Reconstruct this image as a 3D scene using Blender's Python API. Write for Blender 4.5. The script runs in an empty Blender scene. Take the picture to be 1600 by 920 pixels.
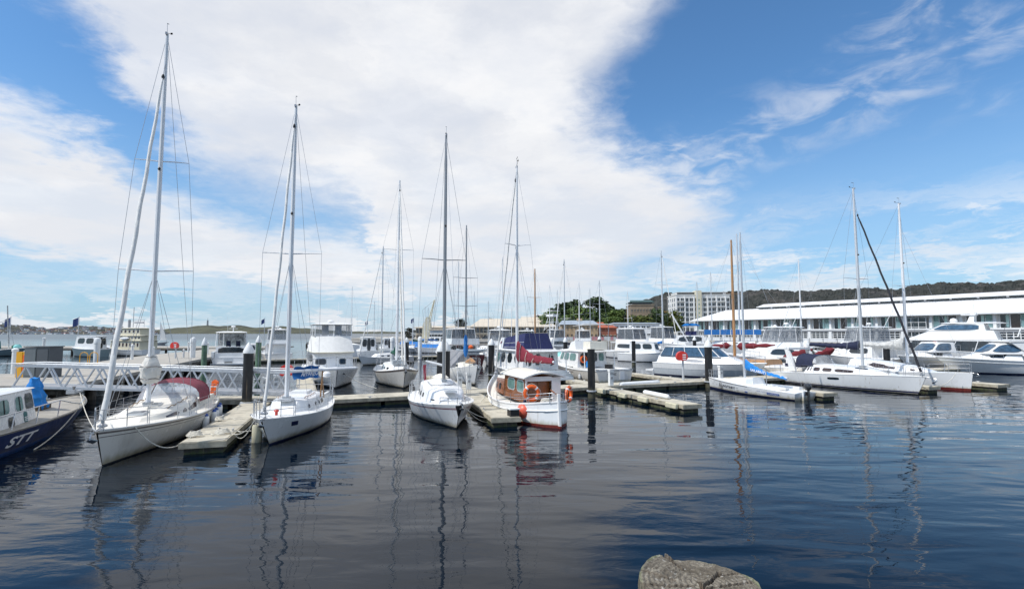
import bpy, bmesh, math, random
from mathutils import Vector, Matrix
random.seed(7)
sc = bpy.context.scene
COL = sc.collection
PI = math.pi
R = math.radians
F = 800.0; PITCH = math.atan(0.075); H = 4.0
cP, sP = math.cos(PITCH), math.sin(PITCH)

# ------------------------------------------------------------------ camera
cam = bpy.data.cameras.new('camera'); cam_o = bpy.data.objects.new('camera', cam); COL.objects.link(cam_o)
cam.sensor_width = 36.0; cam.lens = 36.0 * F / 1600.0
cam.clip_start = 0.05; cam.clip_end = 30000
cam_o.location = (0, 0, H); cam_o.rotation_euler = (PI/2 + PITCH, 0, 0)
sc.camera = cam_o

def ray(px, py):
    a = (px-800)/F; b = (460-py)/F
    return Vector((a, cP-b*sP, sP+b*cP))
def P(px, py, z=0.0):
    d = ray(px, py); return Vector((0, 0, H)) + d*((z-H)/d.z)
def Q(px, py, Y):
    d = ray(px, py); return Vector((0, 0, H)) + d*(Y/d.y)
def azel(px, py):
    d = ray(px, py); return math.atan2(d.x, d.y), math.atan2(d.z, math.hypot(d.x, d.y))

# ------------------------------------------------------------------ sun, sky
SUN_EL, SUN_AZ = R(52), R(-116)          # azimuth measured clockwise from +Y
sun = bpy.data.lights.new('sun', 'SUN'); sun_o = bpy.data.objects.new('sun', sun); COL.objects.link(sun_o)
sun.energy = 4.0; sun.angle = R(0.6); sun.color = (1.0, 0.955, 0.89)
sd = Vector((math.sin(SUN_AZ)*math.cos(SUN_EL), math.cos(SUN_AZ)*math.cos(SUN_EL), math.sin(SUN_EL)))
sun_o.rotation_euler = sd.to_track_quat('Z', 'Y').to_euler()
sc.view_settings.view_transform = 'Standard'; sc.view_settings.look = 'None'
sc.view_settings.exposure = 0.0; sc.view_settings.gamma = 1.0; sc.view_settings.use_curve_mapping = False

class NT:
    def __init__(self, tree): self.t = tree; self.n = tree.nodes; self.l = tree.links
    def new(self, typ, **kw):
        n = self.n.new(typ)
        for k, v in kw.items(): setattr(n, k, v)
        return n
    def put(self, sock, v):
        if hasattr(v, 'links') or isinstance(v, bpy.types.NodeSocket): self.l.new(v, sock)
        elif isinstance(v, (tuple, list)) and len(v) == 3 and sock.type == 'RGBA': sock.default_value = (*v, 1)
        else: sock.default_value = v
    def m(self, op, a, b=0.0, c=0.0, clamp=False):
        n = self.new('ShaderNodeMath', operation=op); n.use_clamp = clamp
        self.put(n.inputs[0], a); self.put(n.inputs[1], b)
        if op in ('MULTIPLY_ADD', 'SMOOTH_MIN', 'SMOOTH_MAX'): self.put(n.inputs[2], c)
        return n.outputs[0]
    def step(self, x, a, b, lo=0.0, hi=1.0):
        n = self.new('ShaderNodeMapRange', interpolation_type='SMOOTHSTEP')
        self.put(n.inputs[0], x); self.put(n.inputs[1], a); self.put(n.inputs[2], b); self.put(n.inputs[3], lo); self.put(n.inputs[4], hi)
        return n.outputs[0]
    def noise(self, vec, scale, detail=3, rough=0.5, dist=0.0, dim='3D'):
        n = self.new('ShaderNodeTexNoise', noise_dimensions=dim)
        if vec is not None: self.put(n.inputs['Vector'], vec)
        n.inputs['Scale'].default_value = scale; n.inputs['Detail'].default_value = detail
        n.inputs['Roughness'].default_value = rough; n.inputs['Distortion'].default_value = dist
        return n.outputs[0]
    def comb(self, x, y, z=0.0):
        n = self.new('ShaderNodeCombineXYZ'); self.put(n.inputs[0], x); self.put(n.inputs[1], y); self.put(n.inputs[2], z); return n.outputs[0]
    def curve(self, x, pts, x0, x1, y0, y1):
        """piecewise smooth function through pts (x,y)"""
        t = self.m('DIVIDE', self.m('SUBTRACT', x, x0), x1-x0, clamp=True)
        n = self.new('ShaderNodeFloatCurve'); c = n.mapping.curves[0]
        pts = sorted(pts); pts = [((a-x0)/(x1-x0), (b-y0)/(y1-y0)) for a, b in pts]
        while len(c.points) < len(pts): c.points.new(0.5, 0.5)
        for p, (a, b) in zip(c.points, pts): p.location = (min(max(a, 0), 1), min(max(b, 0), 1)); p.handle_type = 'AUTO_CLAMPED'
        n.mapping.use_clip = False; n.mapping.update()
        self.put(n.inputs['Value'], t)
        return self.m('MULTIPLY_ADD', n.outputs[0], y1-y0, y0)
    def mix(self, f, a, b):
        n = self.new('ShaderNodeMix', data_type='RGBA')
        self.put(n.inputs[0], f); self.put(n.inputs[6], a); self.put(n.inputs[7], b); return n.outputs[2]
    def map(self, vec, scale=(1, 1, 1), rot=(0, 0, 0), loc=(0, 0, 0)):
        n = self.new('ShaderNodeMapping'); self.put(n.inputs[0], vec)
        n.inputs['Scale'].default_value = scale; n.inputs['Rotation'].default_value = rot; n.inputs['Location'].default_value = loc
        return n.outputs[0]

world = bpy.data.worlds.new('World'); sc.world = world; world.use_nodes = True
world.node_tree.nodes.clear()
def build_sky():
    W = NT(world.node_tree)
    out = W.new('ShaderNodeOutputWorld'); bg = W.new('ShaderNodeBackground'); bg.inputs[1].default_value = 0.11
    W.l.new(bg.outputs[0], out.inputs[0])
    sky = W.new('ShaderNodeTexSky', sky_type='NISHITA'); sky.sun_disc = False
    sky.sun_elevation = SUN_EL; sky.sun_rotation = SUN_AZ; sky.air_density = 1.0; sky.dust_density = 0.6; sky.ozone_density = 1.6
    g = W.new('ShaderNodeNewGeometry'); sep = W.new('ShaderNodeSeparateXYZ')
    tc = W.new('ShaderNodeTexCoord'); W.l.new(tc.outputs['Generated'], sep.inputs[0])
    x, y, z = sep.outputs
    az = W.m('ARCTAN2', x, y); el = W.m('ARCSINE', z)
    zc = W.m('ADD', W.m('MAXIMUM', z, 0.0), 0.10)
    cx = W.m('DIVIDE', x, zc); cy = W.m('DIVIDE', y, zc)
    cv = W.comb(cx, cy)
    dv = W.comb(az, W.m('MULTIPLY', el, 1.3), 0.0)
    n1 = W.noise(cv, 0.9, 3, 0.5); n2 = W.noise(W.map(cv, loc=(5, 3, 1)), 4.5, 7, 0.62, 0.3); n3 = W.noise(W.map(cv, loc=(9, 1, 4)), 1.3, 4, 0.55)
    nf = W.noise(W.map(dv, scale=(1, 1.6, 1), rot=(0, 0, R(-12))), 22, 7, 0.66, 0.3)
    c = lambda n, k: W.m('MULTIPLY', W.m('SUBTRACT', n, 0.5), k)
    az2 = W.m('ADD', az, W.m('ADD', c(n3, 0.16), W.m('ADD', c(n2, 0.13), c(nf, 0.09))))
    el2 = W.m('ADD', el, W.m('ADD', c(n1, 0.06), W.m('ADD', c(n2, 0.075), c(nf, 0.022))))
    px = lambda pts: [azel(*p) for p in pts]
    L1 = px([(-10, -80), (55, -20), (130, 55), (190, 125), (250, 215), (310, 270), (400, 303), (480, 322), (550, 345), (600, 440), (640, 485), (760, 497), (900, 500), (1150, 508), (1580, 515)])
    B1 = px([(0, 152), (60, 180), (130, 228), (200, 275), (260, 302), (340, 322), (420, 342), (500, 358), (560, 364), (600, 395), (640, 470)])
    B0 = px([(0, 398), (100, 414), (200, 430), (300, 442), (400, 452), (480, 462), (560, 478), (640, 490)])
    R1 = [(e, a) for a, e in px([(1055, -60), (1040, 0), (1010, 30), (985, 70), (945, 110), (930, 160), (945, 210), (1000, 250), (1075, 285), (1125, 325), (1120, 360), (1050, 395), (985, 425), (1000, 455), (1110, 485)])]
    fL1 = W.curve(az2, L1, -0.9, 0.9, -0.1, 0.8); fB1 = W.curve(az2, B1, -0.9, 0.9, -0.1, 0.8); fB0 = W.curve(az2, B0, -0.9, 0.9, -0.1, 0.8)
    fR1 = W.curve(el2, R1, -0.1, 0.8, -0.9, 0.9)
    A = W.m('MULTIPLY', W.step(W.m('SUBTRACT', el2, fL1), -0.045, 0.09), W.step(W.m('SUBTRACT', fR1, az2), -0.07, 0.10))
    B = W.m('MULTIPLY', W.step(W.m('SUBTRACT', el2, fB0), -0.02, 0.035), W.step(W.m('SUBTRACT', fB1, el2), -0.03, 0.05))
    B = W.m('MULTIPLY', B, W.step(az, -0.08, -0.20))
    cov = W.m('MAXIMUM', A, B)
    # thin patches inside the big cloud
    thin = W.step(W.noise(W.map(cv, loc=(2, 8, 0)), 1.7, 6, 0.6), 0.40, 0.62)
    cov = W.m('MULTIPLY', cov, W.m('ADD', 0.86, W.m('MULTIPLY', thin, 0.14)))
    # loose wisps, right of frame
    def band(p, q, wid, lo, hi, amp, vec, sc_, seed):
        a0, e0 = azel(*p); a1, e1 = azel(*q); L = math.hypot(a1-a0, e1-e0); ux, uy = (a1-a0)/L, (e1-e0)/L
        da = W.m('SUBTRACT', az2, a0); de = W.m('SUBTRACT', el2, e0)
        t = W.m('ADD', W.m('MULTIPLY', da, ux), W.m('MULTIPLY', de, uy)); d = W.m('SUBTRACT', W.m('MULTIPLY', de, ux), W.m('MULTIPLY', da, uy))
        g_ = W.m('MULTIPLY', W.step(W.m('ABSOLUTE', d), wid, wid*0.15), W.m('MULTIPLY', W.step(t, -0.06, 0.04), W.step(W.m('SUBTRACT', L, t), -0.06, 0.04)))
        n = W.noise(W.map(vec, loc=(seed, seed*2, 0)), sc_, 7, 0.58, 0.5)
        return W.m('MULTIPLY', W.m('MULTIPLY', g_, W.step(n, lo, hi)), amp)
    dvs = W.map(dv, scale=(1, 1.9, 1), rot=(0, 0, R(-10)))
    w1 = band((1080, 240), (1470, 120), 0.085, 0.42, 0.72, 0.44, dvs, 10, 3)
    w2 = band((1370, 20), (1600, 105), 0.10, 0.44, 0.72, 0.42, dvs, 9, 5)
    w3 = band((1060, 330), (1260, 330), 0.045, 0.42, 0.66, 0.5, dvs, 11, 6)
    w4 = band((1420, 350), (1620, 290), 0.03, 0.55, 0.68, 0.6, dvs, 14, 8)
    w5 = band((960, 250), (1140, 270), 0.06, 0.40, 0.70, 0.6, dvs, 14, 9)
    for w in (w1, w2, w3, w4, w5): cov = W.m('MAXIMUM', cov, w)
    # flat streaks low over the horizon, all round
    st = W.noise(W.map(W.comb(az2, W.m('MULTIPLY', el2, 7.0)), scale=(1.3, 1, 1)), 3.2, 7, 0.6, 0.2)
    low = W.m('MULTIPLY', W.step(el, 0.27, 0.10), W.step(st, 0.40, 0.66)); right = W.step(az, -0.25, 0.25, 0.45, 0.85)
    cov = W.m('MAXIMUM', cov, W.m('MULTIPLY', low, right))
    # small bright cumulus just over the far hills
    cu = W.noise(W.comb(W.m('MULTIPLY', az2, 2.2), W.m('MULTIPLY', el, 3.5), 3.0), 5.0, 5, 0.5)
    cum = W.m('MULTIPLY', W.step(W.m('ADD', cu, W.m('MULTIPLY', W.m('SUBTRACT', 0.03, el), 2.5)), 0.50, 0.57), W.step(el, 0.075, 0.03))
    cov = W.m('MAXIMUM', cov, W.m('MULTIPLY', cum, 0.85))
    # open sky away from the picture: broken cloud from the same noise
    gen = W.step(W.noise(W.map(cv, loc=(1, 2, 7)), 0.9, 6, 0.55), 0.42, 0.60)
    away = W.m('MAXIMUM', W.step(W.m('ABSOLUTE', az), 0.95, 1.3), W.step(el, 0.72, 0.95))
    mx = W.new('ShaderNodeMix', data_type='FLOAT'); W.put(mx.inputs[0], away); W.put(mx.inputs[2], cov); W.put(mx.inputs[3], W.m('MULTIPLY', gen, 0.85))
    cov = mx.outputs[0]
    # cloud tone : white tops, soft lavender-grey bellies
    tn = W.noise(W.map(W.comb(az2, W.m('MULTIPLY', el2, 2.2)), loc=(4, 4, 2)), 3.4, 6, 0.55)
    ccol = W.mix(W.step(tn, 0.36, 0.66), (7.3, 7.5, 7.95), (8.65, 8.7, 8.85))
    # horizon haze, whitening
    sc_ = W.new('ShaderNodeVectorMath', operation='MULTIPLY'); W.l.new(sky.outputs[0], sc_.inputs[0]); sc_.inputs[1].default_value = (0.80, 1.22, 1.50)
    hz = W.step(el, 0.42, 0.0, 0.0, 0.72)
    base = W.mix(hz, sc_.outputs[0], (3.7, 5.4, 7.2))
    col = W.mix(cov, base, ccol)
    W.l.new(col, bg.inputs[0])
build_sky()
world.cycles.sampling_method = 'MANUAL' if hasattr(world.cycles, 'sampling_method') else world.cycles.sampling_method
world.cycles.sample_map_resolution = 512

# ------------------------------------------------------------------ materials
M = {}
def mat(name, col, rough=0.5, metal=0.0, vary=0.06, vs=3.0, bump=0.0, bs=20.0, dirt=None, spec=None, coat=0.0, alpha=1.0, stretch=(1, 1, 1), scum=0.0, scz=(0.34, 0.04), scol=(0.30, 0.25, 0.13)):
    m = bpy.data.materials.new(name); m.use_nodes = True; T = NT(m.node_tree); bs_ = m.node_tree.nodes['Principled BSDF']
    tc = T.new('ShaderNodeTexCoord'); v = T.map(tc.outputs['Object'], scale=stretch)
    n = T.noise(v, vs, 5, 0.6)
    lo = tuple(c*(1-vary*1.6) for c in col); hi = tuple(min(1, c*(1+vary)) for c in col)
    base = T.mix(T.step(n, 0.25, 0.75), lo, hi)
    if dirt:
        dc, amt, ds = dirt
        d = T.step(T.noise(T.map(tc.outputs['Object'], scale=(1, 1, 0.35), loc=(3, 3, 3)), ds, 6, 0.65), 0.52, 0.75)
        base = T.mix(T.m('MULTIPLY', d, amt), base, dc)
    if scum:
        sz = T.new('ShaderNodeSeparateXYZ'); T.l.new(tc.outputs['Object'], sz.inputs[0])
        zz = T.m('ADD', sz.outputs[2], T.m('MULTIPLY', T.m('SUBTRACT', T.noise(T.map(tc.outputs['Object'], scale=(1, 1, .2)), 5.0, 5, .65), .5), .35))
        base = T.mix(T.m('MULTIPLY', T.step(zz, scz[0], scz[1]), scum), base, scol)
        st = T.step(T.noise(T.map(tc.outputs['Object'], scale=(5.5, 5.5, .22), loc=(1, 2, 5)), 1.6, 3, .5), .64, .76)
        base = T.mix(T.m('MULTIPLY', st, scum*.55), base, (.36, .27, .17))
    T.l.new(base, bs_.inputs['Base Color'])
    bs_.inputs['Metallic'].default_value = metal
    T.l.new(T.step(T.noise(v, vs*2.3, 3), 0.2, 0.8, max(rough-0.08, 0.02), min(rough+0.08, 1)), bs_.inputs['Roughness'])
    if spec is not None: bs_.inputs['Specular IOR Level'].default_value = spec
    if coat: bs_.inputs['Coat Weight'].default_value = coat; bs_.inputs['Coat Roughness'].default_value = 0.08
    if bump:
        b = T.new('ShaderNodeBump'); b.inputs['Strength'].default_value = bump; b.inputs['Distance'].default_value = 0.02
        T.l.new(T.noise(v, bs, 6, 0.6), b.inputs['Height']); T.l.new(b.outputs[0], bs_.inputs['Normal'])
    if alpha < 1: bs_.inputs['Alpha'].default_value = alpha
    M[name] = m; return m
G = (0.33, 0.31, 0.26)
mat('hull_white', (0.78, 0.79, 0.79), 0.22, vary=0.03, vs=0.7, dirt=(G, 0.25, 2.0), coat=0.25, scum=.75)
mat('hull_cream', (0.73, 0.70, 0.64), 0.25, vary=0.04, vs=0.7, dirt=(G, 0.28, 2.0), coat=0.25, scum=.75)
mat('hull_grey', (0.55, 0.58, 0.60), 0.28, vary=0.03, coat=0.3)
mat('hull_navy', (0.007, 0.024, 0.10), 0.4, vary=0.2, scum=.3, spec=.15)
mat('hull_blueband', (0.010, 0.055, 0.20), 0.4, vary=0.15, spec=.15)
mat('hull_burgundy', (0.11, 0.006, 0.014), 0.25, vary=0.1, coat=0.3)
mat('hull_slate', (0.20, 0.28, 0.31), 0.35, vary=0.05)
mat('antifoul_dark', (0.015, 0.018, 0.022), 0.6, vary=0.3, vs=6)
mat('antifoul_navy', (0.01, 0.015, 0.06), 0.5, vary=0.3, vs=6)
mat('antifoul_red', (0.16, 0.022, 0.015), 0.55, vary=0.25, vs=6)
mat('stripe_burgundy', (0.14, 0.008, 0.03), 0.35)
mat('stripe_grey', (0.16, 0.14, 0.13), 0.4)
mat('stripe_navy', (0.01, 0.015, 0.07), 0.35)
mat('deck_white', (0.80, 0.80, 0.78), 0.4, vary=0.03, vs=2, dirt=((0.42, 0.40, 0.34), 0.25, 3.0))
mat('deck_cream', (0.78, 0.74, 0.66), 0.45, vary=0.04, vs=2, dirt=((0.42, 0.38, 0.32), 0.3, 3.0))
mat('cabin_cream', (0.80, 0.76, 0.65), 0.45, vary=0.03, dirt=((0.45, 0.40, 0.32), 0.2, 3.0))
mat('gelcoat', (0.80, 0.80, 0.79), 0.25, vary=0.02, dirt=((0.45, 0.44, 0.40), 0.15, 2.5), coat=0.2)
mat('varnished_wood', (0.26, 0.085, 0.025), 0.25, vary=0.25, vs=5, stretch=(0.4, 6, 6), coat=0.6)
mat('timber_mast', (0.42, 0.22, 0.09), 0.35, vary=0.15, vs=4, stretch=(3, 3, 0.3), coat=0.4)
mat('deck_tan', (0.36, 0.33, 0.28), 0.6, vary=0.12, vs=2, dirt=((0.2, 0.18, 0.14), 0.4, 3.0)); mat('teak', (0.30, 0.20, 0.12), 0.7, vary=0.2, vs=6, stretch=(0.3, 8, 1))
mat('mast_alu', (0.62, 0.64, 0.66), 0.38, metal=0.35, vary=0.04)
mat('mast_white', (0.78, 0.79, 0.80), 0.35, vary=0.03)
mat('mast_grey', (0.30, 0.31, 0.32), 0.4, metal=0.4, vary=0.05)
mat('steel', (0.55, 0.56, 0.58), 0.28, metal=0.85, vary=0.05)
mat('wire', (0.38, 0.39, 0.41), 0.4, metal=0.5, vary=0.05)
mat('galv', (0.58, 0.60, 0.62), 0.45, metal=0.4, vary=0.08, vs=4)
mat('sail_white', (0.76, 0.75, 0.72), 0.8, vary=0.05, bump=0.6, bs=8)
mat('sail_cream', (0.72, 0.69, 0.63), 0.85, vary=0.08, bump=1.0, bs=6)
def cloth(n, c, **k): mat(n, c, 0.8, vary=0.14, vs=5, bump=0.9, bs=7, **k)
cloth('cloth_red', (0.19, 0.014, 0.03)); cloth('cloth_maroon', (0.16, 0.012, 0.02)); cloth('cloth_wine', (0.20, 0.035, 0.055))
cloth('cloth_blue', (0.02, 0.16, 0.46)); cloth('cloth_bright', (0.015, 0.22, 0.62)); cloth('cloth_navy', (0.012, 0.018, 0.05)); cloth('cloth_indigo', (0.018, 0.024, 0.095))
cloth('cloth_green', (0.01, 0.10, 0.065)); cloth('cloth_grey', (0.24, 0.245, 0.26)); cloth('cloth_pale', (0.52, 0.52, 0.50)); cloth('cloth_aqua', (0.25, 0.60, 0.58)); cloth('cloth_black', (0.02, 0.022, 0.03))
mat('glass_dark', (0.02, 0.028, 0.035), 0.06, vary=0.3, spec=0.8)
mat('glass_blue', (0.05, 0.10, 0.16), 0.06, vary=0.3, spec=0.8)
mat('glass_green', (0.14, 0.26, 0.24), 0.08, vary=0.2, spec=0.7)
mat('glass_brown', (0.055, 0.035, 0.03), 0.08, vary=0.3, spec=0.7)
mat('rubber', (0.16, 0.165, 0.17), 0.6, vary=0.1); mat('black', (0.012, 0.012, 0.014), 0.5, vary=0.3)
mat('pile_black', (0.013, 0.013, 0.014), 0.42, vary=0.4, vs=3, scum=.8, scz=(0.75, .35), scol=(.10, .095, .06))
mat('outboard', (0.03, 0.032, 0.036), 0.3, vary=0.1, coat=0.4)
mat('pile_white', (0.76, 0.77, 0.76), 0.45, vary=0.05, dirt=(G, 0.35, 3))
mat('pile_green', (0.12, 0.20, 0.13), 0.7, vary=0.3, vs=3)
mat('red', (0.62, 0.035, 0.025), 0.35, vary=0.05); mat('orange', (0.82, 0.13, 0.02), 0.45, vary=0.08); mat('yellow', (0.72, 0.36, 0.015), 0.45, vary=0.05)
mat('buoy', (0.80, 0.14, 0.085), 0.4, vary=0.1, vs=4); mat('dirty_cream', (0.62, 0.58, 0.42), 0.6, vary=0.12, dirt=(G, 0.5, 4))
mat('fender_white', (0.75, 0.76, 0.76), 0.4, vary=0.04); mat('fender_blue', (0.02, 0.07, 0.30), 0.4)
mat('rope', (0.66, 0.63, 0.55), 0.9, vary=0.2, vs=12, bump=0.6, bs=60)
mat('dock_concrete', (0.50, 0.46, 0.37), 0.85, vary=0.2, vs=1.6, bump=0.5, bs=12, dirt=((0.27, 0.24, 0.18), 0.6, 1.3))
mat('dock_edge', (0.42, 0.38, 0.29), 0.8, vary=0.25, vs=3, dirt=((0.14, 0.12, 0.09), 0.6, 2.5))
mat('dock_float', (0.045, 0.04, 0.034), 0.8, vary=0.5, vs=3, dirt=((0.10, 0.11, 0.05), 0.6, 4), scum=.7, scz=(.12, .0), scol=(.07, .09, .03))
mat('wharf_timber', (0.10, 0.085, 0.07), 0.85, vary=0.4, vs=3)
mat('wharf_concrete', (0.40, 0.375, 0.33), 0.9, vary=0.12, vs=0.8, dirt=((0.2, 0.18, 0.15), 0.35, 0.7))
mat('dark_cabinet', (0.075, 0.085, 0.095), 0.45, vary=0.06); mat('cab_grey', (0.14, 0.16, 0.17), 0.45, vary=0.06)
mat('wall_white', (0.72, 0.73, 0.73), 0.7, vary=0.04, vs=0.5); mat('roof_white', (0.80, 0.80, 0.80), 0.5, vary=0.03, vs=0.3)
mat('wall_cream', (0.62, 0.58, 0.44), 0.8, vary=0.05, vs=0.3); mat('wall_pale', (0.66, 0.66, 0.64), 0.8, vary=0.05, vs=0.3)
mat('sandstone', (0.46, 0.33, 0.20), 0.9, vary=0.18, vs=0.8, bump=0.5, bs=3); mat('brown_brick', (0.27, 0.21, 0.15), 0.9, vary=0.12, vs=0.6)
mat('brick_red', (0.30, 0.11, 0.07), 0.9, vary=0.15); mat('roof_iron', (0.36, 0.42, 0.48), 0.5, vary=0.08, vs=0.4, metal=0.2); mat('roof_green', (0.05, 0.10, 0.095), 0.6)
mat('roof_beige', (0.60, 0.53, 0.43), 0.7, vary=0.05, vs=0.3); mat('terracotta', (0.38, 0.10, 0.05), 0.8, vary=0.15)
mat('wall_beige', (0.52, 0.44, 0.33), 0.85, vary=0.08); mat('aqua_panel', (0.42, 0.60, 0.56), 0.3, vary=0.08); mat('grey_panel', (0.30, 0.31, 0.33), 0.6)
mat('pink', (0.62, 0.26, 0.27), 0.7, vary=0.15); mat('hedge', (0.05, 0.07, 0.02), 0.9, vary=0.5, vs=2, bump=1, bs=5)
mat('bark', (0.10, 0.075, 0.05), 0.9, vary=0.3, vs=6, bump=1, bs=20)
mat('lime', (0.45, 0.46, 0.04), 0.5); mat('flag_blue', (0.02, 0.045, 0.16), 0.8, vary=0.1); mat('dinghy_grey', (0.33, 0.37, 0.40), 0.5, vary=0.06)
mat('text_white', (0.80, 0.80, 0.80), 0.5, vary=0.02); mat('text_dark', (0.03, 0.035, 0.06), 0.5, vary=0.02); mat('text_grey', (0.18, 0.18, 0.18), 0.5); mat('text_blue', (0.08, 0.13, 0.34), 0.5)
mat('teal', (0.02, 0.14, 0.15), 0.5); mat('seat_red', (0.45, 0.05, 0.03), 0.6)
def leaf(name, a, b):
    m = bpy.data.materials.new(name); m.use_nodes = True; T = NT(m.node_tree); p = m.node_tree.nodes['Principled BSDF']
    g = T.new('ShaderNodeNewGeometry'); p.inputs['Roughness'].default_value = 0.7
    T.l.new(T.mix(g.outputs['Random Per Island'], a, b), p.inputs['Base Color']); M[name] = m
leaf('leaf_dark', (0.020, 0.040, 0.012), (0.070, 0.115, 0.030)); leaf('leaf_mid', (0.045, 0.085, 0.016), (0.150, 0.215, 0.045)); leaf('leaf_yellow', (0.05, 0.075, 0.015), (0.14, 0.16, 0.03)); leaf('leaf_grey', (0.02, 0.027, 0.02), (0.055, 0.062, 0.045))
def clear_mat(name, tint, op, rough=0.1):
    m = bpy.data.materials.new(name); m.use_nodes = True; T = NT(m.node_tree); p = m.node_tree.nodes['Principled BSDF']
    p.inputs['Base Color'].default_value = (*tint, 1); p.inputs['Roughness'].default_value = rough
    o = m.node_tree.nodes['Material Output']; tr = T.new('ShaderNodeBsdfTransparent'); mx = T.new('ShaderNodeMixShader')
    tc = T.new('ShaderNodeTexCoord'); n = T.noise(tc.outputs['Object'], 1.6, 4, 0.6, 0.5)
    T.l.new(T.step(n, 0.3, 0.7, op*0.75, min(op*1.25, 1)), mx.inputs[0]); T.l.new(tr.outputs[0], mx.inputs[1]); T.l.new(p.outputs[0], mx.inputs[2]); T.l.new(mx.outputs[0], o.inputs[0])
    M[name] = m
clear_mat('clear_vinyl', (0.20, 0.225, 0.26), 0.50); clear_mat('clear_smoke', (0.11, 0.12, 0.135), 0.75); clear_mat('clear_light', (0.60, 0.63, 0.66), 0.45)

def water_mat():
    m = bpy.data.materials.new('harbour_water'); m.use_nodes = True; T = NT(m.node_tree); p = m.node_tree.nodes['Principled BSDF']
    p.inputs['Base Color'].default_value = (0.0008, 0.0046, 0.0105, 1); p.inputs['IOR'].default_value = 1.31
    g = T.new('ShaderNodeNewGeometry'); pos = g.outputs['Position']; sp = T.new('ShaderNodeSeparateXYZ'); T.l.new(pos, sp.inputs[0])
    dist = sp.outputs[1]
    warp = T.noise(pos, 0.13, 2, 0.5)
    v1 = T.map(pos, scale=(0.34, 1.0, 1), rot=(0, 0, R(24))); v2 = T.map(pos, scale=(0.45, 1.0, 1), rot=(0, 0, R(-14)))
    a = T.noise(v1, 0.9, 2, 0.45, 0.3); b = T.noise(v2, 2.6, 3, 0.5, 0.4); c_ = T.noise(T.map(pos, scale=(0.5, 1, 1), rot=(0, 0, R(8))), 9.0, 3, 0.5, 0.3)
    patch = T.step(T.noise(T.map(pos, scale=(0.4, 1, 1), rot=(0, 0, R(20)), loc=(7, 0, 0)), 0.09, 4, 0.55), 0.40, 0.60, 0.15, 1.7)
    # the left side and the open water beyond the wharf are more ruffled
    left = T.step(sp.outputs[0], -4.0, -13.0, 0.0, 1.0)
    h = T.m('MULTIPLY', a, 0.050)
    h = T.m('ADD', h, T.m('MULTIPLY', T.m('MULTIPLY', b, patch), 0.0055))
    h = T.m('ADD', h, T.m('MULTIPLY', T.m('MULTIPLY', c_, patch), T.m('ADD', 0.0005, T.m('MULTIPLY', left, 0.0030))))
    h = T.m('ADD', h, T.m('MULTIPLY', T.m('MULTIPLY', T.noise(T.map(pos, scale=(0.28, 1.0, 1), rot=(0, 0, R(27))), 1.7, 2, 0.5, 0.2), left), 0.036))
    h = T.m('MULTIPLY', h, T.step(dist, 60, 200, 1.0, 0.15))
    T.l.new(T.m('ADD', T.step(dist, 50, 400, 0.008, 0.22), T.step(T.noise(T.map(pos, scale=(.25, 1, 1)), .03, 4, .6), .35, .65, 0.0, .03)), p.inputs['Roughness'])
    bp = T.new('ShaderNodeBump'); bp.inputs['Strength'].default_value = 1.0; bp.inputs['Distance'].default_value = 1.0
    T.l.new(h, bp.inputs['Height']); T.l.new(bp.outputs[0], p.inputs['Normal'])
    M['water'] = m
water_mat()
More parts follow.
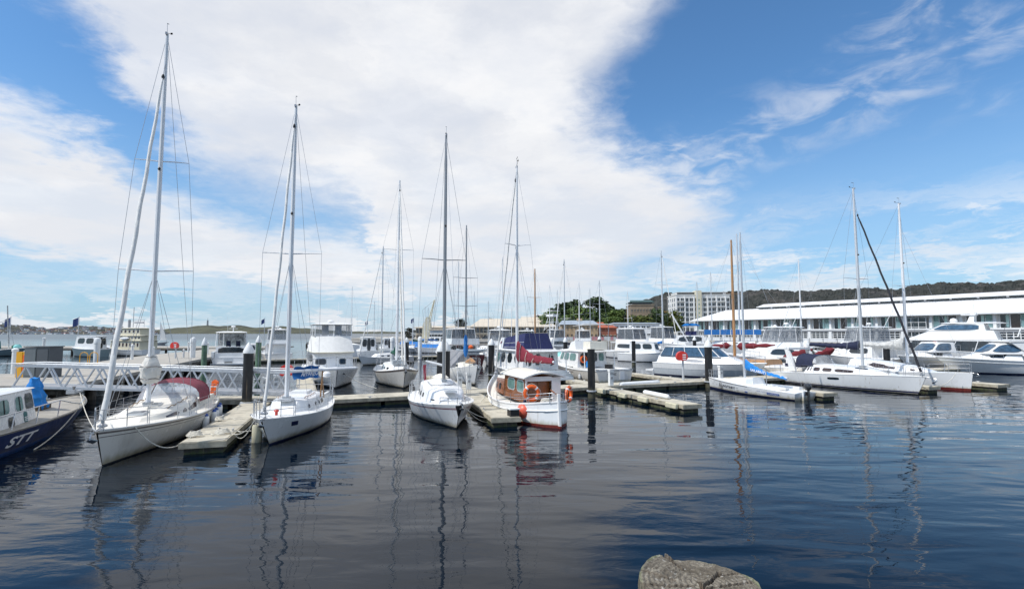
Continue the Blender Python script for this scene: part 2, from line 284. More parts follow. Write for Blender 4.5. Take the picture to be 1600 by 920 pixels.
# ------------------------------------------------------------------ mesh helpers
class MB:
    def __init__(self): self.v = []; self.f = []; self.m = []; self.mats = []
    def mi(self, m):
        if m not in self.mats: self.mats.append(m)
        return self.mats.index(m)
    def add(self, vs, fs, m):
        o = len(self.v); self.v += [tuple(v) for v in vs]; k = self.mi(m)
        for f in fs: self.f.append(tuple(i+o for i in f)); self.m.append(k)
    def box(self, x0, x1, y0, y1, z0, z1, m):
        vs = [(x, y, z) for z in (z0, z1) for y in (y0, y1) for x in (x0, x1)]
        self.add(vs, [(0, 2, 3, 1), (4, 5, 7, 6), (0, 1, 5, 4), (2, 6, 7, 3), (0, 4, 6, 2), (1, 3, 7, 5)], m)
    def obox(self, c, dx, dy, dz, m):
        """oriented box: centre c and half-axis vectors"""
        c = Vector(c); dx, dy, dz = Vector(dx), Vector(dy), Vector(dz)
        vs = [c+dx*i+dy*j+dz*k for k in (-1, 1) for j in (-1, 1) for i in (-1, 1)]
        self.add(vs, [(0, 2, 3, 1), (4, 5, 7, 6), (0, 1, 5, 4), (2, 6, 7, 3), (0, 4, 6, 2), (1, 3, 7, 5)], m)
    def bar(self, p, q, w, h, m, up=(0, 0, 1)):
        p, q = Vector(p), Vector(q); d = (q-p); u = Vector(up); s = d.cross(u)
        if s.length < 1e-6: s = d.cross(Vector((1, 0, 0)))
        s.normalize(); u = s.cross(d).normalized()
        self.obox((p+q)/2, d/2, s*w/2, u*h/2, m)
    def tube(self, pts, r, m, n=6, caps=True, closed=False):
        pts = [Vector(p) for p in pts]; rs = r if isinstance(r, (list, tuple)) else [r]*len(pts)
        vs = []; N = len(pts); prev = None
        for i, p in enumerate(pts):
            a = pts[(i-1) % N] if (i > 0 or closed) else p; b = pts[(i+1) % N] if (i < N-1 or closed) else p
            d = (b-a).normalized()
            if prev is None:
                u = d.cross(Vector((0, 0, 1)))
                if u.length < 1e-3: u = d.cross(Vector((0, 1, 0)))
            else: u = prev - d*prev.dot(d)
            u.normalize(); prev = u; w = d.cross(u)
            for k in range(n):
                an = 2*PI*k/n; vs.append(p+(u*math.cos(an)+w*math.sin(an))*rs[i])
        fs = []
        for i in range(N if closed else N-1):
            j = (i+1) % N
            for k in range(n): fs.append((i*n+k, i*n+(k+1) % n, j*n+(k+1) % n, j*n+k))
        if caps and not closed: fs.append(tuple(range(n))[::-1]); fs.append(tuple(range((N-1)*n, N*n)))
        self.add(vs, fs, m)
    def lathe(self, c, prof, m, n=16, sx=1, sy=1):
        """prof = [(r,z)...]"""
        c = Vector(c); vs = []; fs = []
        for r, z in prof:
            for k in range(n): a = 2*PI*k/n; vs.append((c.x+r*sx*math.cos(a), c.y+r*sy*math.sin(a), c.z+z))
        for i in range(len(prof)-1):
            for k in range(n): fs.append((i*n+k, i*n+(k+1) % n, (i+1)*n+(k+1) % n, (i+1)*n+k))
        fs.append(tuple(range(n))[::-1]); fs.append(tuple(range((len(prof)-1)*n, len(prof)*n)))
        self.add(vs, fs, m)
    def grid(self, rows, m, close=False, mf=None):
        """rows of equal-length point lists"""
        n = len(rows[0]); o = len(self.v)
        for r in rows: self.v += [tuple(p) for p in r]
        for i in range(len(rows)-1):
            for k in range(n if close else n-1):
                k2 = (k+1) % n
                self.f.append((o+i*n+k, o+i*n+k2, o+(i+1)*n+k2, o+(i+1)*n+k)); self.m.append(self.mi(mf(i, k) if mf else m))
    def poly(self, pts, m): self.add(pts, [tuple(range(len(pts)))], m)
    def prism(self, pts, off, m):
        """polygon pts extruded by vector off"""
        n = len(pts); off = Vector(off); a = [Vector(p) for p in pts]; b = [p+off for p in a]
        self.add(a+b, [tuple(range(n))[::-1], tuple(range(n, 2*n))]+[(i, (i+1) % n, n+(i+1) % n, n+i) for i in range(n)], m)
    def build(self, name, parent=None, smooth=True, ang=0.7):
        me = bpy.data.meshes.new(name); me.from_pydata(self.v, [], self.f)
        for m in self.mats: me.materials.append(M[m])
        me.polygons.foreach_set('material_index', self.m)
        me.update()
        b = bmesh.new(); b.from_mesh(me); bmesh.ops.recalc_face_normals(b, faces=b.faces[:]); b.to_mesh(me); b.free()
        if smooth:
            me.polygons.foreach_set('use_smooth', [True]*len(me.polygons)); me.set_sharp_from_angle(angle=ang)
        o = bpy.data.objects.new(name, me); COL.objects.link(o)
        if parent is not None: o.parent = parent
        return o
LABELS = {}
def tag(o, label=None, cat=None, group=None, kind=None):
    if label: o['label'] = label
    if cat: o['category'] = cat
    if group: o['group'] = group
    if kind: o['kind'] = kind
    return o
def thing(name, label, cat, loc=(0, 0, 0), rz=0.0, group=None):
    o = bpy.data.objects.new(name, None); COL.objects.link(o); o.location = loc; o.rotation_euler = (0, 0, rz); o.empty_display_size = 0.3
    return tag(o, label, cat, group)
def copy_tree(o, parent=None):
    c = o.copy(); COL.objects.link(c)
    if parent is not None: c.parent = parent
    for ch in o.children: copy_tree(ch, c)
    return c
def part(name, fn, parent, **k):
    b = MB(); fn(b); return b.build(name, parent, **k)
def lerp(a, b, t): return a+(b-a)*t
def sag(p, q, d, n=12):
    p, q = Vector(p), Vector(q)
    return [p.lerp(q, i/n)+Vector((0, 0, -d*4*(i/n)*(1-i/n))) for i in range(n+1)]
def text_mesh(s, size=1.0, bold=0.0, shear=0.0):
    cu = bpy.data.curves.new('t', 'FONT'); cu.body = s; cu.size = size; cu.offset = bold; cu.shear = shear; cu.resolution_u = 3
    o = bpy.data.objects.new('t', cu); COL.objects.link(o); dg = bpy.context.evaluated_depsgraph_get(); dg.update()
    me = bpy.data.meshes.new_from_object(o.evaluated_get(dg)); vs = [tuple(v.co) for v in me.vertices]; fs = [tuple(p.vertices) for p in me.polygons]
    bpy.data.objects.remove(o); bpy.data.curves.remove(cu); bpy.data.meshes.remove(me)
    if not vs: return vs, fs, 1, 1
    x0 = min(v[0] for v in vs); vs = [(x-x0, y, z) for x, y, z in vs]
    return vs, fs, max(v[0] for v in vs), max(v[1] for v in vs)
def text_on(name, S, s0, s1, t0, t1, s, m, parent, off=0.012, bold=0.0, shear=0.0):
    """lay flat print on surface S(s,t)"""
    vs, fs, w, h = text_mesh(s, 1.0, bold, shear); b = MB(); out = []
    for x, y, _ in vs:
        a, t = lerp(s0, s1, x/w), lerp(t0, t1, y/h); e = 1e-3
        p = Vector(S(a, t)); n = (Vector(S(a+e, t))-p).cross(Vector(S(a, t+e))-p).normalized()
        ref = p-Vector((p.x, 0, p.z)) if abs(p.y) > 1e-4 else n
        if n.dot(ref) < 0: n = -n
        out.append(p+n*off)
    b.add(out, fs, m); return b.build(name, parent, smooth=False)
def flat_text(name, s, org, ux, uz, height, m, parent, bold=0.0, shear=0.0, width=None):
    vs, fs, w, h = text_mesh(s, 1.0, bold, shear); k = height/h; kx = (width/w) if width else k
    org, ux, uz = Vector(org), Vector(ux).normalized(), Vector(uz).normalized(); b = MB()
    b.add([org+ux*(x*kx)+uz*(y*k) for x, y, _ in vs], fs, m); return b.build(name, parent, smooth=False)

# surface patch (windows, ports, stripes) standing proud of a surface
def patch(b, S, s0, s1, t0, t1, m, off=0.012, n=8, rnd=0.0, shape=None, out=None):
    rows_f = []; rows_b = []
    for i in range(n+1):
        u = i/n; s = lerp(s0, s1, u)
        if shape: a, c = shape(u)
        else:
            a, c = 0.0, 1.0
            if rnd:
                e = min(u, 1-u)/rnd
                if e < 1: k = (0.46 if rnd >= .4 else .20)*(1-math.sqrt(max(0, 1-(1-e)**2))); a, c = k, 1-k
        ra, rb = [], []
        for t in (lerp(t0, t1, a), lerp(t0, t1, (a+c)/2), lerp(t0, t1, c)):
            e = 1e-3; p = Vector(S(s, t)); d1 = Vector(S(s+e, t))-Vector(S(s-e, t)); d2 = Vector(S(s, t+e))-Vector(S(s, t-e)); nn = d1.cross(d2)
            if nn.length < 1e-12: nn = Vector((0, 1, 0))
            nn.normalize()
            ref = Vector(out(p)) if out else Vector((0, p.y, 0))
            if nn.dot(ref) < 0: nn = -nn
            ra.append(p+nn*off); rb.append(p-nn*0.01)
        rows_f.append(ra); rows_b.append(rb)
    b.grid(rows_f, m)
    loop_f = [r[0] for r in rows_f]+[rows_f[-1][1]]+[r[2] for r in rows_f[::-1]]+[rows_f[0][1]]
    loop_b = [r[0] for r in rows_b]+[rows_b[-1][1]]+[r[2] for r in rows_b[::-1]]+[rows_b[0][1]]
    b.grid([loop_f, loop_b], m, close=True)

# ------------------------------------------------------------------ hulls
class Hull:
    def __init__(s, L=10, B=3.2, fb=(0.9, 0.85, 1.2), rake=1.2, trans=0.65, trake=0.25, pmax=0.42, wl=0.84, wlb=0.45, bowp=2.1, full=0.7):
        s.L, s.B, s.fb, s.rake, s.trans, s.trake, s.pmax, s.wl, s.wlb, s.bowp, s.full = L, B, fb, rake, trans, trake, pmax, wl, wlb, bowp, full
    def sheer(s, u):
        a, m, c = s.fb; u = min(max(u, -0.1), 1.1)
        return a*(1-u)*(1-2*u)+m*4*u*(1-u)+c*u*(2*u-1)
    def half(s, u):
        u = min(max(u, 0), 1)
        if u < s.pmax: return s.trans+(1-s.trans)*math.sin(PI/2*u/s.pmax)**0.9
        return max(1-((u-s.pmax)/(1-s.pmax))**s.bowp, 0)*0.985+0.015
    def S(s, u, t, side=1):
        z = s.sheer(u)*t
        xs = -s.L/2+s.trake*t; xb = s.L/2-s.rake*(1-max(t, 0))**1.1 + (0.5*s.rake*t if t < 0 else 0)
        w = lerp(s.wl, s.wlb, max(u, 0)**3); tt = max(t, 0)
        y = s.B/2*s.half(u)*(w+(1-w)*tt**s.full)*(1+0.5*min(t, 0))
        return Vector((lerp(xs, xb, u), side*y, z))
    def deck(s, x, f=0.0):
        """deck point at local x, fraction f of the half beam (-1..1)"""
        u = (x-(-s.L/2+s.trake))/(s.L-s.trake); hb = s.B/2*s.half(u)
        return Vector((x, f*hb, s.sheer(u)+0.035*s.B*(1-f*f)*s.half(u)))
    def u(s, x): return (x-(-s.L/2+s.trake))/(s.L-s.trake)
def make_hull(h, root, cols, bands, n=26, deckm='deck_white', rail='deck_white', name='hull', railr=0.02, deckdrop=0.0):
    """bands: list of (t_upper, material) from the keel; t = z/sheer"""
    b = MB(); ts = [(-0.35, None)]
    rows = []; uu = [i/n for i in range(n+1)]; uu = [u**0.92 if u < 1 else 1 for u in uu]
    t_list = [-0.35]; m_list = []
    prev = -0.35
    for tu, mm in bands:
        k = max(1, int(round((tu-prev)/0.2)))
        for i in range(1, k+1): t_list.append(lerp(prev, tu, i/k)); m_list.append(mm)
        prev = tu
    for u in uu: rows.append([h.S(u, t, 1) for t in t_list[::-1]]+[h.S(u, t, -1) for t in t_list])
    nt = len(t_list)
    def mf(i, k):
        if k < nt-1: return m_list[nt-2-k]
        if k == nt-1: return m_list[0]
        return m_list[k-nt]
    b.grid(rows, None, mf=mf)
    tp = rows[0]; b.poly(tp, bands[-1][1])
    o = b.build(name, root)
    d = MB(); rr = []
    for u in uu:
        a = h.S(u, 1, 1); r = []
        for k in range(9):
            f = 1-k/4; r.append(Vector((a.x, a.y*f*0.995, a.z-deckdrop+0.035*h.B*(1-f*f)*h.half(u))))
        rr.append(r)
    d.grid(rr, deckm); d.poly([p for p in rr[0]]+[Vector((rr[0][0].x, -rr[0][0].y, rr[0][0].z-0.05)), Vector((rr[0][0].x, rr[0][0].y, rr[0][0].z-0.05))], deckm)
    d.build('deck', root)
    if rail:
        r = MB()
        for sd_ in (1, -1): r.tube([h.S(u, 1, sd_)+Vector((0, -0.01*sd_, railr*0.6)) for u in uu], railr, rail, n=5)
        r.build('toe_rail', root)
    return o

class Trunk:
    """cabin trunk lofted on a deck; u 0 aft - 1 front, v 0 base - 0.6 top of side - 1 centreline"""
    def __init__(s, h, x0, x1, w0, wm, w1, h0, h1, crown=0.08, front=0.8, aft=0.1, tumble=0.88, zb=None, hp=1.0):
        s.h, s.x0, s.x1, s.w0, s.wm, s.w1, s.h0, s.h1, s.crown, s.front, s.aft, s.tumble, s.zb, s.hp = h, x0, x1, w0, wm, w1, h0, h1, crown, front, aft, tumble, zb, hp
    def W(s, u): return s.w0*(1-u)*(1-2*u)+s.wm*4*u*(1-u)+s.w1*u*(2*u-1)
    def S(s, u, v, side=1):
        x = lerp(s.x0, s.x1, u); w = s.W(u)/2; hh = lerp(s.h0, s.h1, max(u, 0)**s.hp)
        base = s.h.deck(x, min(1, w/(s.h.B/2*s.h.half(s.h.u(x))+1e-6))).z-0.03 if s.zb is None else s.zb
        prof = [(0, 1, 0), (0.5, s.tumble, 0.84), (0.6, s.tumble*0.95, 0.95), (0.7, s.tumble*0.82, 1.0), (1.0, 0, 1.0)]
        v = min(max(v, 0), 1)
        for (a, wa, za), (b_, wb, zb_) in zip(prof, prof[1:]):
            if v <= b_: k = (v-a)/(b_-a); fy = lerp(wa, wb, k); fz = lerp(za, zb_, k); break
        cr = s.crown*(1-fy*fy) if v > 0.5 else 0
        z = fz*hh
        # front and aft faces lean
        x += -s.front*fz*max(0, u-0.7)/0.3*(1 if u > 0.7 else 0)+s.aft*fz*max(0, 0.15-u)/0.15
        return Vector((x, side*w*fy, base+z+cr*min(1, hh/0.3)))
    def build(s, root, m, name='cabin', n=16):
        b = MB(); vs = [0, 0.25, 0.5, 0.55, 0.6, 0.7, 0.85, 1.0]; rows = []
        for i in range(n+1):
            u = i/n; rows.append([s.S(u, v, 1) for v in vs]+[s.S(u, v, -1) for v in vs[-2::-1]])
        b.grid(rows, m); b.poly(rows[0], m); b.poly(rows[-1], m)
        return b.build(name, root)

class House:
    """motor-boat house: q 0-1 starboard side (aft->fwd), 1-2 front (stbd->port), 2-3 port side (fwd->aft), 3-4 back"""
    def __init__(s, x0, x1, w0, w1, z0, z1, fr=0.4, br=0.1, tw=0.9, bulge=0.3, zf=None, z0f=None):
        s.x0, s.x1, s.w0, s.w1, s.z0, s.z1, s.fr, s.br, s.tw, s.bulge = x0, x1, w0, w1, z0, z1, fr, br, tw, bulge
        s.zf = z1 if zf is None else zf; s.z0f = z0 if z0f is None else z0f
    def S(s, q, t):
        q = q % 4; x0, x1 = lerp(s.x0, s.x0+s.br, t), lerp(s.x1, s.x1-s.fr, t); k = lerp(1, s.tw, t)
        if q <= 1: f = q; x = lerp(x0, x1, f); y = -lerp(s.w0, s.w1, f*f)/2*k
        elif q <= 2: f = q-1; x = x1; y = lerp(-s.w1, s.w1, f)/2*k; x += s.bulge*(1-(2*f-1)**2)*(1-0.3*t)
        elif q <= 3: f = 3-q; x = lerp(x0, x1, f); y = lerp(s.w0, s.w1, f*f)/2*k
        else: f = q-3; x = x0; y = lerp(s.w0, -s.w0, f)/2*k
        g = (x-s.x0)/(s.x1-s.x0)
        return Vector((x, y, lerp(lerp(s.z0, s.z0f, g), lerp(s.z1, s.zf, g), t)))
    def qs(s): return [0, .25, .5, .75, 1, 1.15, 1.35, 1.5, 1.65, 1.85, 2, 2.25, 2.5, 2.75, 3, 3.5]
    def build(s, root, m, name='house', roof=True, floor=False, ms=None):
        b = MB(); qs = s.qs(); b.grid([[s.S(q, t) for q in qs] for t in (0, 0.33, 0.66, 1)], ms or m, close=True)
        if roof: b.poly([s.S(q, 1) for q in qs], m)
        if floor: b.poly([s.S(q, 0) for q in qs][::-1], m)
        return b.build(name, root, ang=0.5)
    def win(s, root, q0, q1, t0, t1, m='glass_dark', n=6, rnd=0.12, mirror=True, off=0.015, name='window', shape=None):
        cx = (s.x0+s.x1)/2
        def out(p): return (p.x-cx if (1 <= (q0+q1)/2 <= 2 or (q0+q1)/2 > 3) else 0, p.y if not (1 <= (q0+q1)/2 <= 2 or (q0+q1)/2 > 3) else 0, 0)
        fr = name == 'window' and not shape and s.x1-s.x0 > 1; eq = .055/max(.5, (s.x1-s.x0) if (q0+q1)/2 < 1 else s.w1); et = .05/max(.3, s.z1-s.z0)
        def frame(a, c, par):
            b = MB(); patch(b, s.S, a-eq, c+eq, t0-et, t1+et, 'rubber' if 'dark' in m or 'blue' in m else 'mast_alu', off*.45, n, rnd, None, out); b.build('window_frame', par)
        b = MB(); patch(b, s.S, q0, q1, t0, t1, m, off, n, rnd, shape, out); w = b.build(name, root)
        if fr: frame(q0, q1, w)
        if mirror and (q0+q1)/2 < 1:
            b = MB(); sh = (lambda u: shape(1-u)) if shape else None
            patch(b, s.S, 3-q1, 3-q0, t0, t1, m, off, n, rnd, sh, out); w = b.build(name, root)
            if fr: frame(3-q1, 3-q0, w)
    def slab(s, root, m, over=0.15, th=0.08, fo=0.2, bo=0.2, name='roof', z=None):
        b = MB(); qs = s.qs(); cx = (s.x0+s.x1)/2; c = Vector((cx, 0, 0)); pts = []
        for q in qs:
            p = s.S(q, 1); p.y *= (1+2*over/max(s.w0, 0.1)); p.x = p.x+(fo if p.x > cx else -bo)*min(1, abs(p.x-cx)/(0.3*abs(s.x1-s.x0)))
            pts.append(p)
        ins = [Vector((lerp(cx, p.x, 0.96), p.y*0.94, p.z+th)) for p in pts]; top = [Vector((lerp(cx, p.x, 0.7), p.y*0.6, p.z+th*1.6)) for p in pts]
        low = [Vector((lerp(cx, p.x, 0.97), p.y*0.97, p.z+0.004)) for p in pts]; mid = [p+Vector((0, 0, th*0.5)) for p in pts]
        b.grid([low, mid, ins, top], m, close=True); b.poly(top, m); b.poly(low[::-1], m)
        return b.build(name, root, ang=0.9)

# ------------------------------------------------------------------ rig
def furl(b, p, q, r0, r1, m, n=60):
    p, q = Vector(p), Vector(q); d = (q-p).normalized(); u = d.cross(Vector((0, 1, 0))).normalized(); w = d.cross(u); rows = []
    for i in range(n+1):
        f = i/n; r = lerp(r0, r1, f)*(1-0.5*max(0, (f-0.95)/0.05))
        row = []
        for k in range(10):
            a = 2*PI*k/10; rr = r*(1+0.20*math.sin(a+i*0.55)+0.05*math.sin(3*a+i*1.7)); row.append(p.lerp(q, f)+(u*math.cos(a)+w*math.sin(a))*rr)
        rows.append(row)
    b.grid(rows, m, close=True)
def rig(root, h, mx, top, base, mw=0.07, mm='mast_alu', spreaders=(), fore=None, aft=True, jib=None, wire=0.006, chain=0.92, lowers=True, inst=True, one=False, rakex=0.0, foretop=1.0, jibm='sail_white'):
    """mx mast x, top height, base height; fore=(x,z) of the forestay foot"""
    def m_(b):
        n = 10; c = [(mx-rakex*f, 0, lerp(base, top, f)) for f in [0, .3, .6, .85, 1]]
        b.tube(c, [mw, mw, mw*.95, mw*.8, mw*.62], mm, n=8)
        b.box(mx-mw*1.9, mx+mw*1.9, -mw*1.5, mw*1.5, base-0.03, base+0.06, 'steel')
    mast = part('mast', m_, root)
    ax = lambda z: mx-rakex*(z-base)/(top-base)
    T = Vector((mx-rakex, 0, top-0.05)); uu = h.u(mx-0.15)
    tips = []
    for z, half in spreaders:
        for s in (1, -1):
            part('spreader', lambda b: b.tube([(ax(z), 0, z), (ax(z)-0.10, s*half*0.6, z+0.05), (ax(z)-0.16, s*half, z+0.06)], [0.026, 0.022, 0.015], mm, n=5), mast)
        tips.append((ax(z)-0.16, half, z+0.06))
    if inst:
        def i_(b):
            b.tube([T, T+Vector((0.05, 0, 0.45))], 0.008, 'wire', n=4); b.tube([T+Vector((0.0, 0, 0.1)), T+Vector((-0.32, 0.05, 0.22)), T+Vector((-0.36, 0.05, 0.32))], 0.010, 'black', n=4)
            b.tube([T+Vector((0.05, 0, 0.45)), T+Vector((-0.12, 0, 0.52))], 0.014, 'black', n=4); b.box(T.x-0.05, T.x+0.14, -0.03, 0.03, T.z-0.02, T.z+0.07, 'wire')
            b.lathe((T.x-0.3, 0.05, T.z+0.22), [(0.02, 0), (0.05, .03), (0.02, .06)], 'black', n=6)
        part('wind_instrument', i_, mast)
        z = lerp(base, top, 0.62); part('steaming_light', lambda b: b.lathe((ax(z)+mw+0.03, 0, z), [(0.03, -0.05), (0.055, 0), (0.03, 0.06)], 'black', n=8), mast)
    segs = []
    for s in (1, -1):
        dk = h.deck(mx-0.15, chain); dk.y *= s; ch = [dk]+[Vector((x, y*s, z)) for x, y, z in tips]+[T]; segs.append(ch)
        if lowers and tips:
            z = tips[0][2]-0.08
            for dx in (0.45, -0.55): a = h.deck(mx+dx, chain*0.94); a.y *= s; segs.append([a, Vector((ax(z), 0, z))])
    if aft: e = h.deck(-h.L/2+h.trake+0.1, 0); segs.append([e, T])
    ft = Vector((ax(lerp(base, top, foretop)), 0, lerp(base, top, foretop)-0.05))
    if fore and not jib: segs.append([Vector((fore[0], 0, fore[1])), ft])
    if one:
        b = MB(); [b.tube(s, wire, 'wire', n=3, caps=False) for s in segs]; b.build('rigging', root)
    else:
        for s in segs: part('stay', lambda b: b.tube(s, wire, 'wire', n=4, caps=False), root)
    # halyards beside the mast
    part('halyard', lambda b: (b.tube([(mx+mw+0.02, 0.05, base+0.3), T], 0.006, 'rope', n=3, caps=False), b.tube([(mx-mw-0.05, -0.06, base+0.3), T], 0.006, 'rope', n=3, caps=False)), root)
    if fore and jib:
        r0, r1 = jib; p = Vector((fore[0], 0, fore[1]+0.25)); q = p.lerp(ft, 0.94)
        j = part('furled_jib', lambda b: furl(b, p, q, r0, r1, jibm), root)
        part('furler_drum', lambda b: b.lathe((fore[0], 0, fore[1]+0.02), [(0.06, 0), (0.13, 0.03), (0.13, 0.07), (0.05, 0.12), (0.05, 0.26)], 'steel', n=12), j)
        part('stay', lambda b: b.tube([q, ft], 0.012, 'wire', n=4), j)
        part('swivel', lambda b: b.lathe((q.x, 0, q.z), [(0.03, -0.1), (0.06, 0), (0.03, 0.1)], 'black', n=8), j)
    return mast
def boom_cover(root, mx, z0, L, drop, m, hm, he, w=0.13, boomm='mast_white', cover=True, ang=0.0, peak=0.25):
    """boom from the mast aft; cover profile hm high at the mast, he at the end"""
    ca, sa = math.cos(ang), math.sin(ang)
    def pt(x, y, z): return Vector((mx-0.1-x*ca-y*sa, -x*sa+y*ca, z))
    bo = part('boom', lambda b: b.tube([pt(0, 0, z0), pt(L, 0, z0-drop)], 0.06, boomm, n=8), root)
    if cover:
        def c_(b):
            n = 26; rows = []
            for i in range(n+1):
                f = i/n; x = 0.04+f*(L-0.15)
                top = lerp(hm, he, 1-(1-min(1, f/0.55))**1.6 if f < 0.55 else 1)*(1-0.35*max(0, f-0.6)/0.4)
                sg = 0.02*math.sin(i*1.9)+0.012*math.sin(i*4.1)
                zz = z0-drop*f; r = []
                for k in range(12):
                    a = 2*PI*k/12; cz = (top+0.1)*0.5; yy = math.sin(a)*w*(1.15 if math.cos(a) < 0 else 0.75)*(1+0.12*math.sin(i*2.3+k)) ; 
                    r.append(pt(x, yy*(1-0.35*f), zz-0.1+cz+math.cos(a+PI)*-cz+sg))
                rows.append(r)
            b.grid(rows, m, close=True); b.poly(rows[0], m); b.poly(rows[-1], m)
        part('sail_cover', c_, bo)
    return bo
def pulpit(root, h, x0, hgt=0.6, m='steel', r=0.014, bow=True):
    def f(b):
        xb = h.L/2-0.12 if bow else -h.L/2+h.trake+0.08; xs = [x0, lerp(x0, xb, 0.5), xb]
        for z in (hgt, hgt*0.5):
            pts = []
            for s in (1, -1):
                pp = []
                for x in xs: d = h.deck(x, 0.93); pp.append(Vector((x, s*max(d.y, 0.1), d.z+z)))
                pts += pp if s == 1 else pp[::-1]
            b.tube(pts, r, m, n=5)
        for x in xs:
            for s in (1, -1): d = h.deck(x, 0.93); y = s*max(d.y, 0.1); b.tube([(x-0.03 if bow else x, y*0.98, d.z-0.02), (x, y, d.z+hgt)], r, m, n=5)
    return part('bow_pulpit' if bow else 'stern_pulpit', f, root)
def lifelines(root, h, x0, x1, n=5, hgt=0.58):
    for i in range(n):
        x = lerp(x0, x1, i/(n-1))
        for s in (1, -1):
            d = h.deck(x, 0.95); part('stanchion', lambda b: b.tube([(x, s*d.y, d.z-0.02), (x, s*d.y, d.z+hgt)], 0.012, 'steel', n=5), root)
    for s in (1, -1):
        for z in (hgt-0.01, hgt*0.5):
            pts = []
            for i in range(n*2): x = lerp(x0, x1, i/(n*2-1)); d = h.deck(x, 0.95); pts.append((x, s*d.y, d.z+z))
            part('lifeline', lambda b: b.tube(pts, 0.005, 'wire', n=4, caps=False), root)
def hatch(root, c, sx, sy, m='glass_dark', fr='mast_alu'):
    def f(b): b.box(c[0]-sx/2, c[0]+sx/2, c[1]-sy/2, c[1]+sy/2, c[2]-0.03, c[2]+0.05, fr); b.box(c[0]-sx/2+0.04, c[0]+sx/2-0.04, c[1]-sy/2+0.04, c[1]+sy/2-0.04, c[2]+0.05, c[2]+0.065, m)
    return part('hatch', f, root)
def hood(root, x0, x1, w, z0, hgt, m, mw='clear_vinyl', name='spray_hood', lean=0.35, win=True):
    """fabric dodger: arch open aft, slanting to the front"""
    def f(b):
        rows = []
        for i in range(5):
            u = i/4; x = lerp(x0, x1, u); hh = hgt*(1-0.18*u*u-0.0) if u < 0.75 else hgt*(1-0.18*u*u)*lerp(1, 0.0, (u-0.75)/0.25*0.62)
            r = []
            for k in range(13):
                a = PI*k/12; r.append(Vector((x, math.cos(a)*w/2*(1-0.06*u), z0+math.sin(a)**0.6*hh)))
            rows.append(r)
        b.grid(rows[:4], m); 
    o = part(name, f, root)
    def g(b):
        def row(x, ww, hh, k0=1, k1=12): return [Vector((x, math.cos(PI*k/12)*ww/2, z0+math.sin(PI*k/12)**0.6*hh)) for k in range(k0, k1)]
        xa = lerp(x0, x1, 0.75); b.grid([row(xa+0.01, w*0.955, hgt*(1-0.18*.5625)), row(x1+lean*0.2, w*0.93, hgt*0.10)], mw)
    part('front_window', g, o)
    part('hood_trim', lambda b: b.tube([Vector((x0, math.cos(PI*k/12)*w/2, z0+math.sin(PI*k/12)**0.6*hgt)) for k in range(13)], 0.025, m, n=5), o)
    return o
def boat_frame(name, label, cat, bow, stern_dir, off, group=None):
    """bow waterline point, unit vector bow->stern, off = distance from waterline stem to hull origin"""
    d = Vector((stern_dir[0], stern_dir[1], 0)).normalized(); o = Vector((bow[0], bow[1], 0))+d*off
    return thing(name, label, cat, (o.x, o.y, 0), math.atan2(-d.y, -d.x), group)
# ------------------------------------------------------------------ hero boats
def bands(wlm='antifoul_dark', main='hull_white', stripes=(), boot=None, wl=0.05):
    out = [(0.0, wlm), (wl, wlm)]
    if boot: out += [(boot[0], boot[1])]
    for a, b_, m in stripes: out += [(a, main), (b_, m)]
    return out+[(1.0, main)]
def anchor(root, x, y, z, s=1.0):
    def f(b):
        b.box(x-0.5*s, x+0.18*s, y-0.05, y+0.05, z, z+0.05, 'steel'); b.tube([(x-0.35*s, y, z+0.09), (x+0.25*s, y, z-0.02), (x+0.30*s, y, z-0.16*s)], 0.022*s, 'steel', n=5)
        b.prism([(x+0.34*s, y, z-0.12*s), (x+0.14*s, y+0.14*s, z-0.22*s), (x+0.10*s, y, z-0.30*s), (x+0.14*s, y-0.14*s, z-0.22*s)], (0, 0, 0.03), 'steel')
        b.lathe((x+0.12*s, y, z+0.01), [(0.05, -0.03), (0.05, 0.05)], 'black', n=8)
    return part('anchor', f, root)
def winch(root, x, y, z):
    part('winch', lambda b: b.lathe((x, y, z), [(0.07, 0), (0.075, .05), (0.045, .08), (0.045, .13), (0.065, .16), (0.0, .17)], 'steel', n=10), root)

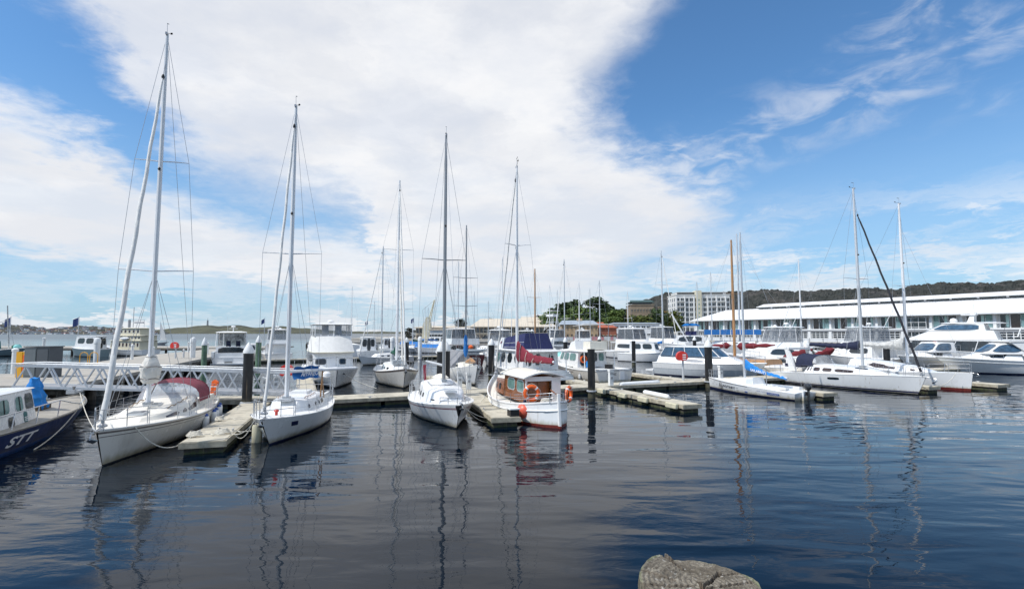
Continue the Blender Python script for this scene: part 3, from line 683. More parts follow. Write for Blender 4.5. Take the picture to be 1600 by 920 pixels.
# S1 : large cream sloop at the left ------------------------------------------------
def sloop_large():
    h = Hull(9.9, 3.15, (0.92, 0.86, 1.13), 0.5, 0.70, 0.35, 0.40, wl=0.80, wlb=0.32, bowp=1.9)
    p = P(160, 728); r = boat_frame('sailboat', 'large cream sloop with a wine red spray hood and bunched white sail cover', 'sailboat', p, (-0.30, 0.954), h.L/2-0.5)
    make_hull(h, r, None, bands('antifoul_dark', 'hull_cream', [(0.80, 0.825, 'stripe_grey'), (0.90, 0.955, 'stripe_grey')], wl=0.04), deckm='deck_cream', rail='mast_alu')
    tk = Trunk(h, -1.9, 3.0, 2.0, 2.05, 0.75, 0.52, 0.10, crown=0.12, front=0.5, aft=0.1, hp=0.8); c = tk.build(r, 'deck_cream')
    for sd_ in (1, -1):
        S = lambda u, v: tk.S(u, v, sd_)
        for u0, u1, v0, v1, m in ((0.10, 0.36, .16, .42, 'glass_brown'), (0.395, 0.47, .16, .40, 'glass_brown'), (0.53, 0.72, .14, .40, 'glass_brown')):
            part('window', lambda b: patch(b, S, u0, u1, v0, v1, m, 0.012, 10, 0.0, shape=lambda q: (0.5-0.5*min(1, 6*q), 0.5+0.5*min(1, 6*q)*(1-0.9*max(0, q-0.4)/0.6))), c)
        part('handrail', lambda b: b.tube([tk.S(0.1+0.5*i/8, 0.72, sd_)+Vector((0, 0, 0.02 if i % 2 == 0 else 0.07)) for i in range(9)], 0.018, 'teak', n=5), c)
    for x in (1.9, 0.45): hatch(r, (x, 0, tk.S((x+1.9)/4.9, 1).z), 0.55, 0.5)
    part('cockpit_coaming', lambda b: (b.box(-4.2, -1.8, 0.85, 1.0, 0.85, 1.18, 'deck_cream'), b.box(-4.2, -1.8, -1.0, -0.85, 0.85, 1.18, 'deck_cream')), r)
    for sd_ in (1, -1): winch(r, -2.6, 0.93*sd_, 1.18); winch(r, -1.5, 0.5*sd_, 1.52)
    mx = h.L/2-3.95
    rig(r, h, mx, 15.55, 1.42, 0.085, 'mast_white', [(6.3, 1.22), (10.5, 0.9)], (h.L/2-0.35, 1.15), True, (0.085, 0.045), 0.008, foretop=0.93)
    bo = boom_cover(r, mx, 2.42, 3.6, -0.05, 'sail_cream', 0.55, 0.25, 0.2, ang=R(17))
    part('vang', lambda b: b.tube([(mx-0.12, 0, 1.65), (mx-1.1, 0, 2.3)], 0.025, 'stripe_grey', n=6), bo)
    def bag(b):
        rows = []
        for i in range(13):
            f = i/12; z = 2.15+f*1.15; rr = (0.29*math.sin(PI*min(1, f*0.75+0.22))+0.03)*(1+.05*math.sin(i*2.6)); 
            rows.append([Vector((mx-0.08+math.cos(2*PI*k/14)*rr*(1+.13*math.sin(k*2.1+i)+.06*math.sin(k*5+i*2)), math.sin(2*PI*k/14)*rr*1.05*(1+.10*math.sin(k*1.7+i*1.3)), z)) for k in range(14)])
        b.grid(rows, 'sail_cream', close=True); b.poly(rows[0], 'sail_cream'); b.poly(rows[-1], 'sail_cream')
    part('sail_bundle', bag, bo)
    for z_ in (2.3, 2.75, 3.1): part('sail_tie', lambda b: b.tube([(mx-.08+.34*math.cos(k*PI/8)*math.sin(PI*min(1, (z_-2.15)/1.15*.75+.22)), .36*math.sin(k*PI/8)*math.sin(PI*min(1, (z_-2.15)/1.15*.75+.22)), z_+.03*math.sin(k)) for k in range(16)], .014, 'stripe_grey', n=4, closed=True), bo)
    hood(r, -2.7, -0.9, 2.3, 1.15, 0.90, 'cloth_wine', 'clear_light')
    pulpit(r, h, h.L/2-1.7); lifelines(r, h, -3.9, h.L/2-1.75, 6); pulpit(r, h, -3.7, 0.65, bow=False)
    anchor(r, h.L/2+0.12, 0, 1.1, 1.0)
    part('steering_wheel', lambda b: (b.tube([(-3.4, 0.5*math.cos(a*PI/8), 1.45+0.5*math.sin(a*PI/8)) for a in range(16)], 0.018, 'steel', n=5, closed=True), b.box(-3.45, -3.2, -0.12, 0.12, 0.85, 1.5, 'deck_cream')), r)
    return r, h
S1, H1 = sloop_large()

# S2 : white sloop, blue cloth on the boom ------------------------------------------
def sloop_blue():
    h = Hull(8.3, 2.75, (0.85, 0.80, 1.05), 1.0, 0.62, 0.3, 0.43, wl=0.78, wlb=0.34)
    p = P(421, 695); r = boat_frame('sailboat', 'white sloop with a blue lettered cloth on its boom', 'sailboat', p, (-0.15, 0.989), h.L/2-1.0)
    make_hull(h, r, None, bands('antifoul_navy', 'hull_grey' if False else 'hull_white', wl=0.06), deckm='deck_white')
    tk = Trunk(h, -1.7, 1.9, 1.75, 1.75, 0.95, 0.50, 0.36, crown=0.10, front=0.8, aft=0.05); c = tk.build(r, 'gelcoat')
    for sd_ in (1, -1):
        S = lambda u, v: tk.S(u, v, sd_)
        for u0 in (0.62, 0.40, 0.26): part('porthole', lambda b: (patch(b, S, u0-0.004, u0+0.066, .13, .39, 'steel', 0.010, 8, 0.5), patch(b, S, u0+0.008, u0+0.054, .17, .35, 'glass_dark', 0.018, 8, 0.5)), c)
        part('porthole', lambda b: patch(b, S, 0.06, 0.19, .15, .37, 'glass_brown', 0.012, 8, 0.2), c)
        part('handrail', lambda b: b.tube([tk.S(0.15+0.45*i/8, 0.74, sd_)+Vector((0, 0, 0.02 if i % 2 == 0 else 0.06)) for i in range(9)], 0.018, 'varnished_wood', n=5), c)
    hatch(r, (1.2, 0, tk.S(0.85, 1).z), 0.5, 0.5, 'hull_grey')
    part('sliding_hatch', lambda b: b.box(-1.6, -0.7, -0.35, 0.35, tk.S(.2, 1).z-.05, tk.S(.2, 1).z+.09, 'gelcoat'), c)
    part('hull_badge', lambda b: patch(b, lambda s, t: h.S(s, t, 1), 0.80, 0.845, .60, .79, 'stripe_navy', 0.012, 4), r)
    mx = h.L/2-3.0
    rig(r, h, mx, 13.4, 1.42, 0.088, 'mast_white', [(7.2, 1.15)], (h.L/2-0.3, 1.15), True, (0.055, 0.045), 0.007, foretop=0.985)
    bo = boom_cover(r, mx, 2.45, 3.0, 0.0, 'cloth_blue', 0.5, 0.5, 0.1, cover=False, ang=R(-52))
    def cl(b):
        a = R(-52); rows = []
        for i in range(15):
            f = i/14; x = 0.25+f*1.05; col = []
            for k in range(7):
                g = k/6; col.append(Vector((mx-0.1-x*math.cos(a)-0.09*math.sin(PI*g)-.02*math.sin(i*1.3+k), -x*math.sin(a)-0.09*math.sin(PI*g)*1.2-0.02*math.sin(i*1.3), 2.60-0.50*g+0.05*f+0.03*math.sin(i*0.9))))
            rows.append(col)
        b.grid(rows, 'cloth_blue'); b.grid([[p_+Vector((-0.02, 0.02, 0)) for p_ in q] for q in rows], 'cloth_blue')
    cc = part('name_cloth', cl, bo)
    a = R(-52)
    o = Vector((mx-0.1-0.42*math.cos(a), -0.42*math.sin(a), 2.24))+Vector((0.14, 0.13, 0)); 
    flat_text('lettering', 'APPAREO', o, (-math.cos(a), -math.sin(a), 0.04), (0, 0, 1), 0.21, 'text_white', cc, 0.02, 0.3, 0.74)
    part('boom_crutch', lambda b: (b.tube([(mx-1.15, 1.05, 1.3), (mx-1.0, 1.15, 2.45)], 0.03, 'timber_mast', n=6), b.tube([(mx-0.9, 1.25, 1.3), (mx-1.1, 1.1, 2.3)], 0.025, 'timber_mast', n=6)), bo)
    part('cockpit_coaming', lambda b: (b.box(-3.6, -1.6, 0.62, 0.75, 0.8, 1.15, 'gelcoat'), b.box(-3.6, -1.6, -0.75, -0.62, 0.8, 1.15, 'gelcoat')), r)
    part('stern_arch', lambda b: (b.tube([(-3.7, -0.75, 0.85), (-3.75, -0.72, 1.75), (-3.8, 0, 1.9), (-3.75, 0.72, 1.75), (-3.7, 0.75, 0.85)], 0.025, 'steel', n=6), b.lathe((-3.75, 0.55, 1.8), [(0.05, 0), (0.20, 0.05), (0.20, 0.2), (0.1, 0.3)], 'gelcoat', n=12)), r)
    pulpit(r, h, h.L/2-1.4, 0.62); lifelines(r, h, -3.3, h.L/2-1.45, 5); pulpit(r, h, -3.2, 0.62, bow=False)
    anchor(r, h.L/2+0.05, 0.05, 1.03, 0.8)
    for sd_ in (1, -1): winch(r, -2.2, 0.68*sd_, 1.15)
    part('deck_vent', lambda b: b.lathe((h.L/2-1.0, 0.2, 1.05), [(0.05, 0), (0.05, .1), (0.10, .16), (0.05, .22)], 'red', n=8), r)
    return r, h
S2, H2 = sloop_blue()

# S3 : small white sloop in the middle ------------------------------------------------
def sloop_mid():
    h = Hull(8.1, 3.0, (0.82, 0.80, 1.08), 0.75, 0.66, 0.2, 0.42, wl=0.80, wlb=0.36, bowp=1.9)
    p = P(713, 670); r = boat_frame('sailboat', 'white sloop with a thin burgundy stripe and rounded white cabin', 'sailboat', p, (-0.31, 0.951), h.L/2-0.75)
    make_hull(h, r, None, bands('antifoul_dark', 'hull_white', [(0.80, 0.845, 'stripe_burgundy'), (0.87, 0.885, 'stripe_burgundy')], wl=0.06), deckm='deck_white')
    tk = Trunk(h, -1.5, 2.5, 1.95, 2.0, 1.0, 0.74, 0.26, crown=0.16, front=0.7, aft=0.1, hp=1.3); c = tk.build(r, 'gelcoat')
    for sd_ in (1, -1):
        S = lambda u, v: tk.S(u, v, sd_)
        for u0 in (0.10, 0.26, 0.41): part('window', lambda b: patch(b, S, u0, u0+0.055, .20, .40, 'glass_dark', 0.014, 8, 0.2), c)
        part('window', lambda b: patch(b, S, .74, .86, .16, .26, 'glass_dark', 0.014, 8, 0.5), c)
        part('grab_rail', lambda b: b.tube([tk.S(0.2+0.3*i/6, 0.76, sd_)+Vector((0, 0, 0.02 if i % 2 == 0 else 0.06)) for i in range(7)], 0.018, 'steel', n=5), c)
    part('raised_hatch', lambda b: b.lathe((-0.3, 0, tk.S(.3, 1).z-0.06), [(0.72, 0), (0.70, .10), (0.58, .20), (0.3, .26), (0.05, .27)], 'gelcoat', n=18, sx=1.2, sy=0.85), c)
    hatch(r, (2.0, 0, tk.S(0.86, 1).z), 0.5, 0.5, 'hull_grey')
    part('bow_guard', lambda b: patch(b, lambda s, t: h.S(s, t, -1), 0.975, 1.0, .55, .98, 'black', 0.02, 4, shape=lambda q: (0.9-0.9*q, 1)) or patch(b, lambda s, t: h.S(s, t, 1), 0.975, 1.0, .55, .98, 'black', 0.02, 4, shape=lambda q: (0.9-0.9*q, 1)), r)
    mx = h.L/2-3.7
    rig(r, h, mx, 13.7, 1.75, 0.085, 'mast_grey', [(7.5, 1.08)], (h.L/2-0.2, 1.1), True, None, 0.007)
    bo = boom_cover(r, mx, 2.45, 3.0, -0.05, 'sail_white', 0.3, 0.2, 0.1, cover=False, boomm='mast_alu', ang=0.12)
    part('tiller_flag', lambda b: b.prism([(mx-2.9, -.4, 1.5), (mx-2.9, -.4, 2.35), (mx-3.05, -.55, 2.3), (mx-3.0, -.5, 1.5)], (0.03, 0, 0), 'cloth_red'), bo)
    part('sail_bundle', lambda b: b.lathe((mx-0.9, 0, tk.S(.25, 1).z+.1), [(0.4, 0), (0.5, .1), (0.3, .22), (0.05, .28)], 'cabin_cream', n=14, sx=1.2, sy=.8), r)
    pulpit(r, h, h.L/2-1.2, 0.3); lifelines(r, h, -3.2, -1.0, 3, 0.6); pulpit(r, h, -3.0, 0.6, bow=False)
    anchor(r, h.L/2+0.0, 0.05, 1.08, 0.7)
    def ob(b): b.lathe((-4.2, 0.5, 0.95), [(0.1, -.2), (0.14, 0), (0.15, .25), (0.08, .33)], 'outboard', n=10); b.box(-4.26, -4.14, 0.45, 0.55, -0.3, 0.8, 'outboard')
    part('outboard_motor', ob, r)
    return r, h
S3, H3 = sloop_mid()

# S4 : wooden double-ender seen from its stern ------------------------------------------
def double_ender():
    h = Hull(9.0, 3.25, (1.05, 0.78, 1.55), 0.35, 0.02, 0.1, 0.46, wl=0.90, wlb=0.6, bowp=1.9, full=0.6)
    st = P(874, 669); d = Vector((-0.33, 0.944, 0)).normalized()
    o = Vector((st.x, st.y, 0))+d*(h.L/2); r = thing('sailboat', 'white wooden double ended launch with varnished cabin and orange lifebuoys', 'sailboat', (o.x, o.y, 0), math.atan2(d.y, d.x))
    # rounded stern : widen quickly
    h.half = lambda u: (math.sin(PI/2*min(1, max(u, 0)/0.46))**0.62 if u < 0.46 else max(1-((min(u, 1)-0.46)/0.54)**1.9, 0))*0.985+0.012
    make_hull(h, r, None, [(0.0, 'antifoul_red'), (0.12, 'antifoul_red'), (0.66, 'hull_white'), (0.71, 'gelcoat'), (0.93, 'hull_white'), (1.0, 'gelcoat')], deckm='deck_cream', rail='gelcoat', railr=0.045, deckdrop=0.16)
    part('rubbing_strake', lambda b: [b.tube([h.S(i/24, 0.69, s)+Vector((0, 0.015*s, 0)) for i in range(25)], 0.038, 'gelcoat', n=6) for s in (1, -1)], r)
    # rudder and stern post
    xs = -h.L/2
    rd = part('rudder', lambda b: (b.prism([(xs+0.12, -0.045, -0.3), (xs-0.16, -0.045, -0.3), (xs-0.10, -0.045, 0.28), (xs+0.03, -0.045, 1.42), (xs+0.16, -0.045, 1.42)], (0, 0.09, 0), 'gelcoat'), b.prism([(xs+0.12, -0.048, -0.3), (xs-0.165, -0.048, -0.3), (xs-0.14, -0.048, 0.10), (xs+0.12, -0.048, 0.10)], (0, 0.096, 0), 'antifoul_red')), r, smooth=False)
    part('tiller', lambda b: b.tube([(xs+0.1, 0, 1.36), (xs+0.9, 0, 1.5)], 0.03, 'varnished_wood', n=6), rd)
    # cabin : long low trunk forward, deckhouse aft
    x0 = xs+1.75; hs = House(x0, x0+3.0, 1.72, 1.78, 0.85, 1.98, fr=0.10, br=0.0, tw=0.97, bulge=0.05)
    b = MB(); qs = hs.qs(); b.grid([[hs.S(q, t) for q in qs if q < 3.01] for t in (0, .5, 1)], 'varnished_wood'); dh = b.build('deckhouse', r)
    # rear bulkhead : white frame round the open companionway
    def rear(b):
        m = 'gelcoat'; w = 0.86; b.box(x0-0.03, x0+0.03, -w, -0.42, 0.8, 1.98, m); b.box(x0-0.03, x0+0.03, 0.78, w, 0.8, 1.98, m); b.box(x0-0.03, x0+0.03, -0.42, 0.78, 1.82, 2.02, m); b.box(x0-0.03, x0+0.03, -0.42, 0.78, 0.7, 0.86, m)
    part('rear_bulkhead', rear, dh)
    part('door', lambda b: (b.box(x0+0.30, x0+0.34, -0.42, 0.78, 0.8, 1.85, 'varnished_wood'), b.box(x0+0.26, x0+0.31, 0.1, 0.16, 0.85, 1.8, 'varnished_wood')), dh)
    def roof(b):
        rows = []
        for i in range(8):
            x = lerp(x0-0.28, x0+3.2, i/7); rows.append([Vector((x, y*1.02, 2.0+0.24*(1-(y/1.02)**2) - 0.0)) for y in [-1.0, -.8, -.5, -.2, .2, .5, .8, 1.0]])
        lo = [[p-Vector((0, 0, 0.06)) for p in q] for q in rows]; b.grid(rows, 'cabin_cream'); b.grid(lo, 'gelcoat')
        for rr, ll in ((rows[0], lo[0]), (rows[-1], lo[-1])): b.grid([rr, ll], 'gelcoat')
        b.grid([[q[0] for q in rows], [q[0] for q in lo]], 'gelcoat'); b.grid([[q[-1] for q in rows], [q[-1] for q in lo]], 'gelcoat')
    part('cabin_roof', roof, dh)
    for q0, q1 in ((0.10, 0.38), (0.50, 0.82)): hs.win(dh, q0, q1, .42, .84, 'glass_green', rnd=0.1)
    for q0, q1 in ((1.1, 1.45), (1.55, 1.9)): hs.win(dh, q0, q1, .5, .85, 'glass_dark', rnd=0.1)
    tk = Trunk(h, x0+3.05, x0+5.9, 1.78, 1.6, 0.9, 0.78, 0.66, crown=0.08, front=0.3, aft=0.0, zb=0.92); c = tk.build(r, 'varnished_wood', 'fore_cabin')
    part('cabin_top', lambda b: b.grid([[tk.S(i/12, v, 1)+Vector((0, 0, .012)) for v in (.6, .7, .85, 1)]+[tk.S(i/12, v, -1)+Vector((0, 0, .012)) for v in (.85, .7, .6)] for i in range(13)], 'cabin_cream'), c)
    for sd_ in (1, -1):
        for u0 in (.2, .5): part('window', lambda b: patch(b, lambda u, v: tk.S(u, v, sd_), u0, u0+.14, .15, .4, 'glass_dark', .012, 8, .3), c)
    part('bulwark_rail', lambda b: [b.tube([h.S(i/20, 1, s)+Vector((0, 0, 0.30)) for i in range(0, 9)], 0.016, 'steel', n=5) for s in (1, -1)], r)
    for s in (1, -1):
        for u in (0.02, .12, .25, .4): part('stanchion', lambda b: b.tube([h.S(u, 1, s), h.S(u, 1, s)+Vector((0, 0, .42))], 0.014, 'steel', n=5), r)
    part('stern_rail', lambda b: [b.tube([h.S(u, 1, 1)+Vector((0, 0, z)) for u in (.22, .12, .05, 0.01)]+[h.S(u, 1, -1)+Vector((0, 0, z)) for u in (.01, .05, .12, .22)], 0.013, 'steel', n=5) for z in (.42, .22)], r)
    part('rope_coil', lambda b: [b.tube([(xs+0.85+(.22-.02*j)*math.cos(k*PI/8), .25+(.25-.02*j)*math.sin(k*PI/8), .95+.045*j) for k in range(16)], .03, 'rope', n=5, closed=True) for j in range(5)], r)
    mx = x0+3.5
    rig(r, h, mx, 12.9, 1.3, 0.075, 'mast_white', [(8.6, 0.72)], (h.L/2-.1, 1.6), False, (0.04, 0.03), .006, chain=.97, lowers=True)
    # boom with red cover, drooping aft toward the camera
    bo = boom_cover(r, mx, 2.62, 3.6, -0.05, 'cloth_red', 0.98, 0.26, 0.14, ang=R(8))
    for x, hh in ((.5, .95), (1.1, .55), (1.8, .28), (2.6, .2)): part('cover_lacing', lambda b: b.tube([(mx-.1-x*.99, -x*.14+s_*.15, 2.5+q_) for s_, q_ in ((1, 0), (1.05, hh*.5), (.5, hh))], .012, 'rope', n=4), bo)
    part('mizzen_post', lambda b: (b.tube([(x0+.35, 0, 2.2), (x0+.35, 0, 2.65)], .022, 'steel', n=6), b.tube([(x0+.35, -.22, 2.5), (x0+.35, .22, 2.5)], .016, 'steel', n=5), b.lathe((x0+.7, .1, 2.2), [(.14, 0), (.13, .06), (.04, .1)], 'gelcoat', n=10)), dh)
    # lifebuoys: hang on rails
    def ring(nm, c, nrm, label, R0=.30, m='orange'):
        n_ = Vector(nrm).normalized(); u = n_.cross(Vector((0, 0, 1))).normalized(); w = n_.cross(u); wc = r.matrix_basis
        t = thing('lifebuoy', label, 'lifebuoy', tuple(Matrix.Translation(o) @ Matrix.Rotation(math.atan2(d.y, d.x), 4, 'Z') @ Vector(c)), math.atan2(d.y, d.x), 'orange lifebuoys on the wooden launch')
        b = MB(); b.tube([(u*math.cos(k*PI/12)+w*math.sin(k*PI/12))*R0 for k in range(24)], .078, m, n=8, closed=True); b.build('ring', t)
        b = MB()
        for q in range(4):
            a = q*PI/2+.78; p_ = (u*math.cos(a)+w*math.sin(a))*R0; tg = (-u*math.sin(a)+w*math.cos(a))*.035; b.tube([p_-tg, p_+tg], .083, 'text_white', n=8)
        b.build('white_band', t)
        b = MB(); b.tube([(u*math.cos(k*PI/12)+w*math.sin(k*PI/12))*(R0+.10+.02*math.cos(k*PI/3)) for k in range(24)], .010, 'rope', n=4, closed=True); b.build('grab_line', t)
    ring('a', (xs+1.35, 0.42+.30, 1.34), (-1, .15, 0), 'orange lifebuoy at the left of the launch doorway')
    ring('b', (xs+1.0, -.93, 1.28), (-.9, -.9, 0), 'orange lifebuoy hung on the right quarter rail')
    return r, h
S4, H4 = double_ender()

# R1 : low white keelboat with blue boom cover -----------------------------------------------
def keelboat():
    h = Hull(7.5, 2.4, (0.42, 0.62, 0.80), 0.12, 0.80, -0.1, 0.42, wl=0.86, wlb=0.6, bowp=1.8)
    p = P(1110, 606); r = boat_frame('sailboat', 'low white keelboat with a bright blue boom cover and lettered hull', 'sailboat', p, (0.41, -0.912), h.L/2-.12)
    make_hull(h, r, None, bands('antifoul_navy', 'hull_white', wl=.16), deckm='deck_white', rail=None)
    part('rub_strip', lambda b: b.tube([h.S(.42+.57*i/12, .93, s)+Vector((0, .01*s, 0)) for i in range(13) for s in (1,)], .014, 'stripe_grey', n=4), r)
    tk = Trunk(h, -0.6, 1.9, 1.2, 1.15, .6, .42, .12, crown=.06, front=.3, aft=.1); c = tk.build(r, 'gelcoat')
    part('name_board', lambda b: patch(b, lambda u, v: tk.S(u, v, 1), .02, .22, .05, .55, 'hull_grey', .01, 4), c)
    S = lambda s, t: h.S(s, t, 1)
    text_on('hull_lettering', S, .735, .565, .44, .66, 'ROTARY', 'text_dark', r, bold=.03)
    def wheel(b):
        c_ = Vector(S(.775, .54))+Vector((0, .02, 0)); d1 = (Vector(S(.80, .54))-Vector(S(.75, .54))).normalized(); d2 = Vector((0, 0, 1))
        b.tube([c_+(d1*math.cos(k*PI/12)+d2*math.sin(k*PI/12))*.19 for k in range(24)], .028, 'text_grey', n=5, closed=True); b.tube([c_+(d1*math.cos(k*PI/6)+d2*math.sin(k*PI/6))*.07 for k in range(12)], .018, 'text_grey', n=4, closed=True)
        for k in range(6): v = d1*math.cos(k*PI/3)+d2*math.sin(k*PI/3); b.tube([c_+v*.07, c_+v*.19], .015, 'text_grey', n=4)
    part('wheel_emblem', wheel, r)
    text_on('small_lettering', S, .33, .20, .60, .70, 'SAIL WITH US', 'text_blue', r)
    part('blue_emblem', lambda b: patch(b, S, .46, .425, .26, .40, 'text_blue', .012, 8, .5), r)
    part('sponsor_panel', lambda b: patch(b, S, .235, .125, .40, .66, 'text_blue', .012, 4), r)
    text_on('panel_lettering', S, .225, .135, .47, .58, 'COMMUNITY', 'text_white', r, off=.018)
    text_on('sponsor_lettering', S, .555, .525, .58, .66, 'HIRE', 'text_grey', r); text_on('sponsor_lettering', S, .555, .525, .34, .42, 'CREW', 'text_grey', r); text_on('sponsor_lettering', S, .46, .38, .62, .68, 'Foundation', 'text_grey', r, shear=.3)
    for i, u in enumerate((.97, .93, .89, .86)): text_on('sponsor_lettering', S, u, u-.022, .68-.2*(i % 2), .78-.2*(i % 2), ('TAS', 'DSS', 'RY', 'SY')[i], 'text_grey', r)
    mx = .55; rig(r, h, mx, 10.9, .95, .075, 'mast_alu', [], (h.L/2-.15, .85), True, None, .006, inst=False, foretop=.85)
    bo = boom_cover(r, mx, 1.62, 3.15, .42, 'cloth_bright', .62, .10, .13, boomm='mast_alu')
    flat_text('cover_lettering', 'SAILABILITY', (mx-.62, .17, 1.50), (-1, 0, -.13), (0, 0, 1), .16, 'text_white', bo, .02, 0, 1.25)
    def ob(b):
        b.lathe((-3.95, -.05, .70), [(.10, -.1), (.17, 0), (.18, .15), (.14, .26), (.03, .32)], 'outboard', n=12, sx=1.3); b.box(-4.05, -3.93, -.09, -.01, -.35, .65, 'outboard'); b.box(-3.95, -3.7, -.15, .05, .3, .5, 'black')
    part('outboard_motor', ob, r)
    part('rudder', lambda b: b.box(-3.95, -3.78, .30, .34, -.3, .55, 'hull_white'), r)
    part('cockpit_seat', lambda b: (b.box(-3.1, -.9, .45, .75, .55, .68, 'gelcoat'), b.box(-3.1, -.9, -.75, -.45, .55, .68, 'gelcoat')), r)
    pulpit(r, h, h.L/2-.8, .55)
    part('stanchion_post', lambda b: b.tube([(-1.6, .55, .5), (-1.6, .55, 1.75)], .03, 'wire', n=6), r)
    return r
R1_ = keelboat()

# R2 : long white cruising sloop, navy covers ---------------------------------------------------
def cruiser_sloop():
    h = Hull(10.8, 3.4, (0.72, 1.00, 1.18), 0.55, 0.70, -0.55, 0.40, wl=.86, wlb=.5, bowp=1.9)
    p = P(1434, 616.5); r = boat_frame('sailboat', 'long white sloop with navy boom cover and navy hood, arch over its cockpit', 'sailboat', p, (-0.34, 0.94), h.L/2-.55)
    make_hull(h, r, None, [(0, 'antifoul_dark'), (.05, 'black'), (.075, 'hull_white'), (.16, 'stripe_navy'), (.96, 'hull_grey' if False else 'hull_white'), (1, 'mast_alu')], deckm='gelcoat')
    tk = Trunk(h, -2.6, 3.9, 2.3, 2.35, .8, .56, .03, crown=.16, front=.3, aft=.3, hp=1.7, tumble=.84); c = tk.build(r, 'gelcoat', n=24)
    for sd_ in (1, -1):
        S = lambda u, v: tk.S(u, v, sd_)
        for u0, u1, a in ((.02, .05, .5), (.075, .09, .5), (.13, .215, .3), (.25, .36, .2), (.40, .60, .25)): part('window', lambda b: patch(b, S, u0, u1, .17, .47, 'glass_brown', .014, 8, a), c)
        part('window', lambda b: patch(b, S, .58, .72, .66, .84, 'glass_dark', .012, 8, .5), c)
        part('port_light', lambda b: patch(b, lambda s, t: h.S(s, t, sd_), .50, .575, .62, .78, 'glass_dark', .012, 10, .25), r)
    hatch(r, (2.9, 0, tk.S(.85, 1).z), .5, .5)
    mx = h.L/2-4.1
    rig(r, h, mx, 14.6, 1.6, .10, 'mast_alu', [(7.9, 1.25)], (h.L/2-.25, 1.22), True, (.075, .05), .008, foretop=.90, jibm='cloth_black', rakex=.05)
    bo = boom_cover(r, mx, 2.85, 4.2, -.22, 'cloth_navy', .60, .26, .17)
    part('vang', lambda b: b.tube([(mx-.12, 0, 1.8), (mx-1.2, 0, 2.8)], .035, 'mast_alu', n=6), bo)
    hood(r, -3.3, -1.4, 2.2, 1.45, .92, 'cloth_navy', 'clear_light', lean=.5)
    part('cockpit_cover', lambda b: b.box(-4.4, -2.9, -1.05, 1.05, 1.30, 1.55, 'cloth_navy'), r)
    def arch(b):
        for y in (-1.18, 1.18): b.prism([(-3.9, y, 1.0), (-3.3, y, 1.0), (-3.62, y, 2.1), (-3.95, y, 2.72), (-4.3, y, 2.75), (-4.1, y, 2.1)], (0, -.14 if y > 0 else .14, 0), 'gelcoat')
        b.box(-4.32, -3.85, -1.18, 1.18, 2.66, 2.80, 'gelcoat')
    part('cockpit_arch', arch, r)
    part('steering_wheel', lambda b: b.tube([(-4.3, .42*math.cos(a*PI/8), 1.5+.42*math.sin(a*PI/8)) for a in range(16)], .018, 'steel', n=5, closed=True), r)
    pulpit(r, h, h.L/2-1.8); lifelines(r, h, -4.6, h.L/2-1.85, 6); pulpit(r, h, -4.6, .6, bow=False); anchor(r, h.L/2+.25, 0, 1.12, 1.2)
    return r
R2_ = cruiser_sloop()

# R3 : white sloop with red boot stripe, grey boom cover
def sloop_redboot():
    h = Hull(11.6, 3.5, (0.95, 1.00, 1.25), 0.2, 0.72, .2, .42, wl=.88, wlb=.5, bowp=1.9)
    p = P(1517, 610.8); r = boat_frame('sailboat', 'white sloop with a red waterline and pale grey boom cover', 'sailboat', p, (-0.34, 0.94), h.L/2-.2)
    make_hull(h, r, None, [(0, 'antifoul_red'), (.13, 'antifoul_red'), (1, 'hull_white')], deckm='gelcoat')
    tk = Trunk(h, -2.6, 3.6, 2.3, 2.4, .9, .80, .05, crown=.16, front=.3, aft=.3, hp=1.5, tumble=.8); c = tk.build(r, 'gelcoat', n=20)
    for sd_ in (1, -1):
        S = lambda u, v: tk.S(u, v, sd_)
        part('window', lambda b: patch(b, S, .30, .62, .25, .58, 'glass_brown', .014, 10, 0, shape=lambda q: (.5-.5*min(1, 3*q), .5+.5*min(1, 5*q)*(1-.8*q))), c)
        part('window', lambda b: patch(b, S, .78, .84, .2, .5, 'glass_brown', .014, 8, .5), c)
    mx = h.L/2-4.2
    rig(r, h, mx, 14.1, 1.7, .10, 'mast_white', [(7.6, 1.0)], (h.L/2-.3, 1.28), True, None, .008, foretop=.86)
    boom_cover(r, mx, 2.75, 4.3, -.30, 'cloth_pale', .95, .30, .22)
    pulpit(r, h, h.L/2-2.2, .62); lifelines(r, h, -4.6, h.L/2-2.25, 6); anchor(r, h.L/2+.1, 0, 1.2, .8)
    return r
R3_ = sloop_redboot()

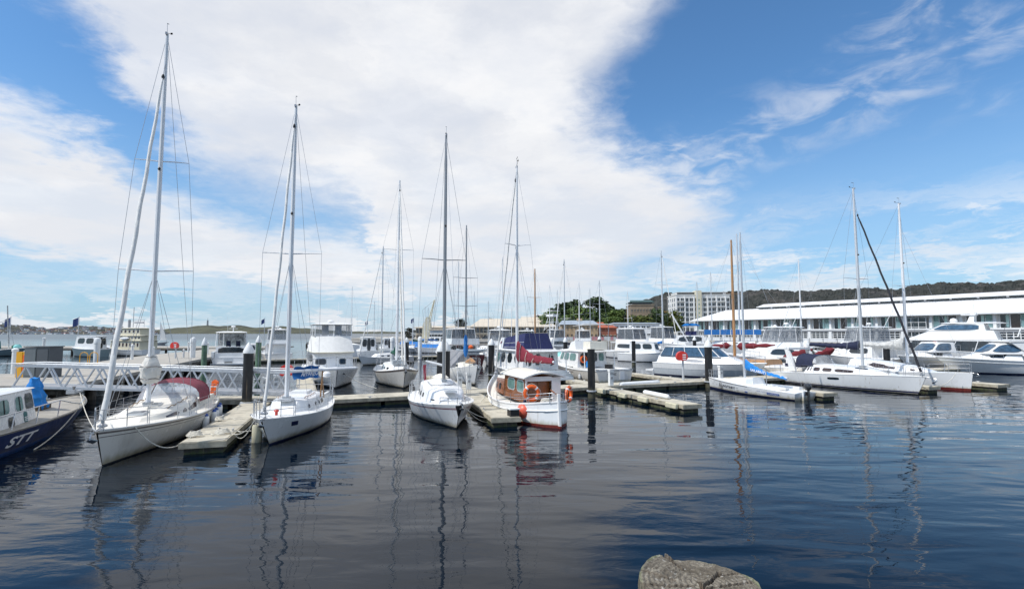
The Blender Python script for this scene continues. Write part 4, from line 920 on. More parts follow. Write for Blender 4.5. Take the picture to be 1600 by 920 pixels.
# L0 : blue work launch, partly out of frame
def work_launch():
    h = Hull(11.5, 2.9, (0.85, 0.80, 1.02), 0.8, .85, 0, .5, wl=.82, wlb=.45, bowp=2.2)
    bow = P(112, 654); r = boat_frame('work_launch', 'dark blue work launch with a white wheelhouse and blue tarpaulin bundle', 'launch', bow, (0.37, -0.93), h.L/2-.8)
    make_hull(h, r, None, [(0, 'antifoul_dark'), (.12, 'hull_blueband'), (.22, 'hull_blueband'), (.96, 'hull_navy'), (1, 'deck_tan')], deckm='deck_tan', rail='deck_tan', railr=.045)
    S = lambda s, t: h.S(s, t, -1)
    text_on('hull_lettering', S, .18, .34, .40, .78, 'STT', 'text_white', r, bold=.03, shear=.25)
    text_on('bow_lettering', S, .80, .88, .62, .76, 'Pilot', 'text_grey', r, shear=.3)
    hs = House(-5.0, -.7, 2.0, 1.7, .80, 1.95, fr=.35, br=.1, tw=.9, bulge=.15); g = hs.build(r, 'gelcoat', 'wheelhouse')
    hs.slab(g, 'gelcoat', .06, .06, .15, .1)
    for q0, q1, gm in ((.83, .975, 'glass_dark'), (.64, .77, 'glass_green'), (.35, .52, 'glass_green')): hs.win(g, q0, q1, .42, .86, gm, rnd=.03)  # foremost dark pane stands in for the shaded open doorway
    hs.win(g, 1.12, 1.88, .35, .86, 'glass_dark', n=8, rnd=.12)
    for q in (.705, .435): part('window_bar', lambda b: patch(b, hs.S, q-.005, q+.005, .42, .86, 'black', .03, 2, out=lambda p: (0, p.y, 0)), g)
    hs.win(g, .50, .58, .06, .28, 'glass_dark', rnd=.3)
    hs.win(g, .76, .825, .03, .36, 'teal', rnd=.02, name='sign_panel', mirror=False)
    for t in (.08, .13, .18): part('sign_stripe', lambda b: patch(b, hs.S, .763, .822, t, t+.02, 'text_white', .025, 3, out=lambda p: (0, p.y, 0)), g)
    part('grab_rail', lambda b: (b.tube([h.deck(x, -.95)+Vector((0, 0, z)) for x, z in ((-4.5, .55), (-2.2, .6), (-.3, .62), (.9, .35), (2.4, .10))], .022, 'steel', n=6)), r)
    for x, z in ((-3.4, .58), (-1.9, .6), (-.3, .62)): part('stanchion', lambda b: b.tube([h.deck(x-.15, -.95), h.deck(x, -.95)+Vector((0, 0, z))], .020, 'steel', n=6), r)
    part('toe_board', lambda b: [b.tube([h.deck(2.2+i*.3, .9*s)+Vector((0, 0, .1)) for i in range(8)], .025, 'steel', n=5) for s in (1, -1)], r)
    part('bow_roller', lambda b: (b.box(5.3, 5.8, -.1, .1, 1.16, 1.26, 'steel'), b.lathe((5.0, 0, 1.2), [(.05, 0), (.05, .25), (.09, .3)], 'steel', n=8), b.box(4.6, 4.8, -.16, .16, 1.18, 1.36, 'steel')), r)
    def tarp(b):
        rows = []
        for i in range(11):
            f = i/10; z = .95+f*1.25; a = lerp(.38, .13, f**1.3)*(1+.12*math.sin(i*1.9)); rows.append([Vector((1.25-.12*f+a*1.25*math.cos(2*PI*k/18)*(1+.14*math.sin(3*2*PI*k/18+i*.5)), a*math.sin(2*PI*k/18)*(1+.2*math.sin(5*2*PI*k/18)), z+.03*math.sin(k))) for k in range(18)])
        b.grid(rows, 'cloth_bright', close=True); b.poly(rows[-1], 'cloth_bright')
    part('tarpaulin_bundle', tarp, r)
    part('winch_frame', lambda b: b.box(.8, 1.8, -.35, .35, .90, 1.10, 'bark'), r)
    return r
L0_ = work_launch()
# ------------------------------------------------------------------ water, docks, wharves
def ground():
    b = MB(); xs = [-9000, -1500, -300, -100, -40, 0, 40, 100, 300, 1500, 9000]; ys = [-400, -60, -10, 0, 12, 30, 60, 120, 300, 900, 4000, 12000]
    b.grid([[Vector((x, y, 0)) for x in xs] for y in ys], 'water'); o = b.build('water', smooth=False); tag(o, kind='structure')
    o['label'] = 'dark blue rippled harbour water'
ground()
def dock(p, q, w, label, side=1, z=0.42, panel=2.4, group=None, cleats=True, lod=0):
    """floating pontoon: axis p->q is one long edge, the pontoon lies on its left (side 1) or right (-1)"""
    p, q = Vector((p[0], p[1], 0)), Vector((q[0], q[1], 0)); d = q-p; L = d.length
    r = thing('floating_pontoon', label, 'pontoon', (p.x, p.y, 0), math.atan2(d.y, d.x), group)
    y0, y1 = (0, w) if side == 1 else (-w, 0); n = max(1, round(L/panel)); pl = L/n
    for i in range(n): part('deck_panel', lambda b: b.box(i*pl+.008, (i+1)*pl-.008, y0+.05, y1-.05, z-.09, z+random.uniform(-.004, .004), 'dock_concrete'), r, smooth=False)
    for ya, yb in ((y0, y0+.05), (y1-.05, y1)): part('edge_timber', lambda b: (b.box(0, L, ya-.012, yb+.012-.015, z-.20, z-.015, 'dock_edge'),), r, smooth=False)
    for xa in (0, L): part('end_timber', lambda b: b.box(xa-.03, xa+.03, y0-.03, y1+.03, z-.215, z-.03, 'dock_edge'), r, smooth=False)
    m = max(1, round(L/2.8)); fl = L/m
    for i in range(m): part('float', lambda b: b.box(i*fl+.12, (i+1)*fl-.12, y0+.10, y1-.10, -.3, z-.20, 'dock_float'), r, smooth=False)
    part('underframe', lambda b: b.box(.06, L-.06, y0+.07, y1-.07, z-.21, z-.10, 'dock_float'), r, smooth=False)
    if cleats:
        k = max(2, round(L/4))
        for i in range(k):
            for y in (y0+.14, y1-.14):
                x = L*(i+.5)/k; part('cleat', lambda b: (b.box(x-.13, x+.13, y-.018, y+.018, z+.05, z+.08, 'galv'), b.box(x-.05, x+.05, y-.02, y+.02, z-.01, z+.05, 'galv')), r)
    return r
def V2(x, y): return Vector((x, y))
WA, WB = V2(-9.8, 27.8), V2(13.8, 38.1); WD = (WB-WA).normalized(); WE = WB+WD*46
dock(V2(-17.6, 27.4), WA+V2(.02, -.1), 2.1, 'short pale pontoon joining the gangway foot to the main walkway')
dock(WA, WB, 2.1, 'long main walkway pontoon crossing behind the sloops', panel=2.6)
dock(WB+WD*.02, WE, 2.1, 'walkway pontoon running on to the right behind the moored sloops', panel=2.6)
def finger(nx, ny, dx, dy, L, w, label, **k):
    d = V2(dx, dy).normalized(); return dock(V2(nx, ny), V2(nx, ny)+d*L, w, label, side=-1, group='finger pontoons along the walkway', **k)
finger(-10.9, 17.1, -.30, .954, 10.6, 1.36, 'finger pontoon beside the cream sloop at lower left')
finger(-.86, 22.0, -.25, .968, 9.4, 1.25, 'finger pontoon between the burgundy striped sloop and the wooden launch')
F3 = finger(8.55, 25.9, -.36, .933, 9.3, 1.12, 'empty finger pontoon with white bumper blocks along its side')
finger(18.5, 30.8, -.38, .925, 9.0, 1.2, 'finger pontoon end showing behind the low white keelboat')
finger(27.7, 34.4, -.38, .925, 9.6, 1.2, 'finger pontoon end between the navy covered and red bottomed sloops')
finger(33.6, 35.8, -.38, .925, 10.5, 1.5, 'finger pontoon below the arch cruiser at far right')
d_ = V2(-.38, .925).normalized()
for (x, y, L, lab) in ((12.6, 39.8, 15, 'back finger pontoon beside the grey sports cruiser'), (-3.2, 33.0, 11, 'back finger pontoon behind the grey masted sloop'), (5.2, 36.5, 12, 'back finger pontoon beside the white cruiser with lifebuoys'), (24.5, 45.0, 13, 'back finger pontoon behind the navy boom cover'), (-12.5, 29.9, 12, 'back finger pontoon beside the big white trawler')):
    dock(V2(x, y), V2(x, y)+d_*L, 1.2, lab, side=-1, group='back finger pontoons')
dock(V2(-37, 66), V2(-12, 80), 1.8, 'far walkway pontoon beyond the white trawler', panel=3.2)
dock(V2(-11.9, 80.1), V2(40, 108), 1.8, 'farthest walkway pontoon among the distant boats', panel=3.4, cleats=False)
# bumper blocks of the empty finger, bumper tubes
def loc_on(r, x, y, z): m = Matrix.Translation(r.location) @ Matrix.Rotation(r.rotation_euler.z, 4, 'Z'); return m @ Vector((x, y, z))
for x in (.75, 3.2, 5.3, 7.6):
    def f(b): b.box(-.42, .42, -.10, .10, -.14, .14, 'dirty_cream')
    o = part('bumper_block', f, F3); o.location = (x, .12, .30)
    m = o.modifiers.new('b', 'BEVEL'); m.width = .05; m.segments = 2
def ctube(b, L, r, m):
    pr = [(-L/2, .02), (-L/2+.02, r*.6), (-L/2+.12, r*.95), (-L/2+.25, r), (L/2-.25, r), (L/2-.12, r*.95), (L/2-.02, r*.6), (L/2, .02)]
    b.tube([(x, 0, 0) for x, _ in pr], [q for _, q in pr], m, n=12)
def bumper(px0, py0, px1, py1, z, r, label):
    a, c = P(px0, py0, z), P(px1, py1, z); o = part('bumper_tube', lambda b: ctube(b, (c-a).length, r, 'fender_white'), None)
    o.location = (a+c)/2; o.rotation_euler = (0, 0, math.atan2(c.y-a.y, c.x-a.x)); tag(o, label, 'bumper', 'white bumper tubes on the pontoons')
bumper(1006, 612, 1045, 620, .56, .13, 'white bumper tube lying on the empty finger pontoon')
bumper(968, 601, 1030, 597, .45, .17, 'white bumper tube along the walkway edge')

# piles -------------------------------------------------------------------------------
def pile(x, y, top, r, shaft, label, cap='pile_white', kind=0, group='mooring piles'):
    t = thing('mooring_pile', label, 'pile', (x, y, 0), 0, group)
    part('shaft', lambda b: b.lathe((0, 0, 0), [(r, -1), (r, top*.35), (r, top*.7), (r, top)], shaft, n=16), t)
    if kind == 0: part('cap', lambda b: b.lathe((0, 0, top), [(r*1.12, -.05), (r*1.14, .06), (r*.55, .36), (r*.10, .52)], cap, n=16), t)
    elif kind == 1: part('cap', lambda b: b.lathe((0, 0, top), [(r*1.12, -.30), (r*1.14, .06), (r*.8, .25), (r*.15, .32)], cap, n=16), t)
    part('pile_collar', lambda b: b.lathe((0, 0, .42), [(r*1.10, -.04), (r*1.35, -.02), (r*1.35, .05), (r*1.10, .06)], 'galv', n=12), t)
    return t
def bpile(px, py, label, top=3.0, r=.24, shaft='pile_black', kind=0, cap='pile_white'):
    Y = (H-top)*F/(py-520.0); return pile((px-800)/F*Y, Y, top, r, shaft, label, cap, kind)
bpile(391, 550, 'black pile with white cone cap behind the gangway')
bpile(923, 545, 'tall black pile in front of the white fishing cruiser', r=.23, kind=2)
bpile(1105, 541, 'black pile with white cone cap beside the red hose cabinet', r=.27)
bpile(690, 547.5, 'left of the two black piles behind the grey mast'); bpile(697.5, 546.8, 'right of the two black piles behind the grey mast')
bpile(768, 538, 'black pile with white cap beside the burgundy boat', r=.27); bpile(636, 534, 'black pile with white cap right of the green sail cover', r=.27)
bpile(883, 533.5, 'black pile with white cap beside the aqua cover', r=.24); bpile(989, 532.5, 'thin uncapped black pile in front of the white flybridge cruiser', r=.24, kind=2)
bpile(1084, 531, 'small black pile below the blue striped canopy', r=.24); bpile(936, 530, 'dark pile among the distant masts', r=.24)
bpile(1258, 537, 'black pile with white dome behind the navy covered sloop', r=.24, kind=1); bpile(1382, 537, 'black pile behind the grey boom cover', r=.26, kind=2)
bpile(322, 538, 'weathered green pile with white cap behind the gangway', top=3.2, r=.17, shaft='pile_green'); bpile(406, 534, 'green pile with small white cap left of the white trawler', top=3.3, r=.2, shaft='pile_green')
for px, py, lab in ((155, 532, 'white pile beside the grey hulled cruiser'), (304, 531, 'thick white pile with dome cap on the long wharf'), (530, 530, 'slim white pile right of the white trawler'), (534.5, 532, 'second slim white pile right of the white trawler'), (657, 529, 'white pile beside the blue covered boats'), (614, 530, 'white pile behind the green sail cover')):
    bpile(px, py, lab, top=3.2, r=.27 if px != 534.5 else .12, shaft='pile_white', kind=1)
def post(px, py, hgt, r, m, label, zb=1.2, cap=True):
    Y = (H-zb)*F/(py-520.0); t = thing('white_post', label, 'post', ((px-800)/F*Y, Y, zb), 0, 'white posts on the wharf')
    part('shaft', lambda b: b.lathe((0, 0, 0), [(r, -.02), (r, hgt*.5), (r, hgt)], m, n=10), t)
    part('cap', lambda b: b.lathe((0, 0, hgt), [(r*1.2, -.06), (r*1.2, .08), (r*.4, .16)], m, n=10), t)
post(28, 583, 1.6, .16, 'pile_white', 'white post left of the yellow box'); post(210, 561, 1.45, .13, 'pile_white', 'white post on the wharf behind the cream sloop forestay'); post(242, 567, 1.4, .13, 'pile_white', 'white post on the wharf behind the cream sloop mast')
post(297, 550, 1.35, .12, 'pile_white', 'slim white post near the red lifering cabinet'); post(327, 553, 1.4, .12, 'pile_white', 'slim white post beside the green pile'); post(72, 543.2, 1.8, .22, 'pile_white', 'short white post on the far wharf'); post(347, 549, 1.5, .13, 'pile_white', 'white post left of the hardtop cruiser')
post(290, 558, .8, .1, 'galv', 'low grey post on the wharf edge')

# fixed wharves on the left --------------------------------------------------------------
def wharf(name, label, poly, z, th, edge_pts, step, zlow=-.5, pm='wharf_timber'):
    r = thing(name, label, 'wharf'); b = MB()
    b.prism([Vector((x, y, z-th)) for x, y in poly], (0, 0, th), 'wharf_concrete'); b.build('deck', r, smooth=False)
    def beam(b):
        for (a, c) in zip(edge_pts, edge_pts[1:]): b.bar((a[0], a[1], z-th-.13), (c[0], c[1], z-th-.13), .3, .26, 'wharf_timber')
    part('edge_beam', beam, r, smooth=False)
    for (a, c) in zip(edge_pts, edge_pts[1:]):
        a_, c_ = Vector(a), Vector(c); n = max(1, int((c_-a_).length/step)); dd = (c_-a_).normalized(); nn = Vector((-dd.y, dd.x))
        for i in range(n+1):
            p_ = a_.lerp(c_, i/n)
            for off in (0.25, 3.2): part('support_pile', lambda b: b.lathe((p_.x+nn.x*off, p_.y+nn.y*off, 0), [(.2, -1), (.2, z-th-.1)], pm, n=8), r)
    return r
wharf('fixed_wharf', 'long concrete wharf on dark piles running away behind the gangway', [(-23.6, 27.5), (-36.6, 64), (-45.5, 90), (-53, 90), (-45, 62), (-34.5, 35.5), (-48, 33), (-60, 27.5)], 1.2, .22, [(-60, 27.7), (-23.8, 27.7), (-36.8, 64), (-45.6, 90)], 3.6)
wharf('fixed_wharf', 'far low wharf across the harbour on the left', [(-150, 96), (-45.8, 96), (-45.8, 108), (-150, 108)], 1.25, .25, [(-150, 96.2), (-46, 96.2)], 5)
wharf('fixed_wharf', 'distant low jetty beyond the masts in the middle', [(-60, 150), (60, 190), (60, 200), (-60, 160)], 1.3, .4, [(-60, 150), (60, 190)], 8)
def gangway():
    A, B_ = Q(19, 604, 26.5), Q(452, 615, 27.0); d = B_-A; L = Vector((d.x, d.y, 0)).length
    r = thing('gangway', 'aluminium truss gangway sloping down from the wharf to the pontoon', 'gangway', (A.x, A.y, A.z), math.atan2(d.y, d.x)); k = d.z/L
    P3 = lambda x, y, z: Vector((x, y, z+k*x))
    part('walking_deck', lambda b: b.bar(P3(0, .62, -.02), P3(L, .62, -.02), 1.2, .06, 'grey_panel'), r, smooth=False)
    for y in (0, 1.25):
        part('bottom_chord', lambda b: b.bar(P3(0, y, 0), P3(L, y, 0), .09, .13, 'galv'), r, smooth=False)
        part('top_chord', lambda b: b.bar(P3(.1, y, 1.08), P3(L-.1, y, 1.08), .10, .12, 'galv'), r, smooth=False)
        n = 11; s = L/n
        for i in range(n):
            part('brace', lambda b: b.bar(P3(i*s+.05, y, .03), P3((i+.5)*s, y, 1.05), .06, .07, 'galv', up=(0, 1, 0)), r, smooth=False)
            part('brace', lambda b: b.bar(P3((i+.5)*s, y, 1.05), P3((i+1)*s-.05, y, .03), .06, .07, 'galv', up=(0, 1, 0)), r, smooth=False)
        part('hand_rail', lambda b: b.tube([P3(-.9, y, .1), P3(-1.0, y, .8), P3(-.6, y, 1.15), P3(.5, y, 1.20), P3(L, y, 1.20)], .025, 'galv', n=6), r)
    for i in range(0, 12, 2): part('cross_tie', lambda b: b.bar(P3(i*L/11.01+.05, .05, -.07), P3(i*L/11.01+.05, 1.2, -.07), .08, .08, 'galv'), r, smooth=False)
gangway()
def on_wharf(px, Y, z=1.2): return ((px-800)/F*Y, Y, z)
t = thing('electrical_cabinet', 'dark grey electrical cabinet on the wharf beside the yellow box', 'cabinet', on_wharf(73, 33))
part('body', lambda b: (b.box(-.78, -.03, -.5, .5, 0, 1.88, 'cab_grey'), b.box(-.0, .78, -.5, .5, 0, 1.90, 'dark_cabinet')), t, smooth=False)
part('cabinet_roof', lambda b: b.box(-.83, .83, -.55, .55, 1.905, 1.96, 'dark_cabinet'), t, smooth=False)
for x in (-.72, .06): part('door', lambda b: b.box(x, x+.66, -.525, -.50, .12, 1.78, 'cab_grey' if x < 0 else 'dark_cabinet'), t, smooth=False)
t = thing('fire_hose_box', 'yellow box standing left of the dark cabinet', 'box', on_wharf(45, 33))
part('body', lambda b: (b.box(-.32, .05, -.3, .3, 0, 1.6, 'yellow'), b.box(.05, .33, -.28, .3, 0, 1.58, 'yellow')), t, smooth=False); part('opening', lambda b: b.box(.10, .28, -.30, -.27, .3, 1.4, 'orange'), t, smooth=False)
t = thing('hoop_rail', 'yellow painted hoop rails on the wharf edge', 'hoop rail', on_wharf(143, 46.5))
for x in (-.45, .45):
    part('hoop', lambda b: b.tube([(x-.36, 0, 0), (x-.36, 0, .8), (x-.24, 0, 1.0), (x, 0, 1.06), (x+.24, 0, 1.0), (x+.36, 0, .8), (x+.36, 0, 0)], .035, 'yellow', n=6), t)
def ring_cab(px, Y, z, hgt, label):
    t = thing('lifebuoy_cabinet', label, 'lifebuoy cabinet', on_wharf(px, Y, z), 0, 'red lifebuoy cabinets')
    part('pole', lambda b: b.lathe((0.1, 0, 0), [(.09, 0), (.075, hgt), (.05, hgt+.3)], 'galv', n=10), t)
    def f(b):
        prof = [Vector((.42*math.cos(a)*(1.05 if math.sin(a) < 0 else 1), -.02, hgt+.05+.40*max(math.sin(a), -.75))) for a in [2*PI*i/20 for i in range(20)]]; b.prism([p+Vector((0, -.20, 0)) for p in prof], (0, .30, 0), 'red')
    o = part('red_shell', f, t)
    for i in range(3): part('white_lettering', lambda b: b.box(.02, .28, -.235, -.225, hgt-.18+i*.16, hgt-.10+i*.16, 'text_white'), o, smooth=False)
ring_cab(1063, 39.2, .42, 1.75, 'red lifebuoy cabinet on a grey pole beside the black pile'); ring_cab(276, 57, 1.2, 1.35, 'red lifebuoy cabinet on the wharf behind the cream sloop'); ring_cab(452, 32.5, .42, 1.15, 'red cabinet partly hidden behind the blue boom cloth')
def pedestal(px, py, label, hgt=.95, z=.42):
    Y = (H-z)*F/(py-520.0); t = thing('power_pedestal', label, 'power pedestal', ((px-800)/F*Y, Y, z), R(20), 'white power pedestals on the walkway')
    part('body', lambda b: b.box(-.14, .14, -.12, .12, 0, hgt, 'pile_white'), t, smooth=False); part('cap', lambda b: b.prism([(-.17, -.15, hgt), (.17, -.15, hgt), (.17, -.15, hgt+.06), (-.17, -.15, hgt+.14)], (0, .3, 0), 'pile_white'), t, smooth=False)
    part('light_slot', lambda b: (b.box(-.12, .12, -.135, -.12, hgt-.12, hgt-.09, 'text_grey'), b.box(-.12, .12, -.135, -.12, hgt-.2, hgt-.17, 'text_grey')), t, smooth=False)
    part('socket', lambda b: b.box(-.07, .07, -.14, -.12, hgt-.5, hgt-.35, 'grey_panel'), t, smooth=False)
pedestal(419, 618, 'white power pedestal behind the mast of the blue clothed sloop'); pedestal(719, 604, 'left white power pedestal behind the burgundy striped sloop'); pedestal(733, 607, 'right white power pedestal behind the burgundy striped sloop')
pedestal(953, 601, 'white power pedestal in front of the white fishing cruiser'); pedestal(435, 612, 'white power pedestal near the foot of the gangway'); pedestal(1123, 592, 'white power pedestal behind the low keelboat bow')
t = thing('dock_box', 'small black box with white lid on the finger pontoon corner', 'box', tuple(loc_on(bpy.data.objects['floating_pontoon.004'], .30, -1.02, .42)), R(-70))
part('body', lambda b: b.box(-.22, .22, -.2, .2, 0, .28, 'black'), t, smooth=False); part('lid', lambda b: b.box(-.26, .26, -.24, .24, .285, .33, 'pile_white'), t, smooth=False)

# fenders, ropes, buoy ---------------------------------------------------------------------
def fender(o, label, L=.62, r=.12, m='fender_white', tip='fender_blue', group='white fenders of the cream sloop'):
    t = thing('fender', label, 'fender', tuple(o), 0, group)
    part('body', lambda b: b.lathe((0, 0, 0), [(.03, -L/2), (r*.8, -L/2+.06), (r, -L/2+.14), (r, L/2-.14), (r*.85, L/2-.06), (.04, L/2)], m, n=12), t)
    part('tip', lambda b: b.lathe((0, 0, L/2-.05), [(r*.8, 0), (r*.6, .07), (.03, .11)], tip, n=10), t)
    part('line', lambda b: b.tube([(0, 0, L/2), (-.05, 0, L/2+.5)], .010, 'rope', n=4), t)
def on_boat(root, v): m = Matrix.Translation(root.location) @ Matrix.Rotation(root.rotation_euler.z, 4, 'Z'); return m @ Vector(v)
for i, (u, lab) in enumerate(((.44, 'foremost white fender on the cream sloop'), (.31, 'second white fender from the bow on the cream sloop'), (.255, 'third white fender from the bow on the cream sloop'), (.15, 'fourth white fender from the bow on the cream sloop'), (.085, 'hindmost white fender on the cream sloop'))):
    p_ = H1.S(u, .45, 1)+Vector((0, .13, 0)); fender(on_boat(S1, p_), lab)
fender(on_boat(S2, H2.S(.86, .38, -1)+Vector((0, -.17, -.1))), 'large grubby cream fender at the bow of the blue clothed sloop', .85, .17, 'dirty_cream', 'black', 'cream fenders')
fender(on_boat(S2, H2.S(.80, .25, -1)+Vector((0, -.14, -.1))), 'smaller cream fender behind the large one', .6, .11, 'dirty_cream', 'dirty_cream', 'cream fenders')
p_ = Q(820, 641.5, 23.1)
t = thing('mooring_buoy', 'round coral red buoy fender hung on the wooden launch', 'buoy', tuple(p_))
part('ball', lambda b: b.lathe((0, 0, 0), [(.04, -.36)]+[(.36*math.cos(a), .36*math.sin(a)) for a in [R(-75+15*i) for i in range(11)]]+[(.06, .38)], 'buoy', n=20), t)
part('eye', lambda b: b.lathe((0, 0, .36), [(.09, 0), (.07, .08), (.03, .14)], 'stripe_navy', n=10), t); part('line', lambda b: b.tube([(0, 0, .48), (.05, .05, 1.0)], .012, 'rope', n=4), t)
def rope(p, q, d, label, r=.016, n=14):
    o = part('mooring_rope', lambda b: b.tube(sag(p, q, d, n), r, 'rope', n=5), None); tag(o, label, 'rope', 'mooring ropes')
FN = Vector((-10.9, 17.1, .46)); dF = Vector((-.30, .954, 0)); nF = Vector((.954, .30, 0))
rope(on_boat(S1, H1.S(.88, 1, 1)), FN+dF*.7+nF*.15, .50, 'white mooring rope drooping from the cream sloop bow to the finger pontoon', .018)
rope(on_boat(S1, H1.S(.86, 1, 1)), on_boat(S1, H1.S(.45, .45, 1)), .15, 'thin rope slung along the cream sloop hull', .010)
rope(on_boat(S2, H2.S(.93, 1, -1)), FN+dF*1.2+nF*1.2, .25, 'upper white rope from the blue clothed sloop to the finger pontoon')
rope(on_boat(S2, H2.S(.90, 1, -1)), FN+dF*1.5+nF*1.25, .45, 'lower white rope from the blue clothed sloop to the finger pontoon')
rope(on_boat(L0_, (1.6, -1.38, .95)), on_boat(L0_, (-2.6, -1.55, .02)), .18, 'pale rope hanging over the side of the blue launch', .02)
rope(on_boat(L0_, (4.2, -.5, 1.25)), on_boat(S1, (H1.L/2-.4, -.2, 1.1)), .18, 'mooring rope from the blue launch to the cream sloop bow', .014)
rope(on_boat(S4, H4.S(.62, 1, 1)), Vector((-2.9, 29.0, .44)), .5, 'rope from the wooden launch to the walkway', .02); rope(on_boat(S3, H3.S(.97, .95, 1)), Vector((.0, 24.6, .4)), .45, 'upper rope from the burgundy striped sloop to the finger', .014); rope(on_boat(S3, H3.S(.95, .95, 1)), Vector((-.1, 25.2, .4)), .7, 'lower rope from the burgundy striped sloop to the finger', .014)
rope(on_boat(R3_, (5.3, -.9, 1.25)), Vector((28.6, 35.0, .45)), .3, 'pale rope from the red bottomed sloop bow to the finger', .02)
def coil(p, label, s=1.0):
    def f(b):
        for j in range(5):
            rr = .14+.03*j; b.tube([(rr*math.cos(k*PI/8)*s, rr*math.sin(k*PI/8)*s*.7, .02+.03*(4-j)+.02*math.sin(k)) for k in range(16)], .018, 'rope', n=4, closed=True)
        b.tube([(.2, 0, .03), (.45, .2, .02), (.6, .05, .02), (.9, .25, .02)], .018, 'rope', n=4)
    o = part('rope_coil', f, None); o.location = p; tag(o, label, 'rope coil', 'rope coils on the finger pontoon')
coil(tuple(FN+dF*.9+nF*.2), 'heap of white rope on the left edge of the finger pontoon'); coil(tuple(FN+dF*1.2+nF*1.0), 'heap of white rope on the right edge of the finger pontoon'); coil(tuple(FN+dF*4.2+nF*.25), 'small heap of rope further along the finger pontoon', .7)
# orange rescue sling on the stern of S1
t = thing('rescue_sling', 'orange rescue sling hung on the cream sloop stern rail', 'rescue sling', tuple(on_boat(S1, (-4.55, .85, 1.42))), 0)
part('cover', lambda b: b.prism([(-.12, 0, -.33), (.10, 0, -.36), (.20, 0, .25), (.05, 0, .36), (-.06, 0, .28)], (0, .16, 0), 'orange'), t); part('strap', lambda b: b.box(-.12, .20, -.012, -.002, .02, .06, 'text_white'), t, smooth=False)

